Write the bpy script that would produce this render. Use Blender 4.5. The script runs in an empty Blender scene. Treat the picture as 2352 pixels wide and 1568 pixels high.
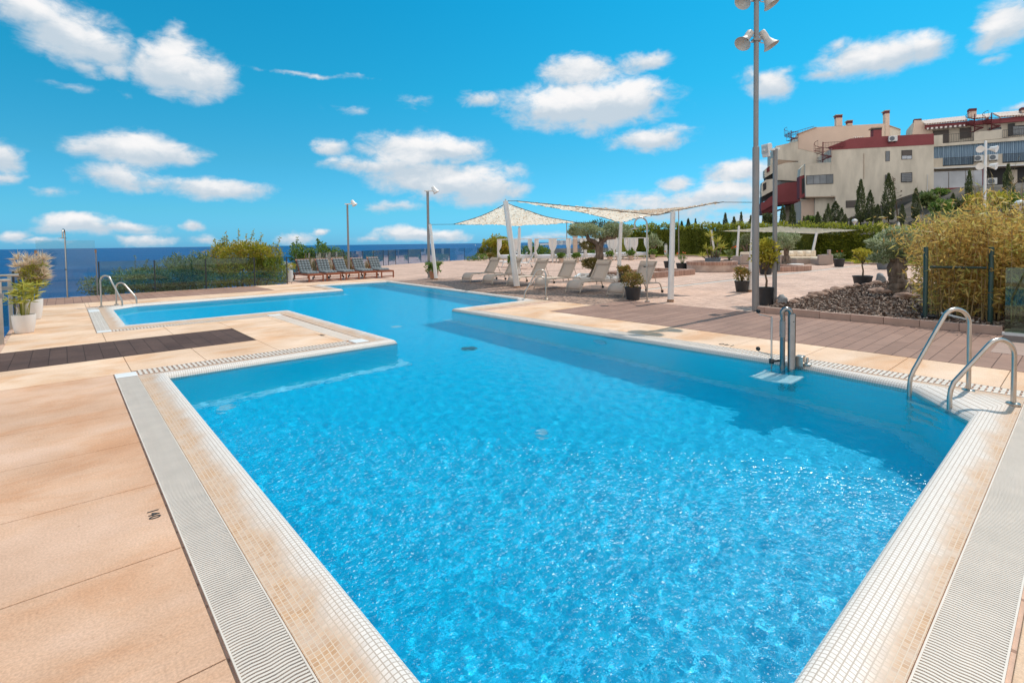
import bpy, math, random
import numpy as np
from mathutils import Vector, Matrix
R = math.radians
random.seed(11)
RNG = np.random.default_rng(11)
S = bpy.context.scene
COL = S.collection

# ------------------------------------------------------------------ camera
F, CX, HZ, EYE = 1174.0, 1176.0, 557.5, 1.6          # measured on a 2352 px wide copy of the photograph
PITCH, ROLL = R(1.95), R(0.74)
FW = Vector((0, math.cos(PITCH), -math.sin(PITCH)))
_up = Vector((1, 0, 0)).cross(FW)
RT = Vector((1, 0, 0)) * math.cos(ROLL) - _up * math.sin(ROLL)
UP = Vector((1, 0, 0)) * math.sin(ROLL) + _up * math.cos(ROLL)
PY = HZ + F * math.tan(PITCH)
cam = bpy.data.cameras.new('camera')
cam.sensor_width = 36
cam.lens = F / 2352 * 36
cam.shift_y = -(784 - PY) / 2352
cam.clip_start = 0.05
cam.clip_end = 200000
camo = bpy.data.objects.new('camera', cam)
COL.objects.link(camo)
m3 = Matrix((RT, UP, -FW)).transposed()
camo.matrix_world = Matrix.Translation((0, 0, EYE)) @ m3.to_4x4()
S.camera = camo


def ray(u, v):
    return FW + RT * ((u - CX) / F) - UP * ((v - PY) / F)


def gp(u, v, z=0.0):                                  # where a sight line meets the ground
    d = ray(u, v)
    t = (z - EYE) / d.z
    return Vector((d.x * t, d.y * t, z))


def atY(u, v, Y):                                     # a point of a sight line at a known distance
    d = ray(u, v)
    t = Y / d.y
    return Vector((d.x * t, Y, EYE + d.z * t))


TH = R(41.3)                                          # the pool's own axes: a runs left-away, b right-away
VA = Vector((-math.sin(TH), math.cos(TH), 0))
VB = Vector((math.cos(TH), math.sin(TH), 0))


def AB(a, b, z=0.0):
    p = VA * a + VB * b
    return Vector((p.x, p.y, z))


# ------------------------------------------------------------------ materials
def newmat(name):
    m = bpy.data.materials.new(name)
    m.use_nodes = True
    nt = m.node_tree
    return m, nt, nt.nodes['Principled BSDF'], nt.nodes['Material Output']


def N(nt, t, **kw):
    n = nt.nodes.new('ShaderNode' + t)
    for k, v in kw.items():
        setattr(n, k, v)
    return n


def setin(n, **kw):
    for k, v in kw.items():
        n.inputs[k.replace('_', ' ')].default_value = v


def L(nt, a, b):
    nt.links.new(a, b)


def c4(c):
    return (c[0], c[1], c[2], 1)


def srgb(r, g, b):
    f = lambda x: (x / 255 / 12.92) if x / 255 <= .04045 else ((x / 255 + .055) / 1.055) ** 2.4
    return (f(r), f(g), f(b))


def mulc(c, k):
    return (c[0] * k, c[1] * k, c[2] * k)


def ramp(nt, fac, stops):
    n = N(nt, 'ValToRGB')
    e = n.color_ramp.elements
    while len(e) < len(stops):
        e.new(.5)
    for i, (p, c) in enumerate(stops):
        e[i].position = p
        e[i].color = c4(c)
    L(nt, fac, n.inputs[0])
    return n.outputs[0]


def coords(nt, kind='Object', scale=None, rot=None):
    tc = N(nt, 'TexCoord')
    if scale is None and rot is None:
        return tc.outputs[kind]
    mp = N(nt, 'Mapping')
    if scale is not None:
        mp.inputs['Scale'].default_value = scale
    if rot is not None:
        mp.inputs['Rotation'].default_value = rot
    L(nt, tc.outputs[kind], mp.inputs[0])
    return mp.outputs[0]


def noise(nt, co, scale, detail=4, rough=.55, dist=0):
    n = N(nt, 'TexNoise')
    setin(n, Scale=scale, Detail=detail, Roughness=rough, Distortion=dist)
    L(nt, co, n.inputs['Vector'])
    return n.outputs['Fac']


def bumpn(nt, h, strength, dist=.02):
    b = N(nt, 'Bump')
    setin(b, Strength=strength, Distance=dist)
    L(nt, h, b.inputs['Height'])
    return b.outputs[0]


def pbr(name, c, scale=4, var=.12, c2=None, rough=.6, metal=0, bump=0, bscale=30, spec=.5, detail=5, stretch=None, lo=.3, hi=.7):
    m, nt, p, o = newmat(name)
    co = coords(nt, 'Object', stretch)
    st = [(lo, mulc(c, 1 - var)), (hi, c2 if c2 else mulc(c, 1 + var))]
    L(nt, ramp(nt, noise(nt, co, scale, detail), st), p.inputs['Base Color'])
    setin(p, Roughness=rough, Metallic=metal)
    p.inputs['Specular IOR Level'].default_value = spec
    if bump:
        L(nt, bumpn(nt, noise(nt, co, bscale, 6), bump), p.inputs['Normal'])
    return m


def leafmat(name, cols, trans=.3, scale=1.5, rough=.5, mixn=.5):
    """leaves: each leaf takes its own shade of the ramp; clumps lean to one end of it"""
    m, nt, p, o = newmat(name)
    g = N(nt, 'NewGeometry')
    co = coords(nt)
    nz = noise(nt, co, scale, 3)
    mx = N(nt, 'Mix', data_type='FLOAT')
    mx.inputs[0].default_value = mixn
    L(nt, g.outputs['Random Per Island'], mx.inputs[2])
    L(nt, nz, mx.inputs[3])
    k = len(cols) - 1
    col = ramp(nt, mx.outputs[0], [(.2 + .6 * i / k, c) for i, c in enumerate(cols)])
    L(nt, col, p.inputs['Base Color'])
    setin(p, Roughness=rough)
    p.inputs['Specular IOR Level'].default_value = .3
    t = N(nt, 'BsdfTranslucent')
    L(nt, col, t.inputs['Color'])
    ms = N(nt, 'MixShader')
    ms.inputs[0].default_value = trans
    L(nt, p.outputs[0], ms.inputs[1])
    L(nt, t.outputs[0], ms.inputs[2])
    L(nt, ms.outputs[0], o.inputs['Surface'])
    return m


def brickmat(name, c1, c2, mortar, w, h, ms=.004, off=.5, rough=.6, kind='Object', rot=None, var=None, bump=.3, spec=.5, varscale=.5, freq=2, bias=0.0, grain=None):
    m, nt, p, o = newmat(name)
    co = coords(nt, kind, None, rot)
    b = N(nt, 'TexBrick')
    b.offset = off
    b.offset_frequency = freq
    b.inputs['Scale'].default_value = 1
    b.inputs['Mortar Size'].default_value = ms
    b.inputs['Mortar Smooth'].default_value = .1
    b.inputs['Bias'].default_value = bias
    b.inputs['Brick Width'].default_value = w
    b.inputs['Row Height'].default_value = h
    b.inputs['Color1'].default_value = c4(c1)
    b.inputs['Color2'].default_value = c4(c2)
    b.inputs['Mortar'].default_value = c4(mortar)
    L(nt, co, b.inputs['Vector'])
    col = b.outputs['Color']
    if var:
        mx = N(nt, 'Mix', data_type='RGBA', blend_type='MULTIPLY')
        mx.inputs[0].default_value = 1
        L(nt, col, mx.inputs[6])
        L(nt, ramp(nt, noise(nt, co, varscale, 5, .6), [(.3, var[0]), (.7, var[1])]), mx.inputs[7])
        col = mx.outputs[2]
    if grain:
        mx = N(nt, 'Mix', data_type='RGBA', blend_type='MULTIPLY')
        mx.inputs[0].default_value = 1
        L(nt, col, mx.inputs[6])
        L(nt, ramp(nt, noise(nt, co, grain[0], 3, .7), [(.35, (grain[1],) * 3), (.65, (grain[2],) * 3)]), mx.inputs[7])
        col = mx.outputs[2]
    L(nt, col, p.inputs['Base Color'])
    setin(p, Roughness=rough)
    p.inputs['Specular IOR Level'].default_value = spec
    if bump:
        inv = N(nt, 'Math', operation='SUBTRACT')
        inv.inputs[0].default_value = 1
        L(nt, b.outputs['Fac'], inv.inputs[1])
        L(nt, bumpn(nt, inv.outputs[0], bump, .003), p.inputs['Normal'])
    return m, nt, p, col, co


def glassmat(name, tint, gl=1.0, rough=.0, ior=1.5):
    m, nt, p, o = newmat(name)
    nt.nodes.remove(p)
    t = N(nt, 'BsdfTransparent')
    t.inputs[0].default_value = c4(tint)
    g = N(nt, 'BsdfGlossy')
    g.inputs['Roughness'].default_value = rough
    fr = N(nt, 'Fresnel')
    fr.inputs[0].default_value = ior
    mu = N(nt, 'Math', operation='MULTIPLY')
    mu.inputs[1].default_value = gl
    L(nt, fr.outputs[0], mu.inputs[0])
    ms = N(nt, 'MixShader')
    L(nt, mu.outputs[0], ms.inputs[0])
    L(nt, t.outputs[0], ms.inputs[1])
    L(nt, g.outputs[0], ms.inputs[2])
    L(nt, ms.outputs[0], o.inputs['Surface'])
    return m


# ------------------------------------------------------------------ mesh building
class MB:
    def __init__(s):
        s.v, s.f, s.m, s.n, s.cm = [], [], [], 0, 0

    def add(s, vs, fs):
        o = s.n
        s.v.extend(tuple(map(float, p)) for p in vs)
        s.f.extend(tuple(i + o for i in f) for f in fs)
        s.m.extend([s.cm] * len(fs))
        s.n += len(vs)
        return s

    def box(s, x0, x1, y0, y1, z0, z1):
        return s.add([(x0, y0, z0), (x1, y0, z0), (x1, y1, z0), (x0, y1, z0), (x0, y0, z1), (x1, y0, z1), (x1, y1, z1), (x0, y1, z1)],
                     [(3, 2, 1, 0), (4, 5, 6, 7), (0, 1, 5, 4), (1, 2, 6, 5), (2, 3, 7, 6), (3, 0, 4, 7)])

    def obox(s, p0, p1, w, h, up=(0, 0, 1)):
        """a bar from p0 to p1, w wide, h high"""
        p0, p1, up = Vector(p0), Vector(p1), Vector(up)
        d = (p1 - p0).normalized()
        sd = d.cross(up)
        sd = sd.normalized() if sd.length > 1e-6 else Vector((1, 0, 0))
        u = sd.cross(d)
        c = []
        for p in (p0, p1):
            for a, b in ((-1, -1), (1, -1), (1, 1), (-1, 1)):
                c.append(p + sd * (a * w / 2) + u * (b * h / 2))
        return s.add(c, [(3, 2, 1, 0), (4, 5, 6, 7), (0, 1, 5, 4), (1, 2, 6, 5), (2, 3, 7, 6), (3, 0, 4, 7)])

    def tube(s, pts, r, n=10, cap=True):
        pts = [Vector(p) for p in pts]
        rs = list(r) if hasattr(r, '__len__') else [r] * len(pts)
        t0 = (pts[1] - pts[0]).normalized()
        a = Vector((0, 0, 1)) if abs(t0.z) < .9 else Vector((1, 0, 0))
        nrm = t0.cross(a).normalized()
        vs, k = [], len(pts)
        for i, p in enumerate(pts):
            t = (pts[min(i + 1, k - 1)] - pts[max(i - 1, 0)]).normalized()
            nrm = (nrm - t * nrm.dot(t)).normalized()
            b = t.cross(nrm)
            for j in range(n):
                an = 2 * math.pi * j / n
                vs.append(p + (nrm * math.cos(an) + b * math.sin(an)) * rs[i])
        fs = [(i * n + j, i * n + (j + 1) % n, (i + 1) * n + (j + 1) % n, (i + 1) * n + j) for i in range(k - 1) for j in range(n)]
        if cap:
            fs.append(tuple(reversed(range(n))))
            fs.append(tuple((k - 1) * n + j for j in range(n)))
        return s.add(vs, fs)

    def lathe(s, prof, n=24, c=(0, 0, 0), cap=True):
        vs = [(c[0] + r * math.cos(2 * math.pi * j / n), c[1] + r * math.sin(2 * math.pi * j / n), c[2] + z) for r, z in prof for j in range(n)]
        k = len(prof)
        fs = [(i * n + j, i * n + (j + 1) % n, (i + 1) * n + (j + 1) % n, (i + 1) * n + j) for i in range(k - 1) for j in range(n)]
        if cap:
            fs.append(tuple(reversed(range(n))))
            fs.append(tuple((k - 1) * n + j for j in range(n)))
        return s.add(vs, fs)

    def prism(s, poly, z0, z1):
        n = len(poly)
        vs = [(p[0], p[1], z0) for p in poly] + [(p[0], p[1], z1) for p in poly]
        return s.add(vs, [tuple(reversed(range(n))), tuple(range(n, 2 * n))] + [(i, (i + 1) % n, n + (i + 1) % n, n + i) for i in range(n)])

    def extrude(s, pts, d):
        """polygon of 3d points pushed along d"""
        n = len(pts)
        d = Vector(d)
        vs = [Vector(p) for p in pts] + [Vector(p) + d for p in pts]
        return s.add(vs, [tuple(range(n)), tuple(reversed(range(n, 2 * n)))] + [(i, n + i, n + (i + 1) % n, (i + 1) % n) for i in range(n)])

    def grid(s, P):
        """P[i][j] points"""
        ni, nj = len(P), len(P[0])
        return s.add([p for r in P for p in r], [(i * nj + j, i * nj + j + 1, (i + 1) * nj + j + 1, (i + 1) * nj + j) for i in range(ni - 1) for j in range(nj - 1)])

    def leaves(s, C, D, ln, w, fold=0):
        C = np.asarray(C, float)
        D = np.asarray(D, float)
        n = len(C)
        if n == 0:
            return s
        D = D / (np.linalg.norm(D, axis=1, keepdims=True) + 1e-9)
        q = RNG.normal(size=(n, 3))
        sd = np.cross(D, q)
        sd /= (np.linalg.norm(sd, axis=1, keepdims=True) + 1e-9)
        ln = (np.ones(n) * ln)[:, None]
        w = (np.ones(n) * w)[:, None]
        mid = C + D * ln * .45
        V = np.stack([C, mid + sd * w / 2, C + D * ln, mid - sd * w / 2], 1).reshape(-1, 3)
        o = s.n
        s.v.extend(map(tuple, V.tolist()))
        s.f.extend([(o + 4 * i, o + 4 * i + 1, o + 4 * i + 2, o + 4 * i + 3) for i in range(n)])
        s.m.extend([s.cm] * n)
        s.n += 4 * n
        return s

    def build(s, name, mats, parent=None, loc=(0, 0, 0), rz=0, smooth=False, bevel=0, auto=None):
        me = bpy.data.meshes.new(name)
        me.from_pydata(s.v, [], s.f)
        for m in (mats if isinstance(mats, (list, tuple)) else [mats]):
            me.materials.append(m)
        if max(s.m, default=0):
            me.polygons.foreach_set('material_index', s.m)
        if smooth:
            me.polygons.foreach_set('use_smooth', [True] * len(s.f))
            if auto:
                try:
                    me.set_sharp_from_angle(angle=R(auto))
                except Exception:
                    pass
        me.update()
        o = bpy.data.objects.new(name, me)
        COL.objects.link(o)
        o.location = loc
        o.rotation_euler = (0, 0, rz)
        if parent is not None:
            o.parent = parent
        if bevel:
            b = o.modifiers.new('bevel', 'BEVEL')
            b.width = bevel
            b.segments = 2
            b.limit_method = 'ANGLE'
        return o


def tag(o, label=None, cat=None, group=None, kind=None):
    if label: o['label'] = label
    if cat: o['category'] = cat
    if group: o['group'] = group
    if kind: o['kind'] = kind
    return o


def thing(name, label, cat, loc=(0, 0, 0), rz=0, group=None):
    o = bpy.data.objects.new(name, None)
    o.empty_display_size = .2
    COL.objects.link(o)
    o.location = loc
    o.rotation_euler = (0, 0, rz)
    return tag(o, label, cat, group)


def dup(root, label, loc, rz=0, scale=None, group=None):
    """a copy of a thing with copies of its parts and sub-parts"""
    r = root.copy()
    COL.objects.link(r)
    r.location = loc
    r.rotation_euler = (0, 0, rz)
    if scale is not None:
        r.scale = (scale, scale, scale) if not hasattr(scale, '__len__') else scale
    r['label'] = label
    if group: r['group'] = group
    for ch in list(root.children):
        c = ch.copy()
        COL.objects.link(c)
        c.parent = r
        for g in list(ch.children):
            d = g.copy()
            COL.objects.link(d)
            d.parent = c
    return r


def unit(n):
    v = RNG.normal(size=(n, 3))
    return v / np.linalg.norm(v, axis=1, keepdims=True)


def clump(n, c, r, inner=.55, lump=.18, up=None):
    """points through an uneven ellipsoid, most of them near its skin; also their outward directions"""
    d = unit(n)
    ph = RNG.uniform(0, 6.28, 6)
    lm = 1 + lump * (np.sin(3.1 * d[:, 0] + ph[0]) * np.sin(3.7 * d[:, 1] + ph[1]) + np.sin(5.3 * d[:, 2] + ph[2] + 2 * d[:, 0]) * .6 + .5 * np.sin(7 * d[:, 1] + 6 * d[:, 0] + ph[3]))
    rad = (inner + (1 - inner) * RNG.random(n) ** .6) * lm
    P = np.array(c) + d * np.array(r) * rad[:, None]
    D = d + unit(n) * .9
    if up is not None:
        D = D + np.array([0, 0, up])
    return P, D
# ------------------------------------------------------------------ sky, sun
SUN_AZ, SUN_EL = R(50), R(57)                          # azimuth to the right of straight ahead
SUND = Vector((math.sin(SUN_AZ) * math.cos(SUN_EL), math.cos(SUN_AZ) * math.cos(SUN_EL), math.sin(SUN_EL)))
sl = bpy.data.lights.new('sun', 'SUN')
sl.energy = 3.6
sl.angle = R(.53)
sl.color = (1, .935, .84)
so = bpy.data.objects.new('sun', sl)
COL.objects.link(so)
so.rotation_euler = SUND.to_track_quat('Z', 'Y').to_euler()
so.location = (20, 20, 40)
sl.cycles.is_caustics_light = True

# clouds: centre and half size on the 2352 px copy, weight; turned into azimuth and elevation
CLOUDS = [(70, 20, 150, 50, 1.1), (165, 75, 150, 62, 1.15), (250, 110, 95, 40, 1), (190, 140, 60, 25, .7), (425, 168, 135, 52, 1.25), (395, 120, 70, 45, 1), (390, 75, 50, 28, .7), (262, 160, 50, 22, .8),
          (15, 362, 60, 40, 1.1), (15, 412, 60, 20, .7), (325, 345, 160, 42, 1.25), (270, 408, 95, 34, .9), (505, 434, 125, 27, 1.05), (350, 420, 80, 20, .7), (130, 445, 60, 18, .55),
          (768, 345, 52, 22, .95), (955, 352, 150, 46, 1.2), (1040, 345, 90, 34, 1.1), (1020, 412, 190, 40, 1.15), (1110, 440, 110, 36, 1.05), (900, 475, 90, 16, .65), (900, 385, 170, 26, .9), (800, 385, 90, 18, .7),
          (1335, 163, 95, 34, 1.2), (1480, 143, 75, 24, .9), (1350, 240, 210, 56, 1.3), (1440, 225, 110, 48, 1.2), (1260, 250, 90, 40, 1), (1100, 234, 65, 18, .75), (1500, 318, 115, 28, 1.05),
          (1770, 190, 75, 34, 1.15), (1715, 175, 40, 20, .7), (2010, 130, 150, 40, 1.1), (2115, 108, 80, 36, 1.15), (1905, 165, 60, 17, .8), (1930, 110, 50, 18, .7), (2310, 55, 90, 62, 1.15), (2270, 95, 60, 30, .9), (2290, 135, 60, 12, .6), (2330, 245, 40, 12, .55),
          (1695, 398, 90, 30, 1.1), (1550, 420, 50, 20, .95), (1570, 462, 210, 34, .95), (1680, 440, 130, 30, .95), (1480, 490, 130, 22, .7), (1700, 500, 200, 30, .6),
          (190, 524, 105, 24, 1.1), (295, 526, 90, 16, .85), (445, 520, 36, 15, .95), (335, 553, 80, 14, .8), (475, 552, 60, 13, .85), (685, 546, 55, 15, .95), (740, 536, 18, 8, .8), (940, 542, 90, 20, 1.05), (1020, 546, 70, 18, .9), (35, 543, 60, 14, .85), (570, 552, 80, 10, .6), (860, 550, 60, 10, .6), (1240, 545, 120, 12, .6), (100, 556, 80, 8, .6),
          (700, 168, 190, 7, .5), (130, 190, 70, 15, .5), (270, 215, 40, 14, .45), (950, 240, 60, 16, .42), (800, 250, 50, 12, .4)]
W = bpy.data.worlds.new('World')
S.world = W
W.use_nodes = True
nt = W.node_tree
bg = nt.nodes['Background']
bg.inputs['Strength'].default_value = .1
sky = N(nt, 'TexSky', sky_type='NISHITA', sun_disc=False)
sky.sun_elevation = SUN_EL
sky.sun_rotation = SUN_AZ
sky.air_density = 1.0
sky.dust_density = .35
sky.ozone_density = 2.0
tint = N(nt, 'Mix', data_type='RGBA', blend_type='MULTIPLY')
tint.inputs[0].default_value = 1
L(nt, sky.outputs[0], tint.inputs[6])
tc = N(nt, 'TexCoord')
sep = N(nt, 'SeparateXYZ')
L(nt, tc.outputs['Generated'], sep.inputs[0])
# the photograph's cyan sky: less red with height, less green at the horizon
L(nt, ramp(nt, sep.outputs[2], [(0, (.26, .88, 1.85)), (.06, (.26, .93, 1.38)), (.15, (.21, 1.0, 1.22)), (.28, (.10, 1.16, 1.30)), (.5, (.03, 1.28, 1.45))]), tint.inputs[7])


def mth(op, a, b=None, c=None, clamp=False):
    n = N(nt, 'Math', operation=op, use_clamp=clamp)
    for i, x in enumerate((a, b, c)):
        if x is None:
            continue
        if isinstance(x, (int, float)):
            n.inputs[i].default_value = x
        else:
            L(nt, x, n.inputs[i])
    return n.outputs[0]


def vmt(op, a, b=None):
    n = N(nt, 'VectorMath', operation=op)
    for i, x in enumerate((a, b)):
        if x is None:
            continue
        if isinstance(x, tuple):
            n.inputs[i].default_value = x
        else:
            L(nt, x, n.inputs[i])
    return n.outputs['Value'] if op == 'LENGTH' else n.outputs['Vector']


az = mth('ARCTAN2', sep.outputs[0], sep.outputs[1])
el = mth('ARCSINE', sep.outputs[2])
cmb = N(nt, 'CombineXYZ')
L(nt, az, cmb.inputs[0])
L(nt, el, cmb.inputs[1])
wn = N(nt, 'TexNoise')
setin(wn, Scale=9, Detail=5, Roughness=.6)
L(nt, tc.outputs['Generated'], wn.inputs['Vector'])
wv = vmt('MULTIPLY', vmt('SUBTRACT', wn.outputs['Color'], (.5, .5, .5)), (.085, .045, 0))
q = vmt('ADD', cmb.outputs[0], wv)
acc, shd = None, None
for (u, v, ru, rv, wt) in CLOUDS:
    d = ray(u, v).normalized()
    a0, e0 = math.atan2(d.x, d.y), math.asin(d.z)
    cz = d.y * F                                       # pixel size at that direction, roughly
    ra = ru / F * (d.y ** 2) * 1.30
    re = rv / F * d.y * 1.36
    qc = q
    if acc is not None and CLOUDS.index((u, v, ru, rv, wt)) % 4 == 0:   # a vanishing link to the sum so far keeps the evaluation in order
        ch = N(nt, 'VectorMath', operation='MULTIPLY_ADD')
        L(nt, acc, ch.inputs[0])
        ch.inputs[1].default_value = (1e-7, 1e-7, 0)
        L(nt, q, ch.inputs[2])
        qc = ch.outputs[0]
    pn = N(nt, 'VectorMath', operation='MULTIPLY_ADD')
    L(nt, qc, pn.inputs[0])
    pn.inputs[1].default_value = (1 / ra, 1 / re, 0)
    pn.inputs[2].default_value = (-a0 / ra, -e0 / re, 0)
    p = pn.outputs[0]
    ln = vmt('LENGTH', p)
    w = mth('MULTIPLY_ADD', ln, -wt, wt, clamp=True)
    dt = N(nt, 'VectorMath', operation='DOT_PRODUCT')
    L(nt, p, dt.inputs[0])
    dt.inputs[1].default_value = (0, 1, 0)
    shd = mth('MULTIPLY_ADD', dt.outputs['Value'], w, shd if shd is not None else 0.0)
    acc = w if acc is None else mth('MAXIMUM', acc, w)
fb = N(nt, 'TexNoise')
setin(fb, Scale=22, Detail=9, Roughness=.62, Distortion=.3)
stv = N(nt, 'VectorMath', operation='MULTIPLY')
L(nt, tc.outputs['Generated'], stv.inputs[0])
stv.inputs[1].default_value = (1, 1, 1.9)
L(nt, stv.outputs[0], fb.inputs['Vector'])
fbm = fb.outputs['Fac']
dens = mth('ADD', acc, mth('MULTIPLY', mth('SUBTRACT', fbm, .5), 1.15))
gate = mth('MULTIPLY', acc, 6, clamp=True)
mr = N(nt, 'MapRange', interpolation_type='SMOOTHSTEP')
mr.inputs[1].default_value = .09
mr.inputs[2].default_value = .74
L(nt, dens, mr.inputs[0])
alpha = mth('MULTIPLY', mr.outputs[0], gate)
lit = mth('ADD', mth('ADD', mth('MULTIPLY', shd, 1.5), mth('MULTIPLY', dens, .55)), mth('MULTIPLY', mth('SUBTRACT', fbm, .5), .8))
mr2 = N(nt, 'MapRange', interpolation_type='SMOOTHSTEP')
mr2.inputs[1].default_value = .0
mr2.inputs[2].default_value = 1.12
L(nt, lit, mr2.inputs[0])
cc = N(nt, 'Mix', data_type='RGBA')
L(nt, mr2.outputs[0], cc.inputs[0])
cc.inputs[6].default_value = (5.6, 6.6, 7.5, 1)
cc.inputs[7].default_value = (9.7, 9.6, 9.6, 1)
fin = N(nt, 'Mix', data_type='RGBA')
L(nt, alpha, fin.inputs[0])
L(nt, tint.outputs[2], fin.inputs[6])
L(nt, cc.outputs[2], fin.inputs[7])
# a bank of unseen bright cloud, added behind the camera to fill shaded fronts
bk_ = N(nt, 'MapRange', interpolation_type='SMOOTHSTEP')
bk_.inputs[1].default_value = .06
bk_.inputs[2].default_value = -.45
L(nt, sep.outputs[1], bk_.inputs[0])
fill_bank = mth('MULTIPLY', bk_.outputs[0], mth('MULTIPLY_ADD', fbm, 1.2, .25, clamp=True))
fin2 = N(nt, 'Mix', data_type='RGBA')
L(nt, fill_bank, fin2.inputs[0])
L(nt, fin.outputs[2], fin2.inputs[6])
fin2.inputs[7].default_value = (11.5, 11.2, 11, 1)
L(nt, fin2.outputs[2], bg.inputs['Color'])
W.cycles.sampling_method = 'NONE'

S.view_settings.view_transform = 'Standard'
S.view_settings.look = 'None'
S.view_settings.exposure = 0
S.view_settings.gamma = 1
cy = S.cycles
cy.use_denoising = True
cy.max_bounces = 10
cy.transparent_max_bounces = 24
cy.transmission_bounces = 8
cy.caustics_reflective = False
cy.sample_clamp_indirect = 4
cy.use_adaptive_sampling = True
cy.adaptive_threshold = .02

# ------------------------------------------------------------------ shared materials
M = {}
M['white_paint'] = pbr('white_paint', (.72, .70, .67), 3, .06, rough=.45)
M['grey_paint'] = pbr('grey_paint', (.25, .235, .225), 2, .08, rough=.45)
M['dark_metal'] = pbr('dark_metal', (.03, .035, .035), 3, .1, rough=.45)
M['black_plastic'] = pbr('black_plastic', (.022, .023, .026), 6, .25, rough=.5)
M['grey_plastic'] = pbr('grey_plastic', (.13, .15, .17), 6, .15, rough=.5)
M['steel'] = pbr('steel', (.50, .45, .40), 8, .12, rough=.30, metal=1)
M['soil'] = pbr('soil', (.05, .035, .025), 30, .5, rough=.95, bump=.6, bscale=60)
M['bark'] = pbr('bark', (.17, .125, .095), 9, .55, rough=.95, bump=.9, bscale=22, stretch=(1, 1, .35))
M['dark_bark'] = pbr('dark_bark', (.06, .045, .035), 12, .4, rough=.95, bump=.9, bscale=30)
M['stem'] = pbr('stem', (.16, .11, .07), 12, .3, rough=.9)
M['rubber'] = pbr('rubber', (.012, .012, .012), 8, .2, rough=.7)
M['terracotta'] = pbr('terracotta', (.45, .22, .13), 5, .2, rough=.85, bump=.1)
M['white_pot'] = pbr('white_pot', (.74, .66, .60), 3, .06, rough=.5)
M['stone_pot'] = pbr('stone_pot', (.56, .43, .34), 7, .12, rough=.85, bump=.1)
M['curtain'] = pbr('curtain', (.78, .75, .71), 3, .05, rough=.9)
M['cushion_white'] = pbr('cushion_white', (.74, .73, .74), 4, .05, rough=.9)
M['dark_cloth'] = pbr('dark_cloth', (.03, .032, .036), 8, .2, rough=.9)
M['glass'] = glassmat('glass', (.74, .85, .82), .9, .01)
M['green_glass'] = glassmat('green_glass', (.66, .84, .76), 1.3, .01)
M['dark_steel'] = pbr('dark_steel', (.26, .25, .24), 8, .1, rough=.26, metal=1)
M['clear_glass'] = glassmat('clear_glass', (.90, .95, .96), .5, .01)
M['screen_glass'] = glassmat('screen_glass', (.86, .91, .91), 1.0, .01)
M['glass_edge'] = pbr('glass_edge', (.10, .25, .22), 5, .1, rough=.2)

# ------------------------------------------------------------------ sea, far coast, ground
m, nt2, p, o = newmat('sea_water')
co = coords(nt2, 'Object')
big = noise(nt2, coords(nt2, 'Object', (.0006, .004, 1)), 1.0, 4)
L(nt2, ramp(nt2, big, [(.35, (.004, .058, .170)), (.65, (.008, .088, .235))]), p.inputs['Base Color'])
setin(p, Roughness=.45, IOR=1.33)
p.inputs['Specular IOR Level'].default_value = .22
wv2 = noise(nt2, coords(nt2, 'Object', (.06, .16, 1)), 1.0, 8, .65)
L(nt2, bumpn(nt2, wv2, .9, 3.0), p.inputs['Normal'])
M['sea'] = m
tag(MB().add([(-90000, 8, -26), (90000, 8, -26), (90000, 120000, -26), (-90000, 120000, -26)], [(0, 1, 2, 3)]).build('sea', M['sea']), kind='structure')

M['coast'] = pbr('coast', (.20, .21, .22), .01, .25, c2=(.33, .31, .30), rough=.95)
mb = MB()
cpts = [(1228, 560.2), (1258, 558.0), (1277, 553.5), (1290, 551.5), (1305, 552.5), (1320, 549.5), (1345, 548), (1370, 550), (1400, 547), (1440, 549), (1500, 546), (1560, 547)]
fr = [atY(u, 560.6, 5200) for u, v in cpts]
tp = [atY(u, v, 5500) for u, v in cpts]
vs = [Vector((p.x, p.y, -27)) for p in fr] + tp + [Vector((p.x * 1.1, 6600, -27)) for p in fr]
n = len(cpts)
mb.add(vs, [(i, i + 1, n + i + 1, n + i) for i in range(n - 1)] + [(n + i, n + i + 1, 2 * n + i + 1, 2 * n + i) for i in range(n - 1)])
tag(mb.build('far_headland', M['coast']), kind='structure')
M['town'] = pbr('town', (.40, .44, .48), .02, .3, rough=.9)  # bluish haze of distance is put into the building colour
town = thing('seaside_town', 'pale hazy buildings of a distant town on the headland across the sea', 'town', atY(1300, 560, 5150))
for i in range(16):
    u = random.uniform(1276, 1326)
    p = atY(u, random.uniform(556.5, 558.5), 5190 + 23.7 * i) - town.location
    w_, h_ = random.uniform(8, 26), random.uniform(10, 24)
    b = MB().box(-w_, w_, -8, 8, -20, h_)
    b.prism([(-w_ * .6, -6), (w_ * .5, -6), (w_ * .5, 6), (-w_ * .6, 6)], h_ - .6, h_ + 4)
    b.build('building', M['town'], town, p)

# hill behind the hedge
def hill_z(x, y):
    s = lambda t: max(0, min(1, t)) ** 2 * (3 - 2 * max(0, min(1, t)))
    base = 3.6 * s((y + .45 * (x - 25) - 51) / 14) * s((x / max(y, 1) - .50) / .10)
    return base + 4.0 * s((x - 42) / 12) * s((y + .3 * (x - 40) - 48) / 14) + .18 * math.sin(x * .9) * math.sin(y * .8) * s((y - 50) / 6)


M['hill'] = pbr('hill', (.045, .036, .028), .5, .5, c2=(.12, .095, .07), rough=.95, bump=.8, bscale=2)
nx, ny = 60, 40
P = [[(8 + i * 2.2, 44 + j * 2.4, hill_z(8 + i * 2.2, 44 + j * 2.4) - .12 - (6 if i == 0 else 0)) for j in range(ny)] for i in range(nx)]
tag(MB().grid(P).build('hill', M['hill'], smooth=True), kind='structure')

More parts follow.
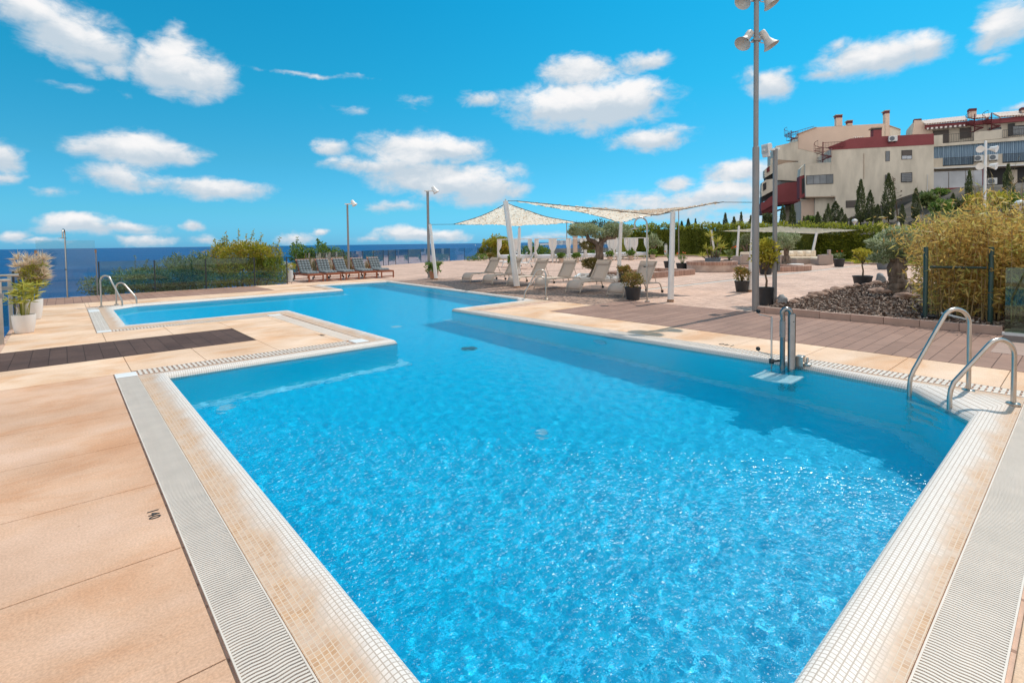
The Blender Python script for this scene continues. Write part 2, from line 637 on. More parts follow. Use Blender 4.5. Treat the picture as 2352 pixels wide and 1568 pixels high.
# the terrace everything stands on: one stamped paving sheet with the pool cut out
m, nt2, p, col, co = brickmat('terrace_paving', srgb(194, 160, 140), srgb(212, 178, 157), srgb(160, 126, 108), .42, .2, .012, rough=.8, var=((.80, .77, .76), (1.12, 1.1, 1.08)), varscale=.55, bump=.25, grain=(14, .9, 1.08))
M['paving'] = m
m, nt2, p, col, co = brickmat('deck_stone', srgb(226, 196, 168), srgb(230, 202, 176), srgb(170, 135, 110), 200, 200, .0, rough=.72, var=((.80, .74, .69), (1.08, 1.08, 1.1)), varscale=.85, bump=0, grain=(85, .84, 1.12))
M['deck'] = m
stain = ramp(nt2, noise(nt2, coords(nt2, 'Object', (1.1, 1.9, 1)), .8, 6, .62, .5), [(.36, (1.03, 1.03, 1.05)), (.5, (1, .95, .90)), (.64, (.93, .77, .63))])
mx_ = N(nt2, 'Mix', data_type='RGBA', blend_type='MULTIPLY')
mx_.inputs[0].default_value = 1
L(nt2, col, mx_.inputs[6])
mx3_ = N(nt2, 'Mix', data_type='RGBA', blend_type='MULTIPLY')
mx3_.inputs[0].default_value = 1
L(nt2, stain, mx3_.inputs[6])
L(nt2, ramp(nt2, noise(nt2, coords(nt2), 34, 3, .6), [(.66, (1, 1, 1)), (.76, (.74, .68, .64))]), mx3_.inputs[7])
L(nt2, mx3_.outputs[2], mx_.inputs[7])
L(nt2, mx_.outputs[2], p.inputs['Base Color'])
p.inputs['Specular IOR Level'].default_value = .25
nzb = noise(nt2, co, 180, 4, .7)
L(nt2, bumpn(nt2, nzb, .25, .004), p.inputs['Normal'])
M['deck_pink'] = M['deck'].copy()
for n_ in M['deck_pink'].node_tree.nodes:
    if n_.bl_idname == 'ShaderNodeTexBrick':
        n_.inputs['Color1'].default_value = c4(srgb(209, 173, 146))
        n_.inputs['Color2'].default_value = c4(srgb(215, 180, 154))
M['joint'] = pbr('joint', (.20, .135, .09), 6, .2, rough=.95)
m, nt2, p, col, co = brickmat('wood_boards', srgb(142, 112, 98), srgb(154, 123, 108), srgb(84, 62, 52), 1.2, .2, .005, off=.37, rough=.8, spec=.25, var=((.86, .85, .85), (1.1, 1.08, 1.07)), varscale=1.3, bump=.35, grain=(9, .94, 1.05))
M['boards'] = m
m, nt2, p, col, co = brickmat('dark_boards', srgb(80, 62, 56), srgb(92, 73, 66), srgb(58, 44, 39), .9, .2, .005, off=.4, rough=.85, spec=.2, rot=(0, 0, R(90)), var=((.8, .8, .8), (1.15, 1.12, 1.1)), varscale=2.2, bump=.35, grain=(30, .85, 1.1))
M['dark_boards'] = m
m, nt2, p, col, co = brickmat('wood_boards_across', srgb(146, 115, 100), srgb(160, 128, 111), srgb(92, 68, 58), 1.2, .2, .005, off=.37, rough=.8, spec=.25, rot=(0, 0, R(90)), var=((.86, .85, .85), (1.1, 1.08, 1.07)), varscale=1.3, bump=.35)
M['boards_across'] = m
# pebble mosaic
m, nt2, p, o = newmat('pebble_paving')
co = coords(nt2)
vo = N(nt2, 'TexVoronoi')
setin(vo, Scale=13)
L(nt2, co, vo.inputs['Vector'])
L(nt2, ramp(nt2, vo.outputs['Distance'], [(.1, srgb(182, 150, 130)), (.55, srgb(140, 110, 92)), (.75, srgb(92, 72, 60))]), p.inputs['Base Color'])
setin(p, Roughness=.75)
L(nt2, bumpn(nt2, vo.outputs['Distance'], -.6, .02), p.inputs['Normal'])
M['pebbles'] = m

# ------------------------------------------------------------------ pool
INN = [(.94, .70), (.94, 7.50), (4.07, 7.50), (4.10, 12.90), (.94, 12.90), (.94, 16.85), (1.5, 17.42), (7.42, 17.5), (7.56, 20.1), (10.38, 20.0),
       (9.68, 10.85), (9.25, 10.25), (7.0, 10.2), (6.90, 2.4), (6.70, 1.27), (5.9, .70)]
OUT = [(.66, .42), (.66, 7.88), (3.78, 7.88), (3.82, 12.62), (.66, 12.62), (.66, 17.79), (.67, 17.80), (7.15, 17.82), (7.28, 20.38), (10.70, 20.28),
       (10.02, 10.85), (10.0, 9.76), (7.14, 9.76), (7.12, 2.4), (7.12, .43), (7.11, .42)]
NP = len(INN)


def offset(poly, d):
    n, out = len(poly), []
    for i in range(n):
        p0, p, p1 = Vector(poly[i - 1]), Vector(poly[i]), Vector(poly[(i + 1) % n])
        e0, e1 = (p - p0).normalized(), (p1 - p).normalized()
        n0, n1 = Vector((-e0.y, e0.x)), Vector((-e1.y, e1.x))
        b = (n0 + n1)
        b = b / max(.35, b.length_squared / 2) / 1.0
        out.append((p.x + b.x * d, p.y + b.y * d))
    return out


def uvmap(o, faces_uv):
    uv = o.data.uv_layers.new(name='UVMap')
    k = 0
    for fu in faces_uv:
        for c in fu:
            uv.data[k].uv = c
            k += 1


# terrace with a hole for the pool (local axes: x = b, y = a)
import bmesh
from mathutils.geometry import tessellate_polygon
OUTER = [(-1.0, -9), (34, -9), (62, 8), (62, 26), (50, 40), (29.5, 40.5), (20, 37), (9, 28.6), (7.0, 22.35), (-.85, 22.45), (-.85, 9), (-2.2, 5)]
hole = offset(OUT, -.02)
tri = tessellate_polygon([[Vector((x, y, 0)) for x, y in OUTER], [Vector((x, y, 0)) for x, y in hole]])
vs = [(x, y, -.012) for x, y in OUTER + hole]
mb = MB().add(vs, [t for t in tri])
no = len(OUTER)
mb.cm = 1
mb.add([(x, y, -.012) for x, y in OUTER] + [(x - (6 if y > 20 else 0) * .3, y + (3 if y > 20 else 0), -27) for x, y in OUTER], [(i, (i + 1) % no, no + (i + 1) % no, no + i) for i in range(no)])
tag(mb.build('terrace', [M['paving'], M['hill']], rz=TH), kind='structure')

# white mosaic rim, swept round the pool
m, nt2, p, o = newmat('rim_mosaic')
tcn = N(nt2, 'TexCoord')
b = N(nt2, 'TexBrick')
b.offset = 0
for k, v in (('Scale', 1), ('Mortar Size', .0026), ('Mortar Smooth', .2), ('Brick Width', .025), ('Row Height', .025)):
    b.inputs[k].default_value = v
b.inputs['Color1'].default_value = c4(srgb(218, 208, 199))
b.inputs['Color2'].default_value = c4(srgb(226, 216, 207))
b.inputs['Mortar'].default_value = c4(srgb(178, 162, 148))
L(nt2, tcn.outputs['UV'], b.inputs['Vector'])
# brown deposit where water stands in the outer trough
sp = N(nt2, 'SeparateXYZ')
L(nt2, tcn.outputs['UV'], sp.inputs[0])
nzz = noise(nt2, tcn.outputs['Object'], 2.3, 5, .6)
mr_ = N(nt2, 'MapRange', interpolation_type='SMOOTHSTEP')
mr_.inputs[1].default_value = .10
mr_.inputs[2].default_value = .24
ad = N(nt2, 'Math', operation='ADD')
sc_ = N(nt2, 'Math', operation='MULTIPLY_ADD')
sc_.inputs[1].default_value = .22
sc_.inputs[2].default_value = -.11
L(nt2, nzz, sc_.inputs[0])
L(nt2, sp.outputs[1], ad.inputs[0])
L(nt2, sc_.outputs[0], ad.inputs[1])
spo = N(nt2, 'SeparateXYZ')
L(nt2, tcn.outputs['Object'], spo.inputs[0])
nr_ = N(nt2, 'MapRange')
nr_.inputs[1].default_value = .76
nr_.inputs[2].default_value = .70
nr_.inputs[4].default_value = .065
L(nt2, spo.outputs[1], nr_.inputs[0])
sb_ = N(nt2, 'Math', operation='SUBTRACT')
L(nt2, ad.outputs[0], sb_.inputs[0])
L(nt2, nr_.outputs[0], sb_.inputs[1])
L(nt2, sb_.outputs[0], mr_.inputs[0])
b2 = N(nt2, 'TexBrick')
b2.offset = 0
for k, v in (('Scale', 1), ('Mortar Size', .003), ('Mortar Smooth', .6), ('Brick Width', .025), ('Row Height', .025)):
    b2.inputs[k].default_value = v
b2.inputs['Color1'].default_value = c4(srgb(186, 144, 108))
b2.inputs['Color2'].default_value = c4(srgb(202, 162, 126))
b2.inputs['Mortar'].default_value = c4(srgb(214, 190, 166))
L(nt2, tcn.outputs['UV'], b2.inputs['Vector'])
pat = noise(nt2, tcn.outputs['Object'], 5.5, 4, .6)
stn = N(nt2, 'Math', operation='MULTIPLY')
L(nt2, mr_.outputs[0], stn.inputs[0])
L(nt2, ramp(nt2, pat, [(.30, (.6,) * 3), (.62, (1, 1, 1))]), stn.inputs[1])
mx = N(nt2, 'Mix', data_type='RGBA')
L(nt2, stn.outputs[0], mx.inputs[0])
L(nt2, b.outputs['Color'], mx.inputs[6])
L(nt2, b2.outputs['Color'], mx.inputs[7])
L(nt2, mx.outputs[2], p.inputs['Base Color'])
setin(p, Roughness=.5)
p.inputs['Specular IOR Level'].default_value = .25
iv = N(nt2, 'Math', operation='SUBTRACT')
iv.inputs[0].default_value = 1
L(nt2, b.outputs['Fac'], iv.inputs[1])
L(nt2, bumpn(nt2, iv.outputs[0], .35, .002), p.inputs['Normal'])
M['rim'] = m
PROF = [(0, -.14), (.0, -.06), (.02, -.02), (.06, .012), (.13, .033), (.22, .042), (.33, .040), (.5, .026), (.7, .008), (.85, .0), (1.0, -.002), (1.0, -.06)]
fu, mb = [], MB()
rings = [[(INN[i][0] + (OUT[i][0] - INN[i][0]) * t, INN[i][1] + (OUT[i][1] - INN[i][1]) * t, z) for i in range(NP)] for t, z in PROF]
acc_l = [0]
for i in range(NP):
    acc_l.append(acc_l[-1] + (Vector(INN[i]) - Vector(INN[(i + 1) % NP])).length)
vv = [0]
for j in range(1, len(PROF)):
    vv.append(vv[-1] + math.hypot((PROF[j][0] - PROF[j - 1][0]) * .3, PROF[j][1] - PROF[j - 1][1]))
vv = [x - vv[2] for x in vv]
allv = [p for r in rings for p in r]
fs = []
for j in range(len(PROF) - 1):
    for i in range(NP):
        i1 = (i + 1) % NP
        fs.append((j * NP + i, j * NP + i1, (j + 1) * NP + i1, (j + 1) * NP + i))
        e_ = (Vector(INN[i1]) - Vector(INN[i])).normalized()
        ul = lambda P_: acc_l[i] + (Vector(P_[:2]) - Vector(INN[i])).dot(e_)
        fu.append(((ul(rings[j][i]), vv[j]), (ul(rings[j][i1]), vv[j]), (ul(rings[j + 1][i1]), vv[j + 1]), (ul(rings[j + 1][i]), vv[j + 1])))
mb.add(allv, [tuple(reversed(f)) for f in fs])
rim = mb.build('pool_rim', M['rim'], rz=TH, smooth=True, auto=50)
uvmap(rim, [tuple(reversed(f)) for f in fu])
tag(rim, kind='structure')

# basin
m, nt2, p, col, co = brickmat('basin_tiles', (.002, .80, .95), (.004, .86, .97), (.01, .70, .84), .05, .05, .003, off=0, rough=.35, kind='UV', bump=0, var=((.92, .94, .96), (1.06, 1.04, 1.03)), varscale=1.1)
M['basin_wall'] = m
m, nt2, p, col, co = brickmat('basin_floor', (.001, .46, .79), (.002, .58, .87), (.006, .49, .75), .05, .05, .003, off=0, rough=.35, bump=0, var=((.80, .87, .92), (1.12, 1.1, 1.05)), varscale=9)
M['basin_floor'] = m
M['basin_ledge'] = pbr('basin_ledge', (.30, .68, .86), 6, .12, rough=.4)
DEPTH = -1.42
mb, fu = MB(), []
vs = [(x, y, -.1) for x, y in INN] + [(x, y, DEPTH) for x, y in INN]
fs = [(i, (i + 1) % NP, NP + (i + 1) % NP, NP + i) for i in range(NP)]
mb.add(vs, fs)
for i in range(NP):
    fu.append(((acc_l[i], 0), (acc_l[i + 1], 0), (acc_l[i + 1], -DEPTH - .1), (acc_l[i], -DEPTH - .1)))
tri = tessellate_polygon([[Vector((x, y, 0)) for x, y in INN]])
mb.cm = 1
mb.add([(x, y, DEPTH) for x, y in INN], [tuple(t) for t in tri])
basin = mb.build('pool_basin', [M['basin_wall'], M['basin_floor']], rz=TH)
uvmap(basin, fu + [((0, 0), (1, 0), (0, 1))] * len(tri))
tag(basin, kind='structure')
basin.cycles.is_caustics_receiver = True
led = offset(INN, -.16)
mb = MB().add([(x, y, DEPTH + .03) for x, y in INN] + [(x, y, DEPTH + .03) for x, y in led] + [(x, y, DEPTH - .01) for x, y in led],
              [(i, (i + 1) % NP, NP + (i + 1) % NP, NP + i) for i in range(NP)] + [(NP + i, NP + (i + 1) % NP, 2 * NP + (i + 1) % NP, 2 * NP + i) for i in range(NP)])
lg = tag(mb.build('pool_ledge', M['basin_ledge'], rz=TH), kind='structure')
lg.cycles.is_caustics_receiver = True

# water: a real rippled sheet, so that it bends and gathers the sunlight by itself
m, nt2, p, o = newmat('pool_water')
nt2.nodes.remove(p)
g = N(nt2, 'BsdfRefraction')
g.inputs['Color'].default_value = (.86, .985, 1, 1)
setin(g, IOR=1.333, Roughness=0)
wco = coords(nt2)
L(nt2, bumpn(nt2, noise(nt2, wco, 16, 3, .5, .3), .16, .02), g.inputs['Normal'])
def mth2(nt_, op, a_, b_):
    n_ = N(nt_, 'Math', operation=op)
    L(nt_, a_, n_.inputs[0])
    L(nt_, b_, n_.inputs[1])
    return n_.outputs[0]


# the near half of the pool is choppy with tiny ripples, the far half calm
spw = N(nt2, 'SeparateXYZ')
L(nt2, wco, spw.inputs[0])
dw_ = N(nt2, 'Math', operation='MULTIPLY_ADD')
L(nt2, spw.outputs[0], dw_.inputs[0])
dw_.inputs[1].default_value = 2.0
L(nt2, spw.outputs[1], dw_.inputs[2])
chp = N(nt2, 'MapRange', interpolation_type='SMOOTHSTEP')
chp.inputs[1].default_value = 11.9
chp.inputs[2].default_value = 6.0
L(nt2, dw_.outputs[0], chp.inputs[0])
gs = N(nt2, 'BsdfGlossy')
rg_ = N(nt2, 'MapRange')
rg_.inputs[3].default_value = .04
rg_.inputs[4].default_value = .27
L(nt2, chp.outputs[0], rg_.inputs[0])
L(nt2, rg_.outputs[0], gs.inputs['Roughness'])
bs_ = N(nt2, 'MapRange')
bs_.inputs[3].default_value = .08
bs_.inputs[4].default_value = 1
L(nt2, chp.outputs[0], bs_.inputs[0])
rb_ = N(nt2, 'Bump')
rb_.inputs['Distance'].default_value = .034
L(nt2, bs_.outputs[0], rb_.inputs['Strength'])
L(nt2, noise(nt2, wco, 30, 2, .5, .3), rb_.inputs['Height'])
L(nt2, rb_.outputs[0], gs.inputs['Normal'])
fr_ = N(nt2, 'Fresnel')
fr_.inputs[0].default_value = 1.333
f0_ = N(nt2, 'Math', operation='MULTIPLY')
f0_.inputs[1].default_value = .040
L(nt2, mth2(nt2, 'MULTIPLY', chp.outputs[0], ramp(nt2, noise(nt2, wco, .9, 4, .6), [(.38, (.06,) * 3), (.62, (1, 1, 1))])), f0_.inputs[0])
fm_ = N(nt2, 'Math', operation='MULTIPLY_ADD', use_clamp=True)
fm_.inputs[1].default_value = .36
L(nt2, fr_.outputs[0], fm_.inputs[0])
L(nt2, f0_.outputs[0], fm_.inputs[2])
ms_ = N(nt2, 'MixShader')
L(nt2, fm_.outputs[0], ms_.inputs[0])
L(nt2, g.outputs[0], ms_.inputs[1])
L(nt2, gs.outputs[0], ms_.inputs[2])
# light scattered back by the water itself
df_ = N(nt2, 'BsdfDiffuse')
df_.inputs[0].default_value = (.0, .56, .86, 1)
ms2_ = N(nt2, 'MixShader')
ms2_.inputs[0].default_value = .13
L(nt2, ms_.outputs[0], ms2_.inputs[1])
L(nt2, df_.outputs[0], ms2_.inputs[2])
L(nt2, ms2_.outputs[0], o.inputs['Surface'])
M['water'] = m
na = 900
ya = np.cumsum(.010 + .032 / (1 + np.exp(-(np.arange(na) / na - .62) * 14)))
ya = .60 + (ya - ya[0]) * (19.65 / (ya[-1] - ya[0]))
xb = np.linspace(.86, 10.5, 700)
X, Y = np.meshgrid(xb, ya)
Z = np.zeros_like(X)
wr = np.random.default_rng(5)
calm = .34 + .62 / (1 + np.exp((Y + .8 * X - 9.5) / 1.5)) - .18 * np.exp(-((X - 6.2) ** 2 + (Y - 2.2) ** 2) / 2.2)
for i in range(80):
    lam = math.exp(wr.uniform(math.log(.055), math.log(.26)))
    k = 2 * math.pi / lam
    t = wr.uniform(0, 2 * math.pi)
    sl_ = .0046 * (lam / .12) ** .4
    Z += sl_ / k * np.sin(k * (X * math.cos(t) + Y * math.sin(t)) + wr.uniform(0, 6.28) + 1.3 * np.sin(.8 * X + wr.uniform(0, 6.28)) + 1.3 * np.sin(.7 * Y + wr.uniform(0, 6.28)))
Z = Z * calm - .02
poly = np.array(offset(INN, .055))


def inside(px, py, poly):
    r = np.zeros(px.shape, bool)
    n = len(poly)
    for i in range(n):
        x0, y0 = poly[i]
        x1, y1 = poly[(i + 1) % n]
        if y0 == y1:
            continue
        c = ((y0 > py) != (y1 > py)) & (px < (x1 - x0) * (py - y0) / (y1 - y0) + x0)
        r ^= c
    return r


ins = inside(X, Y, poly)
qm = ins[:-1, :-1] & ins[1:, :-1] & ins[:-1, 1:] & ins[1:, 1:]
nj = X.shape[1]
ii, jj = np.nonzero(qm)
quads = np.stack([ii * nj + jj, ii * nj + jj + 1, (ii + 1) * nj + jj + 1, (ii + 1) * nj + jj], 1)
used, inv = np.unique(quads, return_inverse=True)
V = np.stack([X, Y, Z], -1).reshape(-1, 3)[used]
me = bpy.data.meshes.new('pool_water')
inv = np.ascontiguousarray(inv.reshape(-1), dtype=np.int32)
nq = len(inv) // 4
me.vertices.add(len(V))
me.vertices.foreach_set('co', np.ascontiguousarray(V.reshape(-1), dtype=np.float32))
me.loops.add(nq * 4)
me.loops.foreach_set('vertex_index', inv)
me.polygons.add(nq)
me.polygons.foreach_set('loop_start', np.arange(0, nq * 4, 4, dtype=np.int32))
me.polygons.foreach_set('loop_total', np.full(nq, 4, dtype=np.int32))
me.update(calc_edges=True)
me.materials.append(M['water'])
me.polygons.foreach_set('use_smooth', [True] * len(me.polygons))
wo = bpy.data.objects.new('pool_water', me)
COL.objects.link(wo)
wo.rotation_euler = (0, 0, TH)
tag(wo, kind='structure')
wo.cycles.is_caustics_caster = True

# ------------------------------------------------------------------ deck slabs, boards
def slabs(name, regs, mat, z=.0, gap=.007, thick=.03):
    mb = MB()
    for b0, b1, a0, a1, bl, al in regs:
        bs = [b0] + [x for x in bl if b0 < x < b1] + [b1]
        as_ = [a0] + [x for x in al if a0 < x < a1] + [a1]
        for i in range(len(bs) - 1):
            for j in range(len(as_) - 1):
                mb.box(bs[i] + gap / 2, bs[i + 1] - gap / 2, as_[j] + gap / 2, as_[j + 1] - gap / 2, z - thick, z)
    return tag(mb.build(name, mat, rz=TH, bevel=.003), kind='structure')


def under(name, regs):
    mb = MB()
    for r in regs:
        mb.box(r[0], r[1], r[2], r[3], -.04, -.008)
    return tag(mb.build(name, M['joint'], rz=TH), kind='structure')


aj = [.22 + .99 * i for i in range(-4, 9)]
bj = [.51 + .965 * i for i in range(0, 9)]
left = [(-.78, .62, 8.16, 9.40, [], []), (.62, 3.76, 8.22, 9.40, bj, []), (2.44, 3.76, 9.40, 11.1, [], [9.41]),
        (-.78, 3.50, 11.1, 12.36, bj, []), (3.50, 3.76, 11.1, 12.36, [], []), (-.78, .43, 12.36, 19.5, [], [13.4, 14.4, 15.4, 16.4, 17.4, 18.4]),
        (.43, 7.12, 18.08, 19.5, bj, []), (5.72, 7.2, 19.5, 22.2, [], []), (7.2, 10.9, 20.62, 22.2, bj, [])]
near = [(-.78, .43, -3.0, 8.16, [], aj)]
under('deck_joint_bed', left + near)
slabs('left_deck', left, M['deck'])
slabs('near_left_deck', near, M['deck_pink'])
rj = [-.35 + .98 * i for i in range(0, 12)]
right = [(7.42, 8.45, -3.0, 8.33, [], rj), (7.42, 10.0, 8.33, 9.46, [8.7], []), (.45, 7.41, -3, .17, bj, [-.8, -1.8])]
under('right_joint_bed', right)
slabs('right_deck', right, M['deck'])


def sheet(name, poly, z, mat):
    return tag(MB().prism(poly, z - .03, z).build(name, mat, rz=TH), kind='structure')


sheet('dark_boardwalk', [(-.78, 9.41), (2.43, 9.41), (2.43, 11.09), (-.78, 11.09)], .001, M['dark_boards'])
sheet('far_boardwalk', [(-.78, 19.51), (5.71, 19.51), (5.71, 22.1), (-.78, 22.1)], .001, M['boards_across'])
sheet('right_boardwalk', [(8.46, -6), (11.42, -6), (11.42, 8.32), (8.46, 8.32)], .002, M['boards'])
sheet('pebble_area', [(10.72, 20.2), (10.04, 9.9), (10.04, 9.47), (10.02, 8.34), (13.5, 8.0), (13.6, 14), (13.4, 19.5)], -.004, M['pebbles'])
M['pale_strip'] = pbr('pale_strip', (.54, .46, .39), 3, .08, rough=.7)
sheet('pale_strip', [(13.9, 9.62), (62, 8.0), (62, 8.25), (13.9, 9.85)], -.006, M['pale_strip'])
M['dark_gap'] = pbr('dark_gap', (.05, .04, .035), 3, .2, rough=.95)
sheet('drain_line', [(13.9, 9.86), (62, 8.26), (62, 8.32), (13.9, 9.93)], -.007, M['dark_gap'])
sheet('drain_line', [(13.6, 20), (29, 20), (29, 20.06), (13.6, 20.06)], -.007, M['dark_gap'])
m, nt2, p, col, co = brickmat('right_tiles', srgb(150, 122, 110), srgb(158, 130, 117), srgb(96, 76, 68), .5, .5, .007, off=0, rough=.6, bump=.3, var=((.9, .9, .9), (1.08, 1.07, 1.06)))
sheet('right_tile_floor', [(9.6, -6), (16, -6), (16, .92), (9.6, .92)], .006, m)

# ------------------------------------------------------------------ overflow grates
M['grate'] = pbr('grate', (.66, .57, .485), 5, .06, rough=.5)
M['grate_dark'] = pbr('grate_dark', (.03, .027, .025), 5, .1, rough=.9)


def grate(name, label, b0, b1, a0, a1, along, pitch, bar, wavy=0, ribs=1, plates=()):
    """slats across a channel; the channel runs along 'a' or 'b'"""
    t = thing(name, label, 'drain grate', (0, 0, 0), TH)
    MB().box(b0, b1, a0, a1, -.09, -.055).build('channel', M['grate_dark'], t)
    mb = MB()
    l0, l1, w0, w1 = (a0, a1, b0, b1) if along == 'a' else (b0, b1, a0, a1)
    n = int((l1 - l0) / pitch)
    segs = 8 if wavy else 1
    for i in range(n):
        l = l0 + (i + .5) * pitch
        for s_ in range(segs):
            x0, x1 = w0 + (w1 - w0) * s_ / segs, w0 + (w1 - w0) * (s_ + 1) / segs
            d0, d1 = wavy * math.sin(x0 * 55), wavy * math.sin(x1 * 55)
            if along == 'a':
                vs = [(x0, l + d0 - bar / 2), (x1, l + d1 - bar / 2), (x1, l + d1 + bar / 2), (x0, l + d0 + bar / 2)]
            else:
                vs = [(l + d0 + bar / 2, x0), (l + d1 + bar / 2, x1), (l + d1 - bar / 2, x1), (l + d0 - bar / 2, x0)]
            mb.add([(x, y, .001) for x, y in vs] + [(x, y, -.02) for x, y in vs], [(0, 1, 2, 3), (0, 4, 5, 1), (2, 6, 7, 3)])
    rr = [(w0, w0 + .007), (w1 - .007, w1)] + [(w0 + (w1 - w0) * k / (ribs + 1) - .006, w0 + (w1 - w0) * k / (ribs + 1) + .006) for k in range(1, ribs + 1)]
    for x0, x1 in rr:
        if along == 'a':
            mb.box(x0, x1, l0, l1, -.02, .0025)
        else:
            mb.box(l0, l1, x0, x1, -.02, .0025)
    mb.build('slats', M['grate'], t)
    for pl in plates:
        MB().box(*pl, -.03, .006).build('cover_plate', M['white_paint'], t, bevel=.003)
    return t


grate('drain_grate', 'wide white slatted overflow grate along the near left pool edge beside the 140 mark', .44, .655, .44, 7.86, 'a', .0185, .0105, .0028, 0, plates=[(.44, .66, 7.88, 8.14)])
grate('drain_grate', 'wide white slatted overflow grate running up the right foreground beside the pool corner', .45, 7.1, .185, .415, 'b', .0185, .0105, .0028, 0)
grate('drain_grate', 'white slotted grate in front of the dark boardwalk on the peninsula', .67, 3.52, 7.90, 8.21, 'b', .055, .030, 0, 1, plates=[(3.54, 3.77, 7.90, 8.2)])
grate('drain_grate', 'white slotted grate across the peninsula tip', 3.5, 3.76, 8.23, 12.36, 'a', .05, .032, 0, 1, plates=[(3.5, 3.78, 12.37, 12.6)])
grate('drain_grate', 'slotted grate passing behind the pool lift and the right ladder', 7.13, 7.41, .2, 9.74, 'a', .052, .034, 0, 1)
grate('drain_grate', 'short white grate at the left end of the far pool arm near the white pots', .44, .655, 12.64, 17.78, 'a', .05, .036, 0, 2, plates=[(.44, .66, 16.5, 17.1), (.44, .66, 12.38, 12.62)])
grate('drain_grate', 'narrow slotted grate between the far boardwalk and the pool arm', .67, 7.0, 17.83, 18.06, 'b', .055, .03, 0, 1)
grate('drain_grate', 'narrow slotted grate on the near side of the far pool arm', .67, 3.48, 12.37, 12.60, 'b', .055, .03, 0, 1)

# painted depth marks
M['ink'] = pbr('ink', (.035, .035, .035), 40, .3, rough=.8)


def text(body, size, a, b, rz, label, z=.003, squash=1.0):
    cu = bpy.data.curves.new('depth_mark', 'FONT')
    cu.body = body
    cu.size = size
    cu.extrude = .0008
    cu.space_character = 1.1
    ob = bpy.data.objects.new('tmp_text', cu)
    COL.objects.link(ob)
    bpy.context.view_layer.update()
    me = bpy.data.meshes.new_from_object(ob.evaluated_get(bpy.context.evaluated_depsgraph_get()))
    bpy.data.objects.remove(ob)
    me.materials.clear()
    me.materials.append(M['ink'])
    o = bpy.data.objects.new('depth_mark', me)
    COL.objects.link(o)
    o.location = AB(a, b, z)
    o.rotation_euler = (0, 0, TH + rz)
    o.scale = (1, squash, 1)
    tag(o, label, 'depth mark')


text('140', .083, 3.765, .333, R(-90), 'black 140 depth number painted on the stone beside the near left grate', squash=1.0)
text('140', .11, 9.15, 3.38, R(-90), 'small faded 140 depth number near the tip of the peninsula')
text('140', .15, 3.55, 7.62, R(90), 'faint depth number beside the slotted grate left of the pool lift')

# pool fittings
M['fitting'] = pbr('fitting', (.45, .62, .72), 6, .1, rough=.4)


def fitting(a, b, z, r, label, mat, wall=False):
    mb = MB().lathe([(0, .012), (r * .55, .012), (r * .6, .006), (r * .95, .006), (r, .0), (r, -.01)], 20)
    o = mb.build('pool_fitting', mat)
    o.location = AB(a, b, z)
    if wall:
        o.rotation_euler = (R(90), 0, TH - R(90))
    o.cycles.is_caustics_receiver = True
    tag(o, label, 'pool fitting')


def floorpt(u, v, depth):
    """where a refracted sight line reaches the pool floor"""
    d = ray(u, v).normalized()
    s = gp(u, v, -.02)
    nn = Vector((0, 0, 1))
    c = -d.z
    k = 1 / 1.333
    t = d * k + nn * (k * c - math.sqrt(1 - k * k * (1 - c * c)))
    f = (depth - s.z) / t.z
    return s + t * f


for u, v, r_, lb, mt in [(518, 937, .10, 'pale round fitting on the pool floor near the left wall', 'fitting'), (1243, 993, .09, 'pale round fitting on the pool floor in mid pool', 'fitting'),
                         (1077, 800, .16, 'dark round drain on the pool floor', 'dark_metal'), (910, 750, .12, 'pale round fitting on the pool floor off the peninsula tip', 'fitting')]:
    w = floorpt(u, v, DEPTH + .012)
    fitting(w.dot(VA), w.dot(VB), DEPTH + .012, r_, lb, M[mt])
fitting(5.6, 6.905, -.55, .14, 'round underwater lamp in the right pool wall', M['fitting'], True)
# ------------------------------------------------------------------ stainless pool ladders
def arc(c, r, a0, a1, n, ax=(1, 0, 0), ay=(0, 0, 1)):
    ax, ay = Vector(ax), Vector(ay)
    return [Vector(c) + ax * (r * math.cos(a0 + (a1 - a0) * i / n)) + ay * (r * math.sin(a0 + (a1 - a0) * i / n)) for i in range(n + 1)]


def ladder(label, water_pt, deck_pt, h=.86, width=.47, side=1, group='stainless pool ladders'):
    """rails run from the water to the deck; local x points to the deck"""
    d = (deck_pt - water_pt)
    d.z = 0
    ln = d.length
    t = thing('pool_ladder', label, 'pool ladder', water_pt, math.atan2(d.y, d.x), group)
    for k in (0, 1):
        y = side * width * k
        r = .155
        top = (h if k == 0 else h * .73) - r
        cx = ln - r
        pts = [(0.0, y, -.95), (0.0, y, .10), (0.01, y, .17), (.04, y, .24)]
        # slanted part tangent to the arch
        a_t = R(138)
        tx, tz = cx + r * math.cos(a_t), top + r * math.sin(a_t)
        pts += [(.04 + (tx - .04) * q, y, .24 + (tz - .24) * q) for q in (.25, .5, .75)]
        pts += [tuple(p) for p in arc((cx, y, top), r, a_t, 0, 10)]
        pts += [(ln, y, top - .1), (ln, y, .3), (ln, y, -.01)]
        rail = MB().tube(pts, .0215, 12).build('rail', M['steel'], t, smooth=True, auto=60)
        MB().lathe([(.055, -.01), (.055, .008), (.045, .016), (.023, .02)], 18, (ln, y, .012)).build('flange', M['steel'], rail, smooth=True, auto=30)
    for z in (-.22, -.47, -.72):
        MB().box(-.035, .035, min(0, side * width), max(0, side * width), z - .012, z + .012).build('step', M['white_paint'], t, bevel=.008)
    return t


ladder('large stainless ladder at the right pool corner nearest the camera', AB(1.22, 6.47), AB(.83, 6.99), side=-1, width=.44)
ladder('small stainless ladder on the far left pool arm beside the white pots', AB(17.28, 1.16), AB(17.73, .74), side=-1)
ladder('stainless ladder at the far right pool corner in front of the grey loungers', AB(10.44, 9.62), AB(10.02, 10.05), h=.84, side=1)

